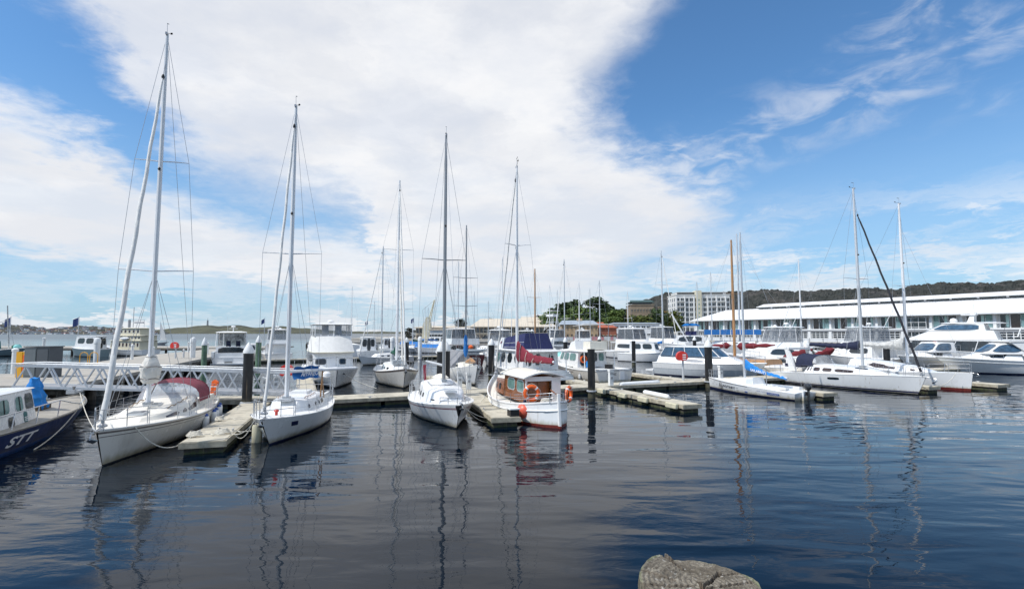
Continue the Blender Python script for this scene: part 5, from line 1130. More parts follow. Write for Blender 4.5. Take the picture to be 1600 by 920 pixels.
# foreground timber pile ------------------------------------------------------------------
def stump():
    cx, cy, top, rad = .785, 2.22, 2.950, .247
    t = thing('timber_pile', 'weathered grey timber pile with a split top in the foreground', 'timber pile', (cx, cy, 0))
    m = bpy.data.materials.new('weathered_timber'); m.use_nodes = True; T = NT(m.node_tree); p = m.node_tree.nodes['Principled BSDF']; tc = T.new('ShaderNodeTexCoord'); ob = tc.outputs['Object']
    sx = T.new('ShaderNodeSeparateXYZ'); T.l.new(ob, sx.inputs[0])
    n1 = T.noise(ob, 9, 8, .65); n2 = T.noise(T.map(ob, scale=(1, 1, .12)), 45, 6, .6); n3 = T.noise(ob, 60, 6, .7, .5); rr = T.m('SQRT', T.m('ADD', T.m('POWER', sx.outputs[0], 2), T.m('POWER', sx.outputs[1], 2)))
    ringv = T.m('SINE', T.m('MULTIPLY', T.m('ADD', rr, T.m('MULTIPLY', n1, .03)), 260)); 
    c = T.mix(T.step(n1, .3, .7), (.125, .104, .075), (.33, .295, .235)); gp = T.new('ShaderNodeNewGeometry'); c = T.mix(T.step(gp.outputs['Pointiness'], .50, .44), c, (.025, .02, .015)); c = T.mix(T.step(n3, .47, .60, 0, .8), c, (.07, .058, .042)); c = T.mix(T.step(T.noise(ob, 22, 6, .65, 1.0), .58, .64, 0, .8), c, (.46, .44, .40)); c = T.mix(T.step(ringv, .0, 1, 0, .45), c, (.13, .11, .085))  # pointiness mix puts the shade of the cracks into the colour
    gr = T.m('MULTIPLY', T.step(rr, rad*.93, rad*1.0), T.step(n1, .38, .6)); c = T.mix(T.m('MULTIPLY', gr, .55), c, (.16, .20, .09)); nz = T.new('ShaderNodeSeparateXYZ'); T.l.new(gp.outputs['True Normal'], nz.inputs[0]); fib = T.step(T.noise(T.map(ob, scale=(1, 1, .03)), 90, 4, .6), .35, .6); c = T.mix(T.m('MULTIPLY', T.step(nz.outputs[2], .75, .35), .7), c, T.mix(fib, (.03, .022, .015), (.20, .16, .12))); T.l.new(c, p.inputs['Base Color']); p.inputs['Roughness'].default_value = .9  # rim lichen; fibre streaks on steep faces, darkened in the colour as shading
    bp = T.new('ShaderNodeBump'); bp.inputs['Strength'].default_value = .9; bp.inputs['Distance'].default_value = .016; T.l.new(T.m('ADD', T.m('ADD', n2, n3), T.m('MULTIPLY', ringv, .08)), bp.inputs['Height']); T.l.new(bp.outputs[0], p.inputs['Normal']); M['weathered_timber'] = m
    from mathutils import noise as mn
    def crack(x, y):
        # main split runs from the back-left rim to the centre; several radial checks
        d = 0
        for (ax, ay, bx, by, w, dep) in ((-.09, .24, .0, .0, .012, .08), (.0, .02, .01, -.24, .020, .14), (.02, .0, .13, .12, .010, .04), (.03, -.02, .22, .03, .009, .04), (-.05, -.03, -.24, -.01, .009, .04), (.02, -.03, .22, -.13, .010, .04), (-.10, .02, -.22, .1, .008, .03), (.09, .08, .2, .11, .007, .03), (-.03, -.06, -.12, -.2, .01, .04)):
            vx, vy = bx-ax, by-ay; L2 = vx*vx+vy*vy; u = max(0, min(1, ((x-ax)*vx+(y-ay)*vy)/L2)); jx = .012*mn.noise(Vector((x*20, y*20, ax*9))); q = math.hypot(x-ax-u*vx+jx, y-ay-u*vy); d = max(d, dep*max(0, 1-q/w))
        return d
    def top_z(x, y):
        z = .003*mn.noise(Vector((x*40, y*40, 1)))+.003*mn.noise(Vector((x*12, y*12, 5)))+.002*math.sin(math.hypot(x, y)*300+3*mn.noise(Vector((x*8, y*8, 2))))
        side = x+.26*.0+(y-.02)*.27
        if side < -.01 and y > -.085+.01*math.sin(x*60)+.006*math.sin(x*190): z += .016+.022*(y/.26)+.02*x
        if y < -.17+.2*x: z -= .018
        return z-crack(x, y)
    n = 300; nr = 130; b = MB(); rows = []
    for j in range(nr+1):
        f = j/nr; row = []
        for k in range(n):
            a = 2*PI*k/n; R0 = rad*(1+.02*math.sin(3*a+1)+.015*math.sin(7*a)+.012*mn.noise(Vector((math.cos(a)*6, math.sin(a)*6, 0)))); r_ = R0*f; x, y = r_*math.cos(a), r_*math.sin(a)
            row.append(Vector((x, y, top+top_z(x, y)-(.012 if j == nr else 0))))
        rows.append(row)
    sides = []
    for dz in (.03, .08, .2, .5, 1.2, 2.9, 3.6):
        sides.append([Vector((v.x*(1.012-.006*math.sin(k*2.3)-.010*(mn.noise(Vector((math.cos(2*PI*k/n)*14, math.sin(2*PI*k/n)*14, dz)))+.3)), v.y*(1.012), top+(v.z-top)*.5*(1 if dz < .1 else 0)-dz)) for k, v in enumerate(rows[-1])])
    b.grid(rows[1:]+sides, 'weathered_timber', close=True); b.poly(rows[1], 'weathered_timber'); b.build('trunk', t, ang=.9)
stump()
# ------------------------------------------------------------------ motor boats and farther craft
def W3(px, Y): return Vector(((px-800)/F*Y, Y, 0))
def mframe(label, ctr, bow_dir, name='motor_cruiser', cat='motor boat', group=None):
    d = Vector((bow_dir[0], bow_dir[1])).normalized(); return thing(name, label, cat, (ctr.x, ctr.y, 0), math.atan2(d.y, d.x), group)
def mhull(r, L, B, fb, main='gelcoat', anti='antifoul_navy', stripe=None, rake=1.3, n=16, deckm='gelcoat', wl=.08):
    h = Hull(L, B, fb, rake, .9, .0, .4, wl=.84, wlb=.30, bowp=2.4, full=.8)
    bd = [(0, anti), (wl, anti)]+([(stripe[0], main), (stripe[1], stripe[2])] if stripe else [])+[(1, main)]
    make_hull(h, r, None, bd, n=n, deckm=deckm, rail='gelcoat', railr=.05); return h
def brail(r, h, x0, hgt=.65, n=5, m='steel'):
    def f(b):
        pts = []; xs = [lerp(x0, h.L/2-.1, i/(n-1)) for i in range(n)]
        for s in (1, -1):
            pp = [h.deck(x, .92) for x in xs]; pp = [Vector((p.x, max(p.y, .06)*s, p.z+hgt)) for p in pp]; pts += pp if s == 1 else pp[::-1]
        b.tube(pts, .022, m, n=5)
        for p in pts: b.tube([(p.x, p.y*.97, p.z-hgt), p], .016, m, n=4)
    part('bow_rail', f, r)
def clears(r, hs, q=((.03, .97), (1.03, 1.97)), t0=.03, t1=.97, m='clear_vinyl'):
    for a, c in q: hs.win(r, a, c, t0, t1, m, rnd=0, name='clear_panel', off=.0, n=4)
def frame_posts(r, hs, qs=(0, .5, 1, 1.5, 2, 2.5, 3), m='mast_white', rad=.03):
    for q in qs: part('post', lambda b: b.tube([hs.S(q, 0), hs.S(q, 1)], rad, m, n=5), r)
def awn(r, x, x2, y, z0, z1):
    for s in (-1, 1): part('awning_post', lambda b: b.tube([(x, y*s, z0), (x2, y*s, z1)], .04, 'gelcoat', n=5), r)
def seat(r, x, y, z, m='gelcoat'): part('helm_seat', lambda b: (b.box(x-.2, x+.2, y-.25, y+.25, z, z+.5, m), b.box(x-.25, x-.15, y-.25, y+.25, z+.5, z+1.0, m)), r)
def radar(r, x, z, mast=.5):
    def f(b):
        b.tube([(x, 0, z), (x-.15, 0, z+mast)], .06, 'gelcoat', n=6); b.lathe((x-.1, 0, z+mast), [(.05, 0), (.26, .03), (.28, .12), (.20, .2), (.02, .22)], 'gelcoat', n=12); b.tube([(x-.15, -.5, z+mast*.7), (x-.15, .5, z+mast*.7)], .025, 'gelcoat', n=5)
        b.tube([(x-.2, .6, z), (x-.7, .65, z+1.9)], .012, 'mast_white', n=4)
    part('radar_mast', f, r)

# M1 : large white trawler, bow toward us
def m1():
    bow = P(524, 607); d = Vector((-.40, .917, 0)).normalized(); L = 12; c = bow+d*(L/2-1.3); r = mframe('big white flybridge trawler with cloth covered windscreen and clear upper enclosure', c, -d)
    h = mhull(r, L, 4.3, (1.15, 1.15, 1.55), anti='antifoul_dark'); x = 1.9
    a = House(-4.8, x+.6, 3.4, 2.9, 1.2, 2.5, .25, 0, .97, .25); g = a.build(r, 'gelcoat', 'saloon')
    for q0, q1 in ((1.06, 1.30), (1.66, 1.80)): a.win(g, q0, q1, .35, .62, 'glass_dark', mirror=False)
    a.win(g, .08, .9, .45, .85, 'glass_dark')
    k = House(-3.6, x+.75, 3.45, 3.0, 2.5, 3.75, .75, 0, .84, .35); k2 = k.build(r, 'cloth_pale' if False else 'sail_white', 'windscreen_cover')
    part('cover_hem', lambda b: b.tube([k.S(q/10, .02) for q in range(0, 31)], .03, 'dirty_cream', n=5), k2)
    f = House(-3.2, x-.0, 2.9, 2.7, 3.75, 4.62, .12, 0, .98, .25); fl = f.build(r, 'gelcoat', 'flybridge', roof=False) if False else None
    part('fly_coaming', lambda b: b.grid([[f.S(q, t) for q in f.qs()] for t in (0, .12)], 'gelcoat', close=True), r)
    clears(r, f, ((.02, .5), (.52, .98), (1.02, 1.48), (1.52, 1.98)), m='clear_vinyl'); frame_posts(r, f, (0, .5, 1, 1.5, 2, 2.5, 3)); f.slab(r, 'gelcoat', .12, .10, .2, .2, name='hardtop'); seat(r, .2, .5, 3.7); seat(r, .2, -.5, 3.7); radar(r, -1.2, 4.75, .1)
    part('anchor_hawse', lambda b: b.lathe((0, 0, 0), [(.02, -.05), (.12, 0), (.02, .05)], 'black', n=8), r).location = h.S(.93, .72, 1)+Vector((0, .05, 0))
    brail(r, h, .8, .75, 6); part('mooring_line', lambda b: b.tube(sag(h.S(.93, .7, 1)+Vector((0, .1, 0)), h.S(.93, .7, 1)+Vector((1.2, 2.2, -1.0)), .1), .025, 'rope', n=4), r)
m1()
def m2():
    c = W3(360, 61.5); d = Vector((-.40, .917, 0)).normalized(); L = 12; r = mframe('white hardtop cruiser moored stern first at the wharf end', c+d*L/2, d)
    h = mhull(r, L, 4.0, (1.0, 1.1, 1.5)); part('swim_platform', lambda b: b.box(-L/2-.9, -L/2, -1.8, 1.8, .25, .42, 'gelcoat'), r)
    part('transom_door', lambda b: (b.box(-L/2-.03, -L/2-.005, -.5, .5, .3, .95, 'hull_grey'), b.box(-L/2-.06, -L/2-.03, -.4, .4, .45, .6, 'text_grey')), r, smooth=False)
    a = House(-3.3, 2.6, 3.5, 2.6, 1.1, 2.3, .9, 0, .95, .3); g = a.build(r, 'gelcoat', 'saloon'); a.win(g, .1, .9, .35, .8, 'glass_dark'); a.win(g, 1.05, 1.95, .3, .9, 'glass_dark'); a.win(g, 3.1, 3.9, .2, .9, 'glass_dark', mirror=False)
    part('cockpit_side', lambda b: (b.box(-6, -3.3, 1.55, 1.85, .9, 1.75, 'gelcoat'), b.box(-6, -3.3, -1.85, -1.55, .9, 1.75, 'gelcoat'), b.box(-5.7, -5.1, -1.5, 1.5, .9, 1.6, 'gelcoat')), r)
    f = House(-3.4, .9, 3.4, 2.6, 2.3, 4.0, .7, -.0, .94, .2); clears(r, f, ((.35, .95), (1.03, 1.97)), m='clear_smoke'); frame_posts(r, f, (0, .5, 1, 2, 2.5, 3), rad=.05); f.slab(r, 'gelcoat', .12, .13, .3, .5, name='hardtop')
    seat(r, -1.2, -.6, 2.0, 'cloth_navy'); seat(r, -1.2, .5, 2.0, 'cloth_navy'); radar(r, -1.5, 4.15, .55); brail(r, h, .8)
m2()
def m5():
    c = W3(733, 62); d = Vector((-.38, .925, 0)).normalized(); L = 13; r = mframe('burgundy hulled flybridge cruiser with an inflatable across its stern', c+d*L/2, d)
    h = mhull(r, L, 4.5, (1.35, 1.3, 1.7), 'hull_burgundy', 'antifoul_dark', (.9, 1.0, 'gelcoat'))
    flat_text('name_lettering', 'Bonafide Too', (-L/2-.02, 1.0, .85), (0, -1, 0), (0, 0, 1), .26, 'text_white', r, .01, .2, 2.0); flat_text('port_lettering', 'Hobart', (-L/2-.02, .45, .5), (0, -1, 0), (0, 0, 1), .2, 'text_white', r, .01, .2, .9)
    a = House(-4.2, 3.0, 3.8, 2.7, 1.3, 2.6, .8, 0, .95, .3); g = a.build(r, 'gelcoat', 'saloon'); a.win(g, .08, .9, .35, .8, 'glass_dark'); a.win(g, 3.08, 3.5, .1, .85, 'glass_dark', mirror=False); a.win(g, 3.6, 3.92, .3, .85, 'glass_dark', mirror=False); a.win(g, 1.05, 1.95, .3, .9)
    part('cockpit_cap', lambda b: (b.box(-6.5, -4.2, 1.8, 2.1, 1.3, 1.65, 'gelcoat'), b.box(-6.5, -4.2, -2.1, -1.8, 1.3, 1.65, 'gelcoat')), r)
    f = House(-5.2, 1.4, 3.6, 2.6, 2.6, 3.3, .5, 0, .95, .2); f2 = f.build(r, 'gelcoat', 'flybridge'); g2 = House(-4.3, 1.0, 3.2, 2.4, 3.3, 4.45, .3, .1, .9, .2); clears(r, g2, ((.02, .48), (.52, .98), (1.03, 1.97), (3.03, 3.48), (3.52, 3.97)), m='clear_smoke'); frame_posts(r, g2); g2.slab(r, 'gelcoat', .08, .1, .1, .1, name='hardtop')
    part('ladder', lambda b: [b.tube([(-4.3, y, 1.4), (-4.9, y, 3.3)], .03, 'steel', n=5) for y in (-1.1, -.7)]+[b.tube([(-4.35-.12*i, -1.1, 1.6+.4*i), (-4.35-.12*i, -.7, 1.6+.4*i)], .02, 'steel', n=4) for i in range(5)], r)
    t = thing('inflatable_dinghy', 'small grey inflatable slung across the burgundy boat stern', 'dinghy', tuple(on_boat(r, (-6.9, 0, 1.85))), r.rotation_euler.z)
    part('tube', lambda b: b.tube([(0, -1.6, 0), (-.35, -1.2, 0), (-.35, 1.2, 0), (0, 1.6, .1), (.35, 1.2, 0), (.35, -1.2, 0)], .2, 'dinghy_grey', n=8, closed=True), t); part('orange_float', lambda b: b.lathe((0, -.1, .25), [(.1, 0), (.3, .1), (.3, .3), (.1, .45)], 'orange', n=10), t)
    brail(r, h, .8)
m5()
def m6():
    c = P(858, 601); d = Vector((-.42, .907, 0)).normalized(); L = 11.5; r = mframe('white trawler yacht with a navy flybridge enclosure and grey stern boarding steps', c+d*L/2, d)
    h = mhull(r, L, 4.0, (.95, 1.05, 1.7), anti='antifoul_dark', stripe=(.55, .60, 'stripe_grey'))
    a = House(-4.4, 1.9, 3.2, 2.8, 1.05, 2.5, .55, 0, .97, .25); g = a.build(r, 'gelcoat', 'saloon')
    for q0, q1 in ((.10, .28), (.36, .52), (.60, .76)): a.win(g, q0, q1, .35, .88, 'glass_dark', rnd=.4)
    for q0, q1 in ((3.08, 3.24), (3.34, 3.5), (3.74, 3.86)): a.win(g, q0, q1, .25, .86, 'glass_dark', mirror=False, rnd=.4)
    for q0, q1 in ((1.04, 1.34), (1.38, 1.62), (1.66, 1.96)): a.win(g, q0, q1, .35, .9, 'glass_dark', rnd=.1)
    a.win(g, .82, .97, .30, .85, 'glass_green', rnd=.1); a.slab(g, 'gelcoat', .25, .12, .25, 1.2)
    awn(g, -5.5, -5.45, 1.7, 1.0, 2.55)
    f = House(-4.0, 1.0, 2.8, 2.2, 2.68, 4.0, .3, .3, .72, .2, zf=3.55); e = f.build(r, 'cloth_indigo', 'flybridge_enclosure')
    k = House(.6, 2.0, 2.4, 2.1, 2.5, 3.6, .5, 0, .8, .2); kk = k.build(r, 'gelcoat', 'fly_console'); k.win(kk, .3, .7, .5, .7, 'stripe_burgundy')
    part('fly_rail', lambda b: [b.tube([f.S(q/8, t)+Vector((0, 0, 0)) for q in range(0, 9)]+[f.S(2+q/8, t) for q in range(0, 9)], .025, 'steel', n=5) for t in (.12, .45)], e)
    part('ladder', lambda b: [b.tube([(-5.0, y, 1.0), (-5.3, y, 2.65)], .03, 'gelcoat', n=5) for y in (-.9, -.45)]+[b.box(-5.3, -5.1, -.9, -.45, 1.2+i*.35, 1.24+i*.35, 'gelcoat') for i in range(4)], g)
    t = thing('dinghy', 'upturned pale grey slatted dinghy on the white trawler stern', 'dinghy', tuple(on_boat(r, (-6.35, -.2, .55))), r.rotation_euler.z)
    def dg(b):
        rows = []
        for i in range(11):
            f_ = i/10; y = -1.5+3.1*f_; w = .62*(1-abs(2*f_-1)**3.2*.6); hh = .52*(1-abs(2*f_-1)**4*.45)
            rows.append([Vector((w*math.cos(PI*k/10), y, -.12+hh*math.sin(PI*k/10)**.7)) for k in range(11)])
        b.grid(rows, 'hull_grey'); b.poly(rows[0], 'hull_grey'); b.poly(rows[-1], 'hull_grey')
    part('hull', dg, t)
    for k in (3, 4, 5, 6, 7, 8): part('plank_rib', lambda b: b.tube([Vector((.64*(1-abs(2*i/10-1)**3.2*.6)*math.cos(PI*k/10), -1.5+3.1*i/10, -.10+.54*(1-abs(2*i/10-1)**4*.45)*math.sin(PI*k/10)**.7)) for i in range(11)], .022, 'dinghy_grey', n=4), t)
    brail(r, h, 1.5, .7, 6); part('mast', lambda b: b.tube([(1.2, 0, 3.5), (1.2, 0, 6.2)], .03, 'mast_white', n=5), r); part('bow_locker', lambda b: b.box(2.2, 3.4, -.6, .6, 1.5, 1.85, 'gelcoat'), r)
m6()
def m7():
    c = P(961, 598); d = Vector((-.36, .933, 0)).normalized(); L = 11.0; r = mframe('white fishing cruiser with green tinted windows seen over its broad stern', c+d*L/2, d)
    h = mhull(r, L, 3.7, (.95, .95, 1.55), main='hull_cream', anti='antifoul_dark', deckm='deck_white')
    flat_text('name_lettering', 'CADIZ', (-L/2-.03, .7, .62), (0, -1, 0), (0, 0, 1), .17, 'text_dark', r, .01, 0, .85)
    part('transom_gate', lambda b: (b.box(-L/2-.03, -L/2-.005, -.9, -.45, .25, .92, 'gelcoat'),), r, smooth=False)
    part('cockpit_rim', lambda b: (b.box(-5.5, -1.6, 1.45, 1.72, .95, 1.08, 'gelcoat'), b.box(-5.5, -1.6, -1.72, -1.45, .95, 1.08, 'gelcoat'), b.box(-5.5, -5.2, -1.72, 1.72, .95, 1.08, 'gelcoat')), r, smooth=False)
    a = House(-1.9, 2.8, 2.9, 2.2, 1.05, 2.38, .9, 0, .93, .3); g = a.build(r, 'gelcoat', 'wheelhouse')
    for q0, q1 in ((.10, .38), (.44, .68), (.74, .92)): a.win(g, q0, q1, .42, .88, 'glass_green', rnd=.08)
    for q0, q1 in ((1.05, 1.34), (1.37, 1.63), (1.66, 1.95)): a.win(g, q0, q1, .35, .88, 'glass_green', rnd=.08)
    a.win(g, 3.10, 3.44, .1, .9, 'glass_dark', mirror=False); a.win(g, 3.52, 3.66, .4, .9, 'glass_dark', mirror=False); a.win(g, 3.74, 3.92, .4, .9, 'glass_green', mirror=False)
    a.slab(g, 'gelcoat', .2, .09, .3, 1.4); awn(g, -3.2, -3.1, 1.45, 1.0, 2.4)
    part('roof_locker', lambda b: b.box(-2.9, -1.7, -.9, .75, 2.55, 3.25, 'cabin_cream'), g); part('roof_console', lambda b: b.prism([(-.2, .7, 2.5), (1.2, .7, 2.5), (.7, .7, 3.15), (-.1, .7, 3.3)], (0, -1.4, 0), 'gelcoat'), g)
    part('side_stripe', lambda b: [patch(b, lambda s, t: h.S(s, t, sd_), .35, .93, .72, .79, 'stripe_grey', .012, 10) for sd_ in (1, -1)], r)
    k = House(2.6, 4.0, 1.8, 1.3, 1.3, 1.75, .5, 0, .85, .3); k.build(r, 'gelcoat', 'fore_cabin')
    part('cockpit_tub', lambda b: b.box(-2.9, -2.5, .5, .95, 1.1, 1.6, 'cloth_bright'), r); part('engine_box', lambda b: (b.box(-3.8, -3.3, -.9, -.4, 1.0, 1.35, 'black'),), r)
    q = on_boat(r, (-2.05, .95, 1.75)); t = thing('lifebuoy', 'orange lifebuoy at the white fishing cruiser cabin', 'lifebuoy', tuple(q), r.rotation_euler.z)
    part('ring', lambda b: b.tube([(-.05, .27*math.cos(k*PI/8), .27*math.sin(k*PI/8)) for k in range(16)], .075, 'orange', n=6, closed=True), t)
    for u, wd in ((.25, 'hindmost'), (.42, 'middle'), (.55, 'foremost')): fender(on_boat(r, h.S(u, .4, 1)+Vector((0, .14, 0))), wd+' small fender on the white fishing cruiser', .5, .11, 'fender_white', 'grey_panel', 'small fenders of the white fishing cruiser')
    brail(r, h, 1.5, .55, 6)
m7()
def m8():
    st, bw = W3(1031, 51), W3(1150, 45.5); d = (bw-st).normalized(); L = 10; r = mframe('white and grey sports cruiser with blue tinted side glass', st+d*L/2, d)
    h = mhull(r, L, 3.4, (1.15, 1.2, 1.4), main='hull_grey', stripe=None); h2 = part('upper_topside', lambda b: [patch(b, lambda s, t: h.S(s, t, s_), .0, .995, .58, .99, 'gelcoat', .014, 14) for s_ in (1, -1)], r)
    tk = House(-4.6, 3.6, 2.9, 1.7, 1.2, 1.85, 1.6, .1, .8, .2); g = tk.build(r, 'gelcoat', 'cabin'); tk.win(g, .35, .62, .15, .6, 'grey_panel', rnd=.5)
    w = House(-4.3, 1.4, 2.6, 2.0, 1.85, 2.65, .9, .45, .88, .25); ww = w.build(r, 'glass_blue', 'glass_house'); w.slab(ww, 'gelcoat', .06, .08, .1, .1)
    frame_posts(ww, w, (0, .22, .45, .75, 1, 2, 2.25, 2.55, 2.78, 3), 'gelcoat', .04); part('swim_platform', lambda b: b.box(-5.8, -5, -1.5, 1.5, .35, .5, 'gelcoat'), r); brail(r, h, .6, .6)
m8()
def flybridge(label, st, bw, L=12, B=4.1, top=4.5, cover=False, clearm='clear_vinyl', hullm='gelcoat', fb=(1.1, 1.2, 1.7), rods=False, winm='glass_dark', target=None, hard=True):
    d = (bw-st).normalized(); r = mframe(label, st+d*L/2, d); h = mhull(r, L, B, fb, main=hullm)
    z1 = fb[1]; z2 = z1+1.25; a = House(-L*.30, L*.27, B*.84, B*.6, z1, z2, 1.7, .1, .9, .4); g = a.build(r, 'gelcoat', 'saloon')
    if cover: part('windscreen_cover', lambda b: b.grid([[a.S(q, t)+Vector((.03, 0, .02)) for q in [.55, .7, .85, 1, 1.25, 1.5, 1.75, 2, 2.15, 2.3, 2.45]] for t in (.12, .5, 1.0)], 'sail_white'), g)
    else: a.win(g, 1.04, 1.96, .2, .85, winm, rnd=.08)
    a.win(g, .10, .80 if not cover else .5, .38, .82, winm, rnd=.25, n=10, shape=None)
    f = House(-L*.30, L*.13, B*.76, B*.5, z2, z2+.55, .8, 0, .92, .4); ff = f.build(r, 'gelcoat', 'flybridge')
    part('fly_overhang', lambda b: b.box(-L*.40, -L*.295, -B*.40, B*.40, z2-.02, z2+.10, 'gelcoat'), ff); part('overhang_post', lambda b: [b.tube([(-L*.39, y, z1), (-L*.39, y, z2)], .04, 'gelcoat', n=5) for y in (-B*.38, B*.38)], ff)
    if hard:
        c_ = House(-L*.27, L*.04, B*.70, B*.55, z2+.55, top, .45, .1, .9, .2); clears(ff, c_, ((.02, .48), (.52, .98), (1.03, 1.97), (3.05, 3.95)), m=clearm); frame_posts(ff, c_); c_.slab(ff, 'gelcoat', .15, .1, .25, .35, name='hardtop')
        seat(ff, -.6, .5, z2+.3); radar(ff, -L*.15, top+.12, .25); part('deck_light', lambda b: b.lathe((-L*.05, -.5, top+.12), [(.2, 0), (.2, .15), (.05, .25)], 'gelcoat', n=10), ff)
    part('cockpit_rim', lambda b: (b.box(-L/2, -L*.3, B*.38, B*.45, fb[0], fb[0]+.12, 'gelcoat'), b.box(-L/2, -L*.3, -B*.45, -B*.38, fb[0], fb[0]+.12, 'gelcoat')), r)
    if rods:
        for y in (-1, 1): part('outrigger', lambda b: b.tube([(-L*.1, y*B*.38, z2+.2), (-L*.25, y*B*.6, z2+4.6)], .03, 'mast_white', n=5), ff)
    brail(r, h, .5, .65, 6); return r
flybridge('white flybridge game boat with a cloth covered windscreen behind the blue boom', W3(1292, 54), W3(1150, 60), 11.5, 4.3, 4.55, cover=True, rods=True)
flybridge('white flybridge cruiser behind the navy boom cover with tall clear panels', W3(1412, 56), W3(1285, 66), 12, 4.4, 4.6, cover=True, rods=True)
flybridge('white flybridge cruiser with smoky upper panels among the central moorings', W3(960, 86), W3(1024, 76), 13, 4.3, 4.6, clearm='clear_smoke')
flybridge('white cruiser with dark upper enclosure behind the central flybridge cruiser', W3(1010, 100), W3(1060, 92), 12, 4.2, 5.0, clearm='clear_smoke')
flybridge('white flybridge cruiser to the right of the burgundy boat', W3(784, 62), W3(772, 75), 12, 3.9, 4.3)
flybridge('distant white cruiser between the wharf and the white trawler', W3(438, 70), W3(425, 82), 11, 3.8, 4.4)
def m15():
    bw, st = W3(1402, 71), W3(1585, 62); d = (bw-st).normalized(); L = 17; r = mframe('very large white motor yacht with long dark saloon windows', (st+bw)/2, d, 'motor_yacht', 'motor yacht'); h = mhull(r, L, 5.0, (1.5, 1.7, 2.2))
    a = House(-5.5, 5.2, 4.2, 2.8, 1.7, 2.95, 1.2, 0, .95, .5); g = a.build(r, 'glass_dark', 'saloon'); a.slab(g, 'gelcoat', .12, .16, .6, .8); part('mullion', lambda b: [b.tube([a.S(q, 0), a.S(q, 1)], .05, 'gelcoat', n=4) for q in (0, .3, .52, .72, 1, 2, 2.28, 2.48, 2.7, 3)], g)
    f = House(-4.5, 4.6, 3.9, 2.5, 3.15, 4.3, 2.6, .4, .9, .4); ff = f.build(r, 'gelcoat', 'flybridge')
    k = House(-3.4, 2.4, 3.5, 2.3, 4.28, 5.15, 1.7, .2, .85, .4); kk = k.build(r, 'gelcoat', 'sky_lounge'); k.win(kk, .12, .95, .1, .85, 'glass_blue', n=12, rnd=.3); k.win(kk, 1.05, 1.95, .1, .85, 'glass_blue', n=6, rnd=.05); k.slab(kk, 'gelcoat', .2, .12, .3, 1.9, name='hardtop')
    part('radar_arch', lambda b: (b.prism([(-2.2, .9, 5.2), (-1.5, .9, 5.2), (-2.0, .7, 6.6), (-2.3, .7, 6.6)], (0, -.15, 0), 'gelcoat'), b.prism([(-2.2, -.75, 5.2), (-1.5, -.75, 5.2), (-2.0, -.55, 6.6), (-2.3, -.55, 6.6)], (0, -.15, 0), 'gelcoat'), b.box(-2.4, -1.0, -.9, .9, 6.2, 6.32, 'gelcoat'), b.lathe((-1.2, 0, 6.32), [(.1, 0), (.5, .05), (.5, .18), (.1, .25)], 'gelcoat', n=12), b.lathe((-.2, .5, 5.3), [(.3, 0), (.42, .2), (.3, .5), (.02, .6)], 'gelcoat', n=12), b.tube([(-2.15, 0, 6.3), (-2.15, 0, 7.6)], .04, 'gelcoat', n=5)), kk)
    brail(r, h, -1.0, .8, 8); part('fly_rail', lambda b: b.tube([(-4.5, -1.7, 4.1), (-6.8, -1.8, 4.1), (-6.8, 1.8, 4.1), (-4.5, 1.7, 4.1)], .03, 'steel', n=5), ff); part('aft_deck', lambda b: b.box(-7.2, -4.4, -1.9, 1.9, 3.0, 3.15, 'gelcoat'), ff)
    part('deck_chair', lambda b: (b.box(-5.8, -5.2, -1.5, -.9, 3.5, 3.6, 'gelcoat'), b.prism([(-5.9, -1.5, 3.5), (-5.8, -1.5, 3.5), (-6.1, -1.5, 4.5), (-6.2, -1.5, 4.5)], (0, .6, 0), 'gelcoat')), ff)
    q = on_boat(r, (1.5, 2.25, 2.5)); t = thing('lifebuoy', 'orange lifebuoy on the rail of the very large motor yacht', 'lifebuoy', tuple(q), r.rotation_euler.z+PI/2)
    part('ring', lambda b: b.tube([(.05, .33*math.cos(k*PI/8), .33*math.sin(k*PI/8)) for k in range(16)], .09, 'orange', n=6, closed=True), t)
m15()
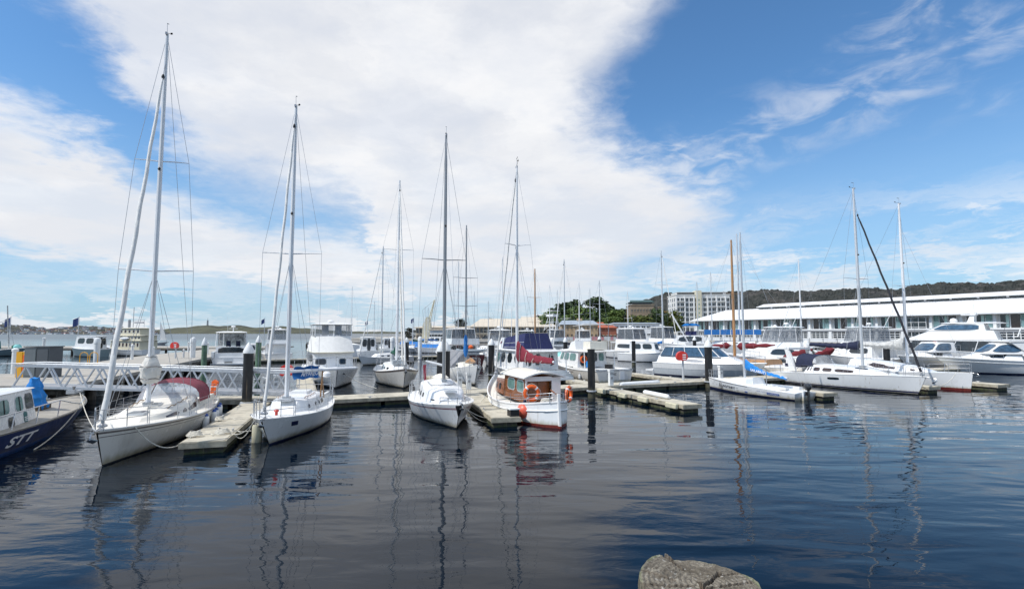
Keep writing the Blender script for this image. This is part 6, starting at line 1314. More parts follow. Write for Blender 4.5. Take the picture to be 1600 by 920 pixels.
def express(label, st, bw, L=11.5, B=3.9, arch=True, winm='glass_dark'):
    d = (bw-st).normalized(); r = mframe(label, st+d*L/2, d); h = mhull(r, L, B, (1.15, 1.3, 1.6), rake=1.8)
    a = House(-L*.1, L*.36, B*.80, B*.35, 1.3, 2.05, 2.4, 0, .75, .3); g = a.build(r, 'gelcoat', 'fore_cabin'); a.win(g, .35, .68, .35, .8, winm, rnd=.2, shape=lambda u: (.5-.5*min(1, 3*(1-u)), .5+.5*min(1, 3*(1-u))))
    part('cabin_stripe', lambda b: [patch(b, a.S, .02, .34, t, t+.05, 'grey_panel', .02, 4, out=lambda p: (0, p.y, 0)) for t in (.3, .5, .7)], g)
    w = House(-L*.16, L*.16, B*.78, B*.55, 1.95, 3.0, 1.5, 0, .82, .3); ww = w.build(r, 'gelcoat', 'windscreen'); w.win(ww, .25, .92, .18, .85, 'glass_blue', n=10, rnd=.35); w.win(ww, 1.05, 1.95, .15, .85, 'glass_blue', rnd=.05)
    if arch:
        for y in (-1, 1): part('arch_leg', lambda b: b.prism([(-L*.30, y*B*.42, 1.3), (-L*.22, y*B*.42, 1.3), (-L*.02, y*B*.38, 3.05), (-L*.12, y*B*.38, 3.2)], (0, -y*.18, 0), 'gelcoat'), r)
        part('arch_roof', lambda b: (b.box(-L*.34, -L*.0, -B*.40, B*.40, 3.12, 3.26, 'gelcoat'), b.box(-L*.40, -L*.2, -B*.36, B*.36, 2.62, 2.74, 'gelcoat')), r)
        for y in (-1, 1): part('side_clear', lambda b: b.prism([(-L*.30, y*B*.39, 1.9), (-L*.20, y*B*.39, 1.6), (-L*.04, y*B*.36, 3.0), (-L*.28, y*B*.36, 3.0)], (0, -.01, 0), 'clear_smoke'), r)
        for y in (-1, 1): part('rear_support', lambda b: b.tube([(-L*.36, y*B*.38, 1.3), (-L*.33, y*B*.38, 2.2), (-L*.28, y*B*.37, 2.7)], .09, 'hull_grey', n=6), r)
    part('cockpit_rim', lambda b: [b.box(-L/2, -L*.14, y-.12, y+.12, 1.2, 1.5, 'gelcoat') for y in (-B*.40, B*.40)], r); part('swim_platform', lambda b: b.box(-L/2-1, -L/2, -B*.42, B*.42, .3, .45, 'gelcoat'), r)
    part('rub_rail', lambda b: [b.tube([h.S(i/16, .80, s)+Vector((0, .02*s, 0)) for i in range(17)], .035, 'hull_grey', n=5) for s in (1, -1)], r); brail(r, h, .6, .55, 7); return r
express('white express cruiser with a swept arch at far right', W3(1660, 50), W3(1486, 52), 11, 3.7)
express('white sports cruiser with a long dark side window behind the red bottomed sloop', W3(1500, 58), W3(1385, 54), 10.5, 3.8, arch=False)
express('white sports cruiser partly cut off by the right edge', W3(1740, 56), W3(1590, 60), 12, 4.2)
# navy hulled tender behind the arch
def small_boat(label, ctr, d, L=5.5, B=2.1, fb=(.55, .6, .9), main='gelcoat', cabin=None, name='small_boat', cabm='gelcoat', tarp=None, anti='antifoul_dark'):
    r = mframe(label, ctr, d, name, 'small boat'); h = mhull(r, L, B, fb, main=main, anti=anti, rake=.6, n=12)
    if cabin:
        x0, x1, z = cabin; a = House(x0, x1, B*.72, B*.55, fb[1], z, .4, 0, .88, .2); g = a.build(r, cabm, 'cabin'); a.slab(g, cabm, .08, .06, .12, .12)
        for q0, q1 in ((.12, .45), (.55, .88)): a.win(g, q0, q1, .45, .85, 'glass_dark')
        a.win(g, 1.1, 1.9, .4, .85, 'glass_dark'); a.win(g, 3.1, 3.35, .35, .85, 'glass_dark', mirror=False); a.win(g, 3.42, 3.62, .05, .9, 'glass_dark', mirror=False); a.win(g, 3.68, 3.9, .35, .85, 'glass_dark', mirror=False)
    if tarp: part('tarpaulin', lambda b: b.prism([(-L*.4, -B*.4, fb[1]), (-L*.4, 0, fb[1]+.7), (-L*.4, B*.4, fb[1])], (L*.7, 0, .1), tarp), r)
    return r
DN = Vector((.38, -.925, 0))
small_boat('small navy hulled tender behind the cockpit arch', W3(1250, 47), DN, 6.5, 2.4, (.9, .9, 1.1), 'hull_navy', (-2, .3, 1.7))
small_boat('small white work boat just right of the white trawler', W3(534, 66), DN, 6.5, 2.3, (1.0, 1.0, 1.35), 'gelcoat', (-2, .5, 1.9))
small_boat('white cabin launch seen from its stern with three dark openings', W3(574, 82), -DN, 8, 3.2, (1.2, 1.2, 1.6), 'gelcoat', (-2.5, 2.4, 3.3), 'cabin_launch')
small_boat('grey bellied white launch under the moored green sloop', W3(550, 92), -DN, 8, 3.2, (1.9, 1.8, 2.1), 'gelcoat', None, 'launch')
small_boat('small white boat with a blue cover by the distant wharf', W3(668, 104), Vector((-1, .2, 0)), 8, 2.6, (1.0, 1.0, 1.3), 'gelcoat', None, tarp='cloth_blue'); small_boat('second small boat with a blue cover left of the grey mast', W3(640, 112), Vector((-1, .1, 0)), 6, 2.6, (1.5, 1.5, 1.8), 'gelcoat', None, tarp='cloth_blue')
small_boat('lime sided utility boat right of the blue covered boats', W3(685, 125), Vector((-1, .2, 0)), 9, 3, (1.3, 1.3, 1.6), 'lime', (-1, 2.4, 3.0)); small_boat('white runabout with an aqua cover behind the white fishing cruiser', W3(875, 62), Vector((-.6, .8, 0)), 7, 2.6, (1.2, 1.2, 1.5), 'gelcoat', None, tarp='cloth_aqua')
r = small_boat('white cabin boat with slate hull moored at the far wharf', W3(140, 88), Vector((-.97, .2, 0)), 6.6, 2.8, (1.2, 1.3, 1.6), 'hull_slate', (-2.8, 1.9, 3.4), 'cabin_launch')
# ferry
def ferry():
    r = mframe('old multi deck ferry moored beyond the cream sloop mast', W3(203, 92), Vector((-.97, .25, 0)), 'ferry', 'ferry'); h = mhull(r, 10.5, 4, (1.0, 1.1, 1.8), main='hull_white', anti='antifoul_dark')
    for z0, z1, x0, x1, w in ((1.1, 2.6, -4.6, 2.2, 3.4), (2.7, 3.5, -4.6, 1.6, 3.1), (3.6, 4.8, -4.2, 1.6, 2.8)):
        a = House(x0, x1, w, w*.9, z0, z1, .2, 0, 1, .05); g = a.build(r, 'wall_cream', 'deckhouse'); a.slab(g, 'cabin_cream', .2, .08, .3, .3, name='deck_roof')
        n = 6 if z0 > 3 else 8
        for i in range(n): a.win(g, (i+.25)/n, (i+.7)/n, .35, .78, 'glass_brown')
    part('funnel', lambda b: b.lathe((0, 0, 4.85), [(.22, 0), (.22, 1.3), (.2, 1.5)], 'grey_panel', n=10), r)
    part('mast', lambda b: (b.tube([(-.9, 0, 4.9), (-.9, 0, 8.6)], .05, 'grey_panel', n=5), b.tube([(-.9, 0, 6.2), (-3.4, 0, 6.3)], .03, 'grey_panel', n=4), b.tube([(-3.4, 0, 4.9), (-3.4, 0, 6.3)], .03, 'grey_panel', n=4), b.box(-3.2, -1.2, -.1, .1, 5.7, 5.95, 'grey_panel')), r)
    part('lifeboat', lambda b: b.tube([(-.2, 1.75, 3.1), (-.9, 1.75, 3.0), (-1.7, 1.75, 3.0), (-2.3, 1.75, 3.1)], [.05, .28, .28, .05], 'gelcoat', n=8), r); brail(r, h, 2.4, .6)
ferry()
# sail boats of the middle and far distance
def far_sloop(label, px, Y, ytop, bowd=DN, L=9.5, hullm='hull_white', cover=None, anti='antifoul_dark', mastm='mast_alu', sp=(.52,), xk=.05, lod=1, mw=.075, jib=None, cabm='gelcoat', dodger=None, stripe=None, name='sailboat', fb=(.9, .85, 1.15), covh=.45):
    d = Vector((bowd[0], bowd[1], 0)).normalized(); mx = L*xk+.3; ctr = W3(px, Y)-d*mx; ry = ray(px, ytop); top = H+ry.z/ry.y*Y
    r = thing(name, label, 'sailboat', (ctr.x, ctr.y, 0), math.atan2(d.y, d.x)); h = Hull(L, L*.32, fb, L*.09, .65, .3, .42)
    make_hull(h, r, None, [(0, anti), (.06, anti)]+([(stripe[0], hullm), (stripe[1], stripe[2])] if stripe else [])+[(1, hullm)], n=14, rail=stripe[2] if stripe else 'deck_white')
    tk = Trunk(h, -L*.16, L*.24, L*.19, L*.19, L*.1, .5, .3, crown=.1, front=.5, aft=.05); c = tk.build(r, cabm, n=8)
    for s_ in (1, -1):
        for u in (.15, .4, .65): part('window', lambda b: patch(b, lambda a, v: tk.S(a, v, s_), u, u+.12, .15, .42, 'glass_dark', .014, 4, .3), c)
    rig(r, h, mx, top, 1.3, mw, mastm, [(lerp(1.3, top, s), L*.115) for s in sp], (L/2-.2, fb[2]), True, jib, .0075, inst=False, one=True)
    if cover: boom_cover(r, mx, 2.3, L*.36, 0, cover, covh, .2, .16)
    if dodger: hood(r, -L*.26, -L*.12, L*.2, 1.15, .8, dodger, 'clear_light')
    pulpit(r, h, h.L/2-1.3, .6); pulpit(r, h, -h.L/2+1.4, .6, bow=False); return r, h
r, h = far_sloop('cream ketch with a dark green sail cover moored bow first', 621, 41.5, 282, Vector((.33, -.944, 0)), 10.8, 'hull_cream', 'cloth_green', 'antifoul_dark', 'mast_white', (.30, .62), -.02, mw=.11, jib=(.07, .05), stripe=(.90, 1.0, 'stripe_grey'), fb=(1.15, 1.0, 1.45), covh=1.0)
part('inner_stay', lambda b: furl(b, (3.8, 0, 1.7), (.6, 0, 11.5), .07, .05, 'sail_cream', 40), r); part('wind_frame', lambda b: (b.tube([(-3.9, -.9, 1.3), (-3.9, -.9, 2.5), (-3.9, .9, 2.5), (-3.9, .9, 1.3)], .03, 'steel', n=5), b.box(-4.3, -3.4, -.9, .9, 2.5, 2.56, 'gelcoat')), r)
anchor(r, 5.4, 0, 1.45, 1.0); part('deck_gear', lambda b: (b.lathe((3.2, .2, 1.5), [(.2, 0), (.25, .15), (.1, .4)], 'grey_panel', n=8), b.tube([(3.0, -.5, 1.5), (4.2, -.3, 2.3), (4.6, 0, 1.6)], .05, 'dinghy_grey', n=5), b.box(1.2, 2.2, -.5, .4, 1.6, 1.9, 'dinghy_grey')), r)
r, h = far_sloop('old white motor sailer with a grey tent and furled blue sail at its mast', 728, 42, 352, Vector((.36, -.933, 0)), 9.0, 'hull_white', None, 'antifoul_dark', 'mast_grey', (.42, .62), .10, mw=.075, cabm='cabin_cream', fb=(1.1, 1.1, 1.55))
part('boom_tent', lambda b: (b.prism([(.9, 0, 2.45), (.9, 1.3, 1.15), (.9, -1.3, 1.15)], (-4.8, 0, .1), 'cloth_grey'),), r); part('furled_sail', lambda b: b.lathe((1.2, 0, 2.0), [(.06, 0), (.15, .25), (.2, .6), (.14, 1.1), (.16, 1.5), (.06, 1.9)], 'cloth_blue', n=10), r); anchor(r, 4.5, 0, 1.5, 1.0)
part('dinghy', lambda b: b.tube([(2.4, -.3, 1.7), (3.0, -.1, 1.85), (3.6, .1, 1.75)], [.1, .25, .05], 'timber_mast', n=8), r)
far_sloop('classic white yacht with varnished mast and maroon sail covers', 1146, 50, 375, Vector((-.50, .866, 0)), 13.5, 'hull_cream', None, 'antifoul_dark', 'timber_mast', (.55,), .12, mw=.13, cabm='timber_mast', fb=(1.15, 1.0, 1.35))
def classic():
    r = bpy.data.objects['sailboat.%03d' % (sum(1 for o in bpy.data.objects if o.name.startswith('sailboat'))-1)]; mx = 13.5*.12+.3
    part('timber_coaming', lambda b: (b.box(-1.2, 2.2, -1.15, -1.1, 1.1, 1.55, 'timber_mast'), b.box(-1.2, 2.2, 1.1, 1.15, 1.1, 1.55, 'timber_mast')), r)
    for x0, x1, z0, z1, a, c in ((mx-.3, mx-4.2, 2.7, 2.9, .38, .12), (-3.0, -5.6, 1.9, 2.6, .08, .42), (-5.2, -7.4, 1.9, 2.7, .1, .40), (mx+.4, mx+4.6, 2.8, 2.4, .34, .12)):
        part('furled_sail', lambda b: b.tube([(lerp(x0, x1, t), .05*math.sin(t*7), lerp(z0, z1, t)) for t in [i/9 for i in range(10)]], [lerp(a, c, i/9)*(.85+.25*math.sin(i*2.1)) if 0 < i < 9 else .05 for i in range(10)], 'cloth_maroon', n=8), r)
    part('deck_dinghy', lambda b: b.tube([(2.6, 0, 1.75), (3.3, 0, 1.85), (4.6, 0, 1.85), (5.2, 0, 1.75)], [.08, .55, .5, .05], 'gelcoat', n=10), r)
classic()
r = far_sloop('white charter sloop with a long striped blue canopy', 1155, 78, 365, Vector((-.9, .3, 0)), 15, 'hull_white', None, mastm='mast_alu', sp=(.6,), xk=-.05, mw=.13, fb=(2.2, 2.2, 2.5))[0]
part('canopy', lambda b: b.box(-3.2, 4.6, -1.6, 1.6, 3.75, 4.5, 'cloth_blue'), r, smooth=False); [part('canopy_post', lambda b: b.tube([(x, y, 2.2), (x, y, 3.8)], .06, 'gelcoat', n=5), r) for x in (-3, -.5, 2, 4.4) for y in (-1.5, 1.5)]
part('canopy_band', lambda b: [b.box(x, x+.10, -1.62, 1.62, 3.74, 4.52, 'gelcoat') for x in (-2.2, -.4, .9, 2.4, 3.6)], r, smooth=False); part('bowsprit', lambda b: b.tube([(7.0, 0, 2.5), (9.4, 0, 7.0)], .12, 'gelcoat', n=6), r)
r = mframe('raised fishing boat with a bright blue sun canopy behind the charter sloop', W3(1070, 88), Vector((-.9, .3, 0))); h = mhull(r, 9, 3.4, (1.8, 1.9, 2.4)); a = House(-3, 2, 2.8, 2.2, 1.9, 3.6, .8, 0, .9, .2); g = a.build(r, 'gelcoat', 'cabin'); a.win(g, .1, .9, .4, .85, 'glass_dark')
part('sun_canopy', lambda b: b.prism([(-2.4, -1.2, 5.2), (-1.8, -1.2, 5.55), (0, -1.2, 5.6), (.6, -1.2, 5.2)], (0, 2.4, 0), 'cloth_bright'), r); [part('canopy_post', lambda b: b.tube([(x, y, 3.6), (x, y, 5.2)], .04, 'steel', n=4), r) for x in (-2, .3) for y in (-1, 1)]; part('fly_seat', lambda b: b.box(-1.8, 0, -.9, .9, 3.6, 4.3, 'cloth_indigo'), r)
specs = [('white sloop moored behind the ketch, tall plain mast', 597, 66, 385, .0, None, .085), ('small grey green sloop on a mooring beyond the launches', 549.5, 97, 447, .0, None, .06), ('distant sloop directly right of the grey masted sloop', 716, 84, 408, .0, None, .09),
 ('sloop with a slim white mast left of the wooden launch mast', 785, 78, 402, .0, 'cloth_navy', .08), ('yacht with a pale timber mast behind the navy enclosure', 836, 74, 420, .0, 'cloth_indigo', .13), ('sloop with a thin mast in front of the market sheds', 859, 92, 445, 0, None, .08),
 ('sloop with a grey mast in front of the sandstone building', 882, 76, 405, 0, 'cloth_navy', .085), ('sloop mast just right of the sandstone gable', 905, 96, 440, 0, 'cloth_grey', .10), ('sloop in front of the red tiled roofs', 937, 88, 438, 0, 'cloth_black', .09),
 ('white sloop in front of the brown office building', 981, 110, 455, 0, None, .09), ('white sloop with a tall mast left of the apartment block', 1035, 84, 392, 0, 'cloth_blue', .12), ('white sloop with a leaning mast before the white pier building', 1251, 68, 405, 0, 'cloth_pale', .09),
 ('distant sloop with crossed rigging right of the ketch', 669, 118, 480, 0, 'cloth_blue', .08), ('distant sloop left of the grey mast', 664, 122, 478, 0, 'cloth_blue', .08), ('sloop with a white mast behind the burgundy cruiser', 763, 100, 470, 0, None, .08), ('small sloop beyond the far pontoons behind the ketch', 645, 105, 500, 0, 'cloth_green', .07)]
for i, (lab, px, Y, yt, _, cov, mw) in enumerate(specs):
    far_sloop(lab, px, Y, yt, DN if i % 3 else Vector((-.6, -.8, 0)), 8.5+(i % 3), 'hull_slate' if 'grey green' in lab else ('hull_navy' if i in (5, 8) else 'hull_white'), cov, 'antifoul_red' if i % 4 == 2 else 'antifoul_dark', 'timber_mast' if 'timber' in lab else ('mast_white' if i % 2 else 'mast_alu'), (.5,) if i % 2 else (.35, .65), .05, mw=mw, jib=(.06, .05) if i in (0, 6, 10) else None)
# tuna tower boat
r = flybridge('white game boat with a tall lattice tuna tower', W3(885, 112), W3(850, 106), 11, 3.9, 4.6, clearm='clear_smoke')
def tower(b):
    for a, c in (((-2, -1.2), (-.9, -.6)), ((-2, 1.2), (-.9, .6)), ((1, -1.2), (.2, -.6)), ((1, 1.2), (.2, .6))): b.tube([(a[0], a[1], 4.5), (c[0], c[1], 7.4)], .06, 'gelcoat', n=5)
    for z, k in ((5.4, .33), (6.3, .62)):
        q = [(lerp(-2, -.9, k), -lerp(1.2, .6, k)), (lerp(1, .2, k), -lerp(1.2, .6, k)), (lerp(1, .2, k), lerp(1.2, .6, k)), (lerp(-2, -.9, k), lerp(1.2, .6, k))]
        b.tube([(x, y, z) for x, y in q], .05, 'gelcoat', n=4, closed=True)
    b.tube([(-2, -1.2, 4.5), (.5, -.8, 6.3)], .04, 'gelcoat', n=4); b.tube([(1, -1.2, 4.5), (-1.3, -.8, 6.3)], .04, 'gelcoat', n=4); b.box(-1.3, .6, -.9, .9, 7.4, 7.9, 'gelcoat'); b.box(-1.5, .8, -1.0, 1.0, 8.6, 8.7, 'gelcoat'); [b.tube([(x, y, 7.9), (x, y, 8.6)], .04, 'gelcoat', n=4) for x in (-1.2, .5) for y in (-.8, .8)]
part('tuna_tower', tower, r)
# fishing boat at the left edge and a small white sail on the open water
r = mframe('dark fishing boat with teal gear at the far left wharf', W3(2, 90), Vector((.98, .1, 0)), 'fishing_boat', 'fishing boat'); h = mhull(r, 9, 3.2, (1.0, 1.0, 1.4), main='hull_slate', anti='antifoul_dark'); a = House(-3, -.4, 2.4, 2.1, 1.0, 2.6, .2, 0, .95, .1); g = a.build(r, 'teal', 'wheelhouse'); a.win(g, .1, .8, .45, .8)
part('mast', lambda b: (b.tube([(1.6, 0, 1.2), (.9, 0, 8.8)], .09, 'cloth_pale', n=6), b.tube([(2.6, 0, 1.2), (1.2, 0, 6.2)], .04, 'cloth_pale', n=4), b.tube([(1.0, 0, 6.2), (-2.5, 0, 5.2)], .05, 'cloth_pale', n=4)), r); part('net_drum', lambda b: (b.lathe((3.0, 0, 1.3), [(.5, 0), (.6, .3), (.3, .7)], 'cloth_aqua', n=10), b.lathe((2.2, .3, 1.3), [(.3, 0), (.35, .4), (.1, .6)], 'cloth_green', n=8)), r)
r = mframe('tiny white yacht with a raised sail crossing the open water', W3(252, 180), Vector((1, .1, 0)), 'sailboat', 'sailboat'); h = mhull(r, 6, 2, (.7, .7, .9)); part('mainsail', lambda b: b.prism([(0, 0, 1.4), (0, 0, 7.5), (2.4, 0, 1.6)], (0, .04, 0), 'sail_white'), r); part('mast', lambda b: b.tube([(-.1, 0, .8), (-.1, 0, 8)], .06, 'mast_white', n=5), r)

r = bpy.data.objects.get('motor_cruiser')
for k, (px, Y, y0, y1, dx) in enumerate(((1560, 60, 545, 500, 14), (1572, 58, 560, 522, 60), (1585, 57, 552, 498, 45), (1594, 55, 575, 500, 80))):
    a, c = Q(px, y0, Y), Q(px+dx, y1, Y-2); o = part('fishing_rod', lambda b: (b.tube([a, a.lerp(c, .25)], .05, 'black', n=5), b.tube([a.lerp(c, .25), c], [.035, .015], 'wire', n=5)), None); tag(o, ('short upright fishing rod on the large yacht stern', 'lowest slanting fishing rod at the right edge', 'steep fishing rod crossing the pier windows', 'long slanting fishing rod cut off by the right edge')[k], 'fishing rod', 'fishing rods at the right edge')

flybridge('white cruiser with a smoky enclosure just left of the lattice tower boat', W3(812, 92), W3(838, 100), 11, 3.9, 4.3, clearm='clear_smoke')
flybridge('white cruiser far down the pontoons right of the tower boat', W3(915, 96), W3(900, 106), 11, 3.9, 4.4, clearm='clear_smoke')
small_boat('white cabin boat between the ketch and the blue covered boats', W3(606, 96), -DN, 8, 3.0, (1.2, 1.2, 1.6), 'gelcoat', (-2.5, 2.2, 3.0), 'cabin_launch')
small_boat('white half cabin boat behind the two black piles', W3(706, 78), DN, 8, 3.0, (1.2, 1.2, 1.6), 'gelcoat', (-2.2, 2.2, 3.0), 'cabin_launch')
small_boat('white cabin boat behind the central flybridge cruiser bow', W3(1040, 104), Vector((.8, .6, 0)), 9, 3.2, (1.5, 1.5, 1.9), 'gelcoat', (-2.5, 2.6, 3.6), 'cabin_launch')
small_boat('low white runabout left of the green pile', W3(395, 74), DN, 7, 2.6, (1.0, 1.0, 1.4), 'gelcoat', (-1.5, 1.6, 2.4), 'cabin_launch')
small_boat('white launch tied beyond the grey sports cruiser', W3(1008, 72), Vector((.8, -.6, 0)), 7.5, 2.8, (1.1, 1.1, 1.5), 'gelcoat', (-2, 1.8, 2.7), 'cabin_launch')
for lab, px, Y, yt, mw in (('thin distant mast just left of the ketch masts', 585, 130, 470, .07), ('thin distant mast between grey mast and burgundy cruiser', 741, 120, 455, .08), ('thin distant mast over the large market shed', 808, 112, 430, .08), ('thin distant mast beside the sandstone warehouse', 871, 120, 452, .07), ('thin distant mast before the park trees', 922, 118, 450, .07), ('thin distant mast right of the apartment block', 1090, 96, 440, .08), ('thin distant mast over the left hip of the pier roof', 1112, 92, 425, .08)):
    far_sloop('sloop with a '+lab, px, Y, yt, DN, 8.5, 'hull_white', None, mw=mw, sp=(.55,))
# ------------------------------------------------------------------ land, buildings, trees
from mathutils import noise as mn
def hill_mat(name, a, b_, c, s):
    m = bpy.data.materials.new(name); m.use_nodes = True; T = NT(m.node_tree); p = m.node_tree.nodes['Principled BSDF']; tc = T.new('ShaderNodeTexCoord'); o = tc.outputs['Object']
    x = T.mix(T.step(T.noise(o, s, 6, .65), .35, .65), a, b_); x = T.mix(T.step(T.noise(T.map(o, loc=(50, 9, 2)), s*.35, 4, .6), .52, .62), x, c); x = T.mix(T.step(T.noise(o, s*9, 3, .6), .4, .7, 0, .5), x, tuple(v*.45 for v in a)); T.l.new(x, p.inputs['Base Color']); p.inputs['Roughness'].default_value = .95; p.inputs['Specular IOR Level'].default_value = .1; M[name] = m
hill_mat('scrub', (.050, .055, .050), (.085, .085, .075), (.12, .115, .085), .02); hill_mat('pasture', (.085, .090, .065), (.135, .135, .090), (.065, .066, .060), .008); hill_mat('forest', (.034, .038, .034), (.062, .064, .058), (.085, .080, .074), .03)
def hill(name, label, prof, Y0, Y1, m, nx, ny, bump, bs):
    px0, px1 = prof[0][0], prof[-1][0]
    def top(px):
        for (a, ya), (b_, yb) in zip(prof, prof[1:]):
            if px <= b_: t = (px-a)/(b_-a); t = t*t*(3-2*t); return lerp(ya, yb, t)
        return prof[-1][1]
    def S(px, f):
        Y = lerp(Y0, Y1, f); ry = ray(px, top(px)); zt = H+ry.z/ry.y*Y1; z = (zt+3)*math.sin(f*PI/2)**1.1-3 if f <= 1 else zt-(f-1)*zt*.8
        x = (px-800)/F*Y; return Vector((x, Y, z+(bump*(mn.noise(Vector((x*bs, Y*bs, 0)))+.5*mn.noise(Vector((x*bs*2.7, Y*bs*2.7, 3)))))*min(1, f*3)))
    b = MB(); b.grid([[S(lerp(px0, px1, i/nx), j/ny*1.3) for i in range(nx+1)] for j in range(ny+1)], m); o = b.build(name, smooth=False); tag(o, label, None, None, 'structure'); return S
SL = hill('hill', 'low scrubby hills with scattered houses across the river', [(-200, 505), (-60, 503), (0, 507), (40, 509), (60, 513), (75, 514.5), (100, 511.5), (130, 510), (180, 512.5), (230, 516), (265, 519)], 1500, 2500, 'scrub', 150, 26, 9, .02)
SG = hill('hill', 'bare olive green hills across the river', [(215, 517), (250, 515), (285, 512), (325, 508.5), (345, 510), (372, 508.5), (400, 512), (440, 510), (470, 513), (520, 516.5), (560, 518.3), (620, 518.6), (700, 518.5), (760, 519)], 2300, 3200, 'pasture', 120, 20, 6, .01)
hill('hill', 'long wooded ridge behind the white pier building', [(900, 512), (940, 500), (985, 485), (1010, 471), (1045, 462), (1080, 463), (1130, 460), (1160, 459), (1200, 457), (1250, 459), (1300, 457), (1350, 454), (1400, 456), (1440, 449), (1480, 446), (1540, 447), (1600, 443), (1700, 442), (2000, 440)], 700, 1300, 'forest', 420, 46, 7, .06)
b = MB()
for i in range(330):
    px = random.uniform(-40, 245); f = random.random()**1.3*.62+.02; p = SL(px, f); s = random.uniform(3, 8); a = random.uniform(0, PI); c, q = math.cos(a)*s, math.sin(a)*s
    mm = random.choice(['wall_white', 'wall_pale', 'wall_beige', 'wall_cream', 'grey_panel']); b.obox(p+Vector((0, 0, 2)), (c, q, 0), (-q*.6, c*.6, 0), (0, 0, 2.6), mm); b.obox(p+Vector((0, 0, 5)), (c*1.05, q*1.05, 0), (-q*.45, c*.45, 0), (0, 0, .8), random.choice(['terracotta', 'grey_panel', 'roof_iron', 'cloth_grey']))
tag(b.build('distant_houses', smooth=False), 'scattered houses dotted over the hillside across the river', 'houses', None, 'stuff')
b = MB()
for i in range(240):
    px = random.uniform(960, 1620); f = random.random()*.8+.1
    Y = lerp(700, 1300, f); 
q = SG(325, .98); t = thing('memorial_tower', 'thin dark tower on top of the green hill', 'tower', (q.x, q.y, q.z-2)); part('shaft', lambda b: b.lathe((0, 0, 0), [(7, 0), (5, 12), (4.5, 34)], 'grey_panel', n=8), t); part('spire', lambda b: b.lathe((0, 0, 34), [(1.5, 0), (.4, 16)], 'grey_panel', n=6), t)
# quay land
b = MB(); b.prism([(x, y, -2) for x, y in ((-75, 236), (-10, 205), (22, 160), (44, 158), (62, 185), (900, 185), (1500, 720), (0, 760), (-60, 400), (-90, 330))], (0, 0, 3.5), 'wharf_concrete'); tag(b.build('quay', smooth=False), 'flat quay land behind the marina', None, None, 'structure')
b = MB(); b.grid([[Vector((x, y, 1.52)) for x in (-60, 200, 600, 1500)] for y in (300, 500, 720)], 'hedge')
def flagpole(px, Y, zb, yt, label, s=1):
    ry = ray(px, yt); zt = H+ry.z/ry.y*Y; t = thing('flagpole', label, 'flagpole', ((px-800)/F*Y, Y, zb)); h_ = zt-zb
    part('pole', lambda b: b.tube([(0, 0, 0), (0, 0, h_)], [.09, .05], 'galv', n=6), t)
    part('flag', lambda b: b.grid([[Vector((-s*(.1+.25*i), .08*math.sin(i*1.4), h_-.2-.5*k*s-.12*i)) for k in range(4)] for i in range(5)], 'flag_blue'), t)
flagpole(124, 98, 1.2, 494, 'blue flag on a pole at the far wharf', 1.0); flagpole(17.5, 98, 1.2, 494, 'blue flag behind the fishing boat mast', 1.0); flagpole(414, 120, .5, 496, 'dark flag beyond the white trawler', .7); flagpole(575, 150, .5, 500, 'slim flag on the distant jetty', .7); flagpole(647, 170, 1, 496, 'blue flag beside the cream crane', .9)

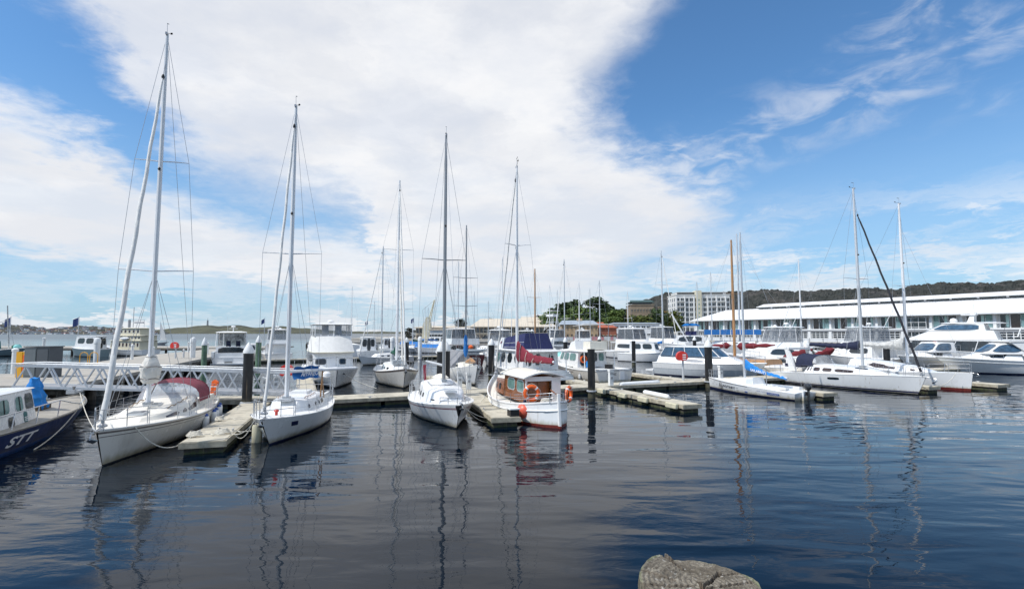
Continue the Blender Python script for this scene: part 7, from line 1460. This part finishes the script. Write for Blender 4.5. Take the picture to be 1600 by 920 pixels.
# shared window meshes
def wmesh(name, fn):
    b = MB(); fn(b); o = b.build(name, smooth=False); me = o.data; bpy.data.objects.remove(o); return me
def put(name, me, parent, loc, rz=0, s=(1, 1, 1)):
    o = bpy.data.objects.new(name, me); COL.objects.link(o); o.parent = parent; o.location = loc; o.rotation_euler = (0, 0, rz); o.scale = s; return o
def pier_building():
    A, Bn = W3(1085, 143), W3(1600, 83.7); d = (Bn-A).normalized(); L = 86.0
    r = thing('pier_building', 'long white two storey pier building with a sloping white roof', 'building', (A.x, A.y, 0), math.atan2(d.y, d.x))
    part('wall', lambda b: (b.box(0, L, 1.2, 17, 2.0, 7.3, 'wall_white'), b.box(0, L, .35, 1.2, 2.0, 4.55, 'wall_white')), r, smooth=False)
    part('upper_recess', lambda b: b.box(.3, L-.3, 1.16, 1.19, 4.9, 7.2, 'wall_white'), r, smooth=False)
    dk = part('deck', lambda b: (b.box(-1.5, L, -2.6, 17, 1.55, 1.98, 'wharf_concrete'),), r, smooth=False)
    part('balcony_slab', lambda b: (b.box(-.1, L, -.1, 1.2, 4.56, 4.86, 'wall_white'),), r, smooth=False)
    part('shade_strip', lambda b: b.box(.2, L, .0, .34, 4.25, 4.55, 'grey_panel'), r, smooth=False)  # grey strip put in as the shade under the balcony slab
    def roof(b):
        z0, z1 = 7.4, 10.25; y0, y1 = -.55, 7.0
        b.prism([(-1.2, y0, z0), (L, y0, z0), (L, y1, z1), (5.0, y1, z1)], (0, 0, -.16), 'roof_white'); b.prism([(-1.2, 18, z0), (-1.2, y0, z0), (5.0, y1, z1), (5.0, 11, z1)], (0, 0, -.162), 'roof_white'); b.prism([(5, y1, z1+.003), (L, y1, z1+.003), (L, 11, z1+.003), (5, 11, z1+.003)], (0, 0, -.16), 'roof_white'); b.prism([(-1.2, 18, z0), (5, 11, z1), (L, 11, z1), (L, 18, z0)], (0, 0, -.164), 'roof_white')
    rf = part('roof', roof, r, smooth=False)
    part('gutter', lambda b: b.box(-1.25, L, -.68, -.54, 7.22, 7.44, 'wall_white'), rf, smooth=False)
    part('monitor_roof', lambda b: (b.prism([(15, 6.0, 10.66), (15, 9, 11.45), (15, 12.0, 10.66)], (L-15, 0, 0), 'roof_white'), b.box(15.2, L, 6.8, 11.4, 10.28, 10.65, 'cab_grey')), rf, smooth=False)
    me = wmesh('v', lambda b: (b.box(-1.6, 1.6, -.05, .05, 0, .28, 'cab_grey'), b.box(1.6, 1.95, -.1, .1, -.05, .30, 'roof_white')))
    for i in range(17): put('roof_vent', me, rf, (17+i*4.1, 6.7, 10.33))
    rib = wmesh('rb', lambda b: b.prism([(-.03, -.5, 7.42), (.03, -.5, 7.42), (.03, 6.9, 10.25), (-.03, 6.9, 10.25)], (0, 0, .035), 'roof_white'))
    for i in range(34): put('roof_rib', rib, rf, (6.5+i*2.32, 0, 0))
    part('fascia_step', lambda b: b.box(15, L, 5.85, 6.02, 10.55, 10.70, 'wall_white'), rf, smooth=False)
    bay = 4.55; n = int(L/bay)
    col = wmesh('c', lambda b: b.box(-.22, .22, -.75, .06, 0, 2.45, 'wall_white')); aq = wmesh('a', lambda b: (b.box(-.5, .5, -.04, .04, .1, 1.2, 'aqua_panel'), b.box(-.5, .5, -.04, .04, 1.3, 2.3, 'glass_green')))
    dr = wmesh('d', lambda b: (b.box(-.62, .62, -.03, .03, 0, 2.25, 'glass_brown'),)); fr = wmesh('f', lambda b: (b.box(-.72, -.60, -.08, .06, 0, 2.3, 'wall_white'), b.box(.60, .72, -.08, .06, 0, 2.3, 'wall_white'), b.box(-.68, .68, -.06, .06, 2.25, 2.32, 'wall_white')))
    dr2 = wmesh('d2', lambda b: (b.box(-.62, .62, -.03, .03, 0, 2.25, 'glass_dark'), b.box(.1, .5, -.035, -.03, .1, 2.2, 'aqua_panel')))
    gl = wmesh('g', lambda b: b.box(-1.75, 1.75, -.03, .03, 0, 1.85, 'glass_dark'))
    mu = wmesh('m', lambda b: [b.box(x-.055, x+.055, -.09, -.031, 0, 1.85, 'wall_white') for x in (-1.75, -.88, 0, .88, 1.75)]+[b.box(-1.75, 1.75, -.088, -.031, z-.045, z+.045, 'wall_white') for z in (.03, .48, .93, 1.38, 1.82)])
    bg = wmesh('bg', lambda b: b.box(-1.8, 1.8, -.03, .03, 0, 4.6, 'glass_dark')); bm = wmesh('bm', lambda b: [b.box(x-.04, x+.04, -.09, -.031, 0, 4.6, 'wall_white') for x in (-1.8, -.6, .6, 1.8)]+[b.box(-1.8, 1.8, -.088, -.031, z-.035, z+.035, 'wall_white') for z in (.03, .95, 1.85, 2.75, 3.65, 4.55)])
    pier = wmesh('p', lambda b: b.box(-.3, .3, -.35, .0, 0, 2.25, 'wall_white'))
    for i in range(n):
        x = bay*(i+.5); put('column', col, r, (bay*i+.18, 1.1, 4.87)); put('pier', pier, r, (bay*i+.3, .34, 2.01))
        if i == 11:
            w = put('tall_window', bg, r, (x, .28, 2.35)); put('muntin', bm, w, (0, 0, 0)); continue
        put('aqua_panel', aq, r, (x+1.45 if i % 3 else x-1.4, 1.08, 4.88))
        for k, dx in enumerate((-.95, .35) if i % 3 else (-.35, .95)):
            w = put('balcony_door', dr if (i+k) % 2 else dr2, r, (x+dx, 1.12, 4.88)); put('door_frame', fr, w, (0, 0, 0))
        w = put('window', gl, r, (x+.25, .30, 2.45)); put('muntin', mu, w, (0, 0, 0))
    rp = wmesh('rp', lambda b: (b.box(-1.35, 1.35, -.03, .03, .12, .82, 'wall_white'), b.box(-1.47, -1.39, -.05, .05, 0, .92, 'grey_panel')))
    for i in range(int(L/2.9)): put('rail_panel', rp, dk, (i*2.9+.3, -2.45, 1.98))
    pl = wmesh('pl', lambda b: b.lathe((0, 0, 0), [(.22, -1), (.22, 1.55)], 'wharf_timber', n=8))
    for i in range(int(L/3.2)):
        for y in (-2.2, 2.5): put('support_pile', pl, dk, (i*3.2, y, 0))
    part('low_hedge', lambda b: b.box(2, 30, -3.6, -2.9, .2, 1.1, 'hedge'), dk, smooth=False)
pier_building()
def block(name, label, px0, px1, ytop, Y, depth, wall, rows, cols, ww, wh, rot=0, zb=1.5, glass='glass_dark', frame=None, roofm=None, cat='building', sill=.9, rooft=.5, topgap=1.0, side=None, parapet=.25):
    x0, x1 = (px0-800)/F*Y, (px1-800)/F*Y; W = x1-x0; ry = ray((px0+px1)/2, ytop); zt = H+ry.z/ry.y*Y; h_ = zt-zb-(rooft if roofm else 0)
    r = thing(name, label, cat, (x0, Y, zb), rot); part('wall', lambda b: b.box(0, W, 0, depth, 0, h_, wall), r, smooth=False)
    if roofm: part('roof', lambda b: (b.prism([(-.4, -.4, h_+.002), (W+.4, -.4, h_+.002), (W*.94, depth*.5, h_+rooft), (W*.06, depth*.5, h_+rooft)], (0, 0, .12), roofm), b.prism([(-.4, depth+.4, h_+.002), (W*.06, depth*.5, h_+rooft+.004), (W*.94, depth*.5, h_+rooft+.004), (W+.4, depth+.4, h_+.002)], (0, 0, .12), roofm), b.box(-.4, W+.4, -.4, depth+.4, h_+.004, h_+.1, roofm), b.prism([(W+.4, -.4, h_), (W+.4, depth+.4, h_), (W*.94, depth*.5, h_+rooft)], (-.2, 0, 0), roofm), b.prism([(-.4, -.4, h_), (-.4, depth+.4, h_), (W*.06, depth*.5, h_+rooft)], (.2, 0, 0), roofm)), r, smooth=False)
    else: part('parapet', lambda b: b.box(-parapet, W+parapet, -parapet, depth+parapet, h_, h_+.35, wall), r, smooth=False)
    me = wmesh('w', lambda b: b.box(-ww/2, ww/2, -.06, .05, 0, wh, glass)); fm = wmesh('wf', lambda b: (b.box(-ww/2-.08, ww/2+.08, -.14, -.0, -.16, -.04, frame or wall), b.box(-.04, .04, -.1, -.065, 0, wh, frame or wall), b.box(-ww/2-.07, ww/2+.07, -.12, 0, wh, wh+.1, frame or wall)))
    fh = (h_-topgap)/rows
    for j in range(rows):
        for i in range(cols): w = put('window', me, r, (W*(i+.5)/cols, 0, fh*j+sill)); put('window_frame', fm, w, (0, 0, 0))
    if side:
        for j in range(rows):
            for i in range(side): w = put('window', me, r, (0, depth*(i+.5)/side, fh*j+sill), -PI/2)
    return r, W, h_
# apartments
r, W, h_ = block('apartment_block', 'tall white apartment block with a cream stair tower', 1056, 1139, 461, 260, 16, 'wall_pale', 8, 12, 1.55, 1.7, rot=-.06, frame='wall_white', side=4, topgap=1.6)
part('stair_tower', lambda b: b.box(W*.37, W*.47, -1.2, 5, 0, h_+2.2, 'wall_cream'), r, smooth=False); part('wing_projection', lambda b: [b.box(W*a-.25, W*a+.25, -1.0, -.001, 0, h_-.6, 'wall_white') for a in (0.01, .165, .335, .585, .75, .915)], r, smooth=False)
[part('balcony_slab', lambda b: b.box(W*a, W*c, -1.1, -.15, h_*j/8.3+.05, h_*j/8.3+.32, 'wall_white'), r, smooth=False) for j in range(1, 8) for a, c in ((.02, .16), (.59, .74), (.76, .90))]; part('penthouse', lambda b: (b.box(W*.05, W*.36, 2, 14, h_+.36, h_+1.5, 'wall_pale'), b.box(W*.05, W*.36, 1.9, 1.99, h_+.55, h_+1.3, 'glass_dark'), b.box(W*.5, W*.96, 2, 14, h_+.36, h_+1.4, 'wall_pale'), b.box(W*.52, W*.9, 1.9, 1.99, h_+.55, h_+1.2, 'glass_dark'), b.box(W*.04, W*.98, 1.2, 14.5, h_+1.51, h_+1.7, 'wall_white')), r, smooth=False)
for k, x in enumerate((W*.42,)):
    for j in range(9): part('window', lambda b: b.box(x-.3, x+.3, -1.26, -1.2, 1.2+j*2.2, 1.9+j*2.2, 'glass_green'), r, smooth=False)
r, W, h_ = block('office_building', 'brown stone office building with a dark green roof storey', 985, 1021, 477, 230, 14, 'brown_brick', 5, 8, .7, 1.0, rot=-.1, frame='wall_beige', topgap=.8)
part('roof_storey', lambda b: (b.box(1, W-1, 1, 13, h_+.36, h_+1.5, 'glass_dark'), b.prism([(-.2, -.2, h_+1.5), (W+.2, -.2, h_+1.5), (W-.6, 5, h_+2.5), (.6, 5, h_+2.5)], (0, 0, .1), 'roof_green'), b.box(-.3, W+.3, -.3, 14, h_+1.35, h_+1.5, 'roof_green')), r, smooth=False); part('side_wing', lambda b: (b.box(W+.01, W+2.4, 1.5, 13, 0, h_-.5, 'brown_brick'), b.box(W*.25, W*.75, -.7, -.01, 0, h_*.55, 'brown_brick')), r, smooth=False)
block('warehouse', 'low white warehouse with two rows of square windows', 959, 1034, 504, 188, 12, 'wall_white', 2, 9, 1.2, .55, rot=0, frame='wall_white', topgap=.3, sill=1.7, roofm='roof_iron', rooft=.5)
r, W, h_ = block('sandstone_warehouse', 'sandstone warehouse with a pale blue iron roof', 877, 934, 500.5, 172, 10, 'sandstone', 2, 9, .5, .7, rot=0, frame='sandstone', topgap=.5, sill=1.4, roofm='roof_iron', rooft=1.5); part('chimney', lambda b: b.box(W*.48, W*.62, 4.4, 5.6, h_+1, h_+2.3, 'sandstone'), r, smooth=False)
block('tiled_house', 'low brick building with a long terracotta roof', 928, 963, 508.5, 180, 8, 'brick_red', 1, 6, .8, .8, roofm='terracotta', rooft=.9, frame='wall_cream')
block('tiled_house', 'yellow gabled house among the red roofs', 930, 946, 503.5, 196, 8, 'wall_cream', 1, 3, .7, .8, roofm='terracotta', rooft=1.6)
block('hotel_tower', 'small white tower building above the trees', 917, 930, 469, 430, 9, 'wall_white', 4, 3, 1.3, 1.4, frame='wall_pale'); part('lift_room', lambda b: b.box(2.2, 5.4, 2, 6, 27.6, 30.5, 'grey_panel'), bpy.data.objects['hotel_tower'])
block('narrow_building', 'pale narrow building left of the apartment block', 1036, 1052, 490, 245, 8, 'wall_cream', 4, 2, 1.2, 1.1, frame='wall_white'); block('narrow_building', 'brown building with small balconies beside the brick offices', 1022, 1034, 480, 262, 8, 'brown_brick', 5, 2, 1.4, 1.1, frame='wall_beige'); block('pink_house', 'pink house on the hillside by the tree', 1034, 1046, 486, 330, 8, 'pink', 2, 2, 1.2, 1.2, roofm='terracotta', rooft=1.5)
# market sheds
def shed(label, px0, px1, ytop, yeave, Y, depth, n, rot=0):
    x0, x1 = (px0-800)/F*Y, (px1-800)/F*Y; W = x1-x0; zt = H+(520-ytop)/F*(Y+depth*.5); ze = H+(520-yeave)/F*Y; r = thing('market_shed', label, 'shed', (x0, Y, 1.5), rot); zt -= 1.5; ze -= 1.5
    part('wall', lambda b: b.box(0, W, .4, depth, 0, ze, 'wall_beige'), r, smooth=False)
    part('roof', lambda b: (b.prism([(-1, -1, ze+.01), (W+1, -1, ze+.01), (W-3, depth*.5, zt), (3, depth*.5, zt)], (0, 0, .3), 'roof_beige'), b.prism([(-1, depth+1, ze+.01), (3, depth*.5, zt+.01), (W-3, depth*.5, zt+.01), (W+1, depth+1, ze+.01)], (0, 0, .3), 'roof_beige'), b.prism([(-1, -1, ze), (-1, depth+1, ze), (3, depth*.5, zt)], (.3, 0, 0), 'roof_beige')), r, smooth=False)
    me = wmesh('w', lambda b: b.box(-.40*W/n, .40*W/n, -.1, .1, 0, ze*.42, 'glass_dark')); ml = wmesh('w', lambda b: b.box(-.34*W/n, .34*W/n, -.1, .1, 0, ze*.26, 'wharf_timber'))
    for i in range(n): put('window', me, r, (W*(i+.5)/n, .36, ze*.52)); put('opening', ml, r, (W*(i+.5)/n, .36, .3))
    part('rail', lambda b: b.box(0, W, .1, .2, ze*.44, ze*.5, 'roof_beige'), r, smooth=False); return r, W, ze, zt
r, W, ze, zt = shed('large beige market shed with a wide pale roof', 738, 866, 499, 511, 225, 22, 22); part('raised_roof', lambda b: b.prism([(W*.55, 3, ze+1.3), (W*.95, 3, ze+1.3), (W*.93, 9, zt+.9), (W*.6, 9, zt+.9)], (0, 0, .2), 'roof_beige'), r, smooth=False)
shed('lower beige shed with dark openings beside the crane', 650, 742, 510, 512.5, 232, 18, 16)
block('quay_shed', 'low cream shed behind the grey mast', 672, 716, 514.5, 215, 8, 'wall_pale', 1, 9, 1.6, .9, roofm='roof_beige', rooft=.3, frame='wall_pale')
t = thing('harbour_crane', 'cream harbour crane with a tilted lattice jib', 'crane', W3(668, 226)+Vector((0, 0, 1.5))); part('tower', lambda b: b.prism([(-2.2, -1.5, 0), (2.2, -1.5, 0), (1.6, -1.5, 6.0), (.6, -1.5, 9.5), (-.2, -1.5, 9.5), (-1.8, -1.5, 6)], (0, 3, 0), 'wall_cream'), t, smooth=False)
part('jib', lambda b: ([b.tube([(.5+dx, dy, 6.5), (3.0+dx*.3, dy*.3, 17)], .16, 'wall_cream', n=4) for dx in (-.5, .5) for dy in (-.5, .5)]+[b.tube([(.5+2.5*k/10-.5*(1-.07*k), -.4, 6.5+1.05*k), (.5+2.5*(k+1)/10+.5*(1-.07*k), -.4, 6.5+1.05*(k+1))], .09, 'wall_cream', n=4) for k in range(9)]), t); part('stay', lambda b: b.tube([(-1.5, 0, 6), (-2.2, 0, 12.5), (3.0, 0, 17)], .07, 'wire', n=4), t)
# pink and white banner fence on the quay
t = thing('banner_fence', 'quay fence hung with pink and white banners', 'fence', W3(846, 156)+Vector((0, 0, 1.5)))
for i in range(26):
    x = i*.95; part('banner', lambda b: b.box(x+.04, x+.90, -.03, .03, .3+.08*math.sin(i*2), 1.35+.1*math.sin(i*1.3), 'pink' if i % 3 == 1 or i % 7 == 3 else 'wall_pale'), t, smooth=False); part('fence_post', lambda b: b.box(x-.03, x+.03, -.03, .03, 0, 1.5, 'galv'), t, smooth=False)
t = thing('sun_sail', 'white and navy sail canopy over the quay', 'canopy', W3(926, 120)+Vector((0, 0, .2))); part('canopy', lambda b: (b.prism([(-4.5, 0, 5.4), (-1.5, 0, 6.0), (4.4, 0, 5.9), (4.4, 0, 5.75), (-1.5, 0, 5.6)], (0, 4, 0), 'sail_white'),), t, smooth=False); [part('post', lambda b: b.tube([(x, 1, 0), (x, 1, 5.7)], .07, 'mast_white', n=5), t) for x in (-2.5, 3.8)]
# things along the quay edge that read as a busy shore
ordn = ['first', 'second', 'third', 'fourth', 'fifth', 'sixth', 'seventh', 'eighth', 'ninth', 'tenth', 'eleventh', 'twelfth', 'thirteenth', 'fourteenth', 'fifteenth', 'sixteenth']
for i in range(16):
    px = lerp(690, 955, i/15)+random.uniform(-2, 2); Y = lerp(205, 168, (px-655)/305) if px < 880 else 168
    c, cn = random.choice([('wall_white', 'white'), ('cab_grey', 'grey'), ('dark_cabinet', 'dark grey'), ('hull_navy', 'navy'), ('hull_grey', 'silver')]); t = thing('parked_car', cn+' parked car, '+ordn[i]+' from the left along the distant quay', 'car', ((px-800)/F*Y, Y, 1.5), random.uniform(-.2, .2), 'cars parked along the quay')
    part('body', lambda b: b.prism([(-2.1, -.85, .25), (2.1, -.85, .25), (2.15, -.85, .75), (1.3, -.85, .9), (-2.0, -.85, .95)], (0, 1.7, 0), c), t); part('cabin', lambda b: b.prism([(-1.7, -.75, .92), (1.1, -.75, .92), (.4, -.75, 1.45), (-1.3, -.75, 1.45)], (0, 1.5, 0), 'glass_dark'), t)

# trees ---------------------------------------------------------------------------------
def tree_proto(seed, Hh, Rr, leafm, n=2600, tall=1.0, ls=.5):
    rnd = random.Random(seed); t = thing('tree', 'x', 'tree')
    def tr(b):
        b.tube([(0, 0, -.5), (.1, 0, Hh*.25), (-.1, .1, Hh*.5), (0, 0, Hh*.75)], [Hh*.035, Hh*.028, Hh*.02, Hh*.006], 'bark', n=7)
        for i in range(7): a = i*2.4+seed; z = Hh*(.28+.06*i); b.tube([(0, 0, z), (math.cos(a)*Rr*.35, math.sin(a)*Rr*.35, z+Hh*.10), (math.cos(a)*Rr*.65, math.sin(a)*Rr*.65, z+Hh*.16)], [Hh*.014, Hh*.009, Hh*.003], 'bark', n=5)
    part('trunk', tr, t)
    cl = []
    for i in range(26):
        a = rnd.uniform(0, 2*PI); zf = rnd.uniform(.22, .95); rr = Rr*math.sin(PI*min(1, (1.02-zf)*1.15))**.6*rnd.uniform(.25, .85); cl.append((math.cos(a)*rr, math.sin(a)*rr, zf*Hh, rnd.uniform(.16, .30)*Rr*1.3))
    vs, fs = [], []
    for k in range(n):
        cx, cy, cz, cr = cl[rnd.randrange(len(cl))]; u = Vector((rnd.gauss(0, 1), rnd.gauss(0, 1), rnd.gauss(0, 1))).normalized()*cr*rnd.uniform(.55, 1.05); u.z *= .8; p = Vector((cx, cy, cz))+u
        a1 = Vector((rnd.gauss(0, 1), rnd.gauss(0, 1), rnd.gauss(0, .6))).normalized(); a2 = a1.cross(Vector((rnd.gauss(0, 1), rnd.gauss(0, 1), rnd.gauss(0, 1)))).normalized(); s = ls*rnd.uniform(.6, 1.4); o = len(vs); vs += [p-a1*s, p+a2*s*.6, p+a1*s, p-a2*s*.6]; fs.append((o, o+1, o+2, o+3))
    me = bpy.data.meshes.new('crown'); me.from_pydata(vs, [], fs); me.materials.append(M[leafm]); o = bpy.data.objects.new('crown', me); COL.objects.link(o); o.parent = t; return t
protos = [tree_proto(1, 14, 6.0, 'leaf_dark'), tree_proto(2, 13, 6.5, 'leaf_mid'), tree_proto(3, 16, 5.5, 'leaf_dark', tall=1.3), tree_proto(4, 10, 5.0, 'leaf_yellow', 1800), tree_proto(5, 12, 5.5, 'leaf_grey', 1800)]
used = set()
def tree(k, px, ytop, Y, label, w=1.0, group='trees on the park hill'):
    ry = ray(px, ytop); zt = H+ry.z/ry.y*Y; t = protos[k] if k not in used else copy_tree(protos[k]); used.add(k); hh = [14, 13, 16, 10, 12][k]; zb = min(1.5+(Y-200)*.045, zt-6); s = (zt-zb)/hh; t.location = ((px-800)/F*Y, Y, zb); t.scale = (s*w, s*w, s); t.rotation_euler.z = random.uniform(0, 6); t['label'] = label; t['group'] = group
TR = [(1, 853, 493, 232, 'low bushy tree at the left end of the park trees', 1.3), (1, 862, 487, 240, 'second tree from the left of the park trees', 1.4), (0, 872, 480, 250, 'dark rounded tree behind the tuna tower', 1.3), (0, 884, 473, 258, 'tall dark tree above the sandstone roof left end', 1.3), (2, 897, 470, 266, 'tall dark tree right of the sloop mast', 1.2), (1, 905, 480, 246, 'mid green tree above the sandstone roof', 1.4), (1, 915, 482, 243, 'light green tree below the white tower building', 1.4),
 (0, 925, 486, 252, 'dark tree just right of the white tower building', 1.3), (2, 934, 466, 262, 'tallest dark tree with a domed crown', 1.5), (2, 943, 471, 268, 'tall dark tree on the right shoulder of the tallest', 1.3), (0, 952, 481, 255, 'dark tree sloping down from the tallest crown', 1.3), (1, 962, 485, 250, 'mid green tree behind the white warehouse left end', 1.4), (0, 972, 482, 262, 'dark tree left of the brown office building', 1.4), (1, 893, 492, 232, 'low tree behind the sandstone roof', 1.6), (0, 938, 492, 234, 'low dark tree behind the tiled roofs', 1.7), (1, 955, 495, 228, 'low green tree behind the terracotta roof', 1.6), (3, 995, 494, 215, 'yellow green shrubby tree before the brown offices', 1.2), (3, 1007, 495, 214, 'second yellow green tree before the brown offices', 1.3), (0, 1026, 482, 220, 'dark tree at the corner of the brown offices', .9), (3, 1047, 487, 225, 'yellow green tree left of the apartment block', 1.2),
 (4, 718, 499, 240, 'grey green tree beside the lower beige shed', 1.0), (4, 724, 503, 236, 'second grey green tree beside the lower beige shed', 1.1), (4, 826, 497.5, 262, 'small tree top behind the large shed', 1.4), (4, 768, 498, 270, 'dark tree top over the shed roof centre', 1.5), (4, 842, 494, 262, 'tree top behind the large shed right end', 1.3), (4, 641, 513, 238, 'low tree left of the beige sheds', 1.3)]
for k, px, yt, Y, lab, w in TR: tree(k, px, yt, Y, lab, w)
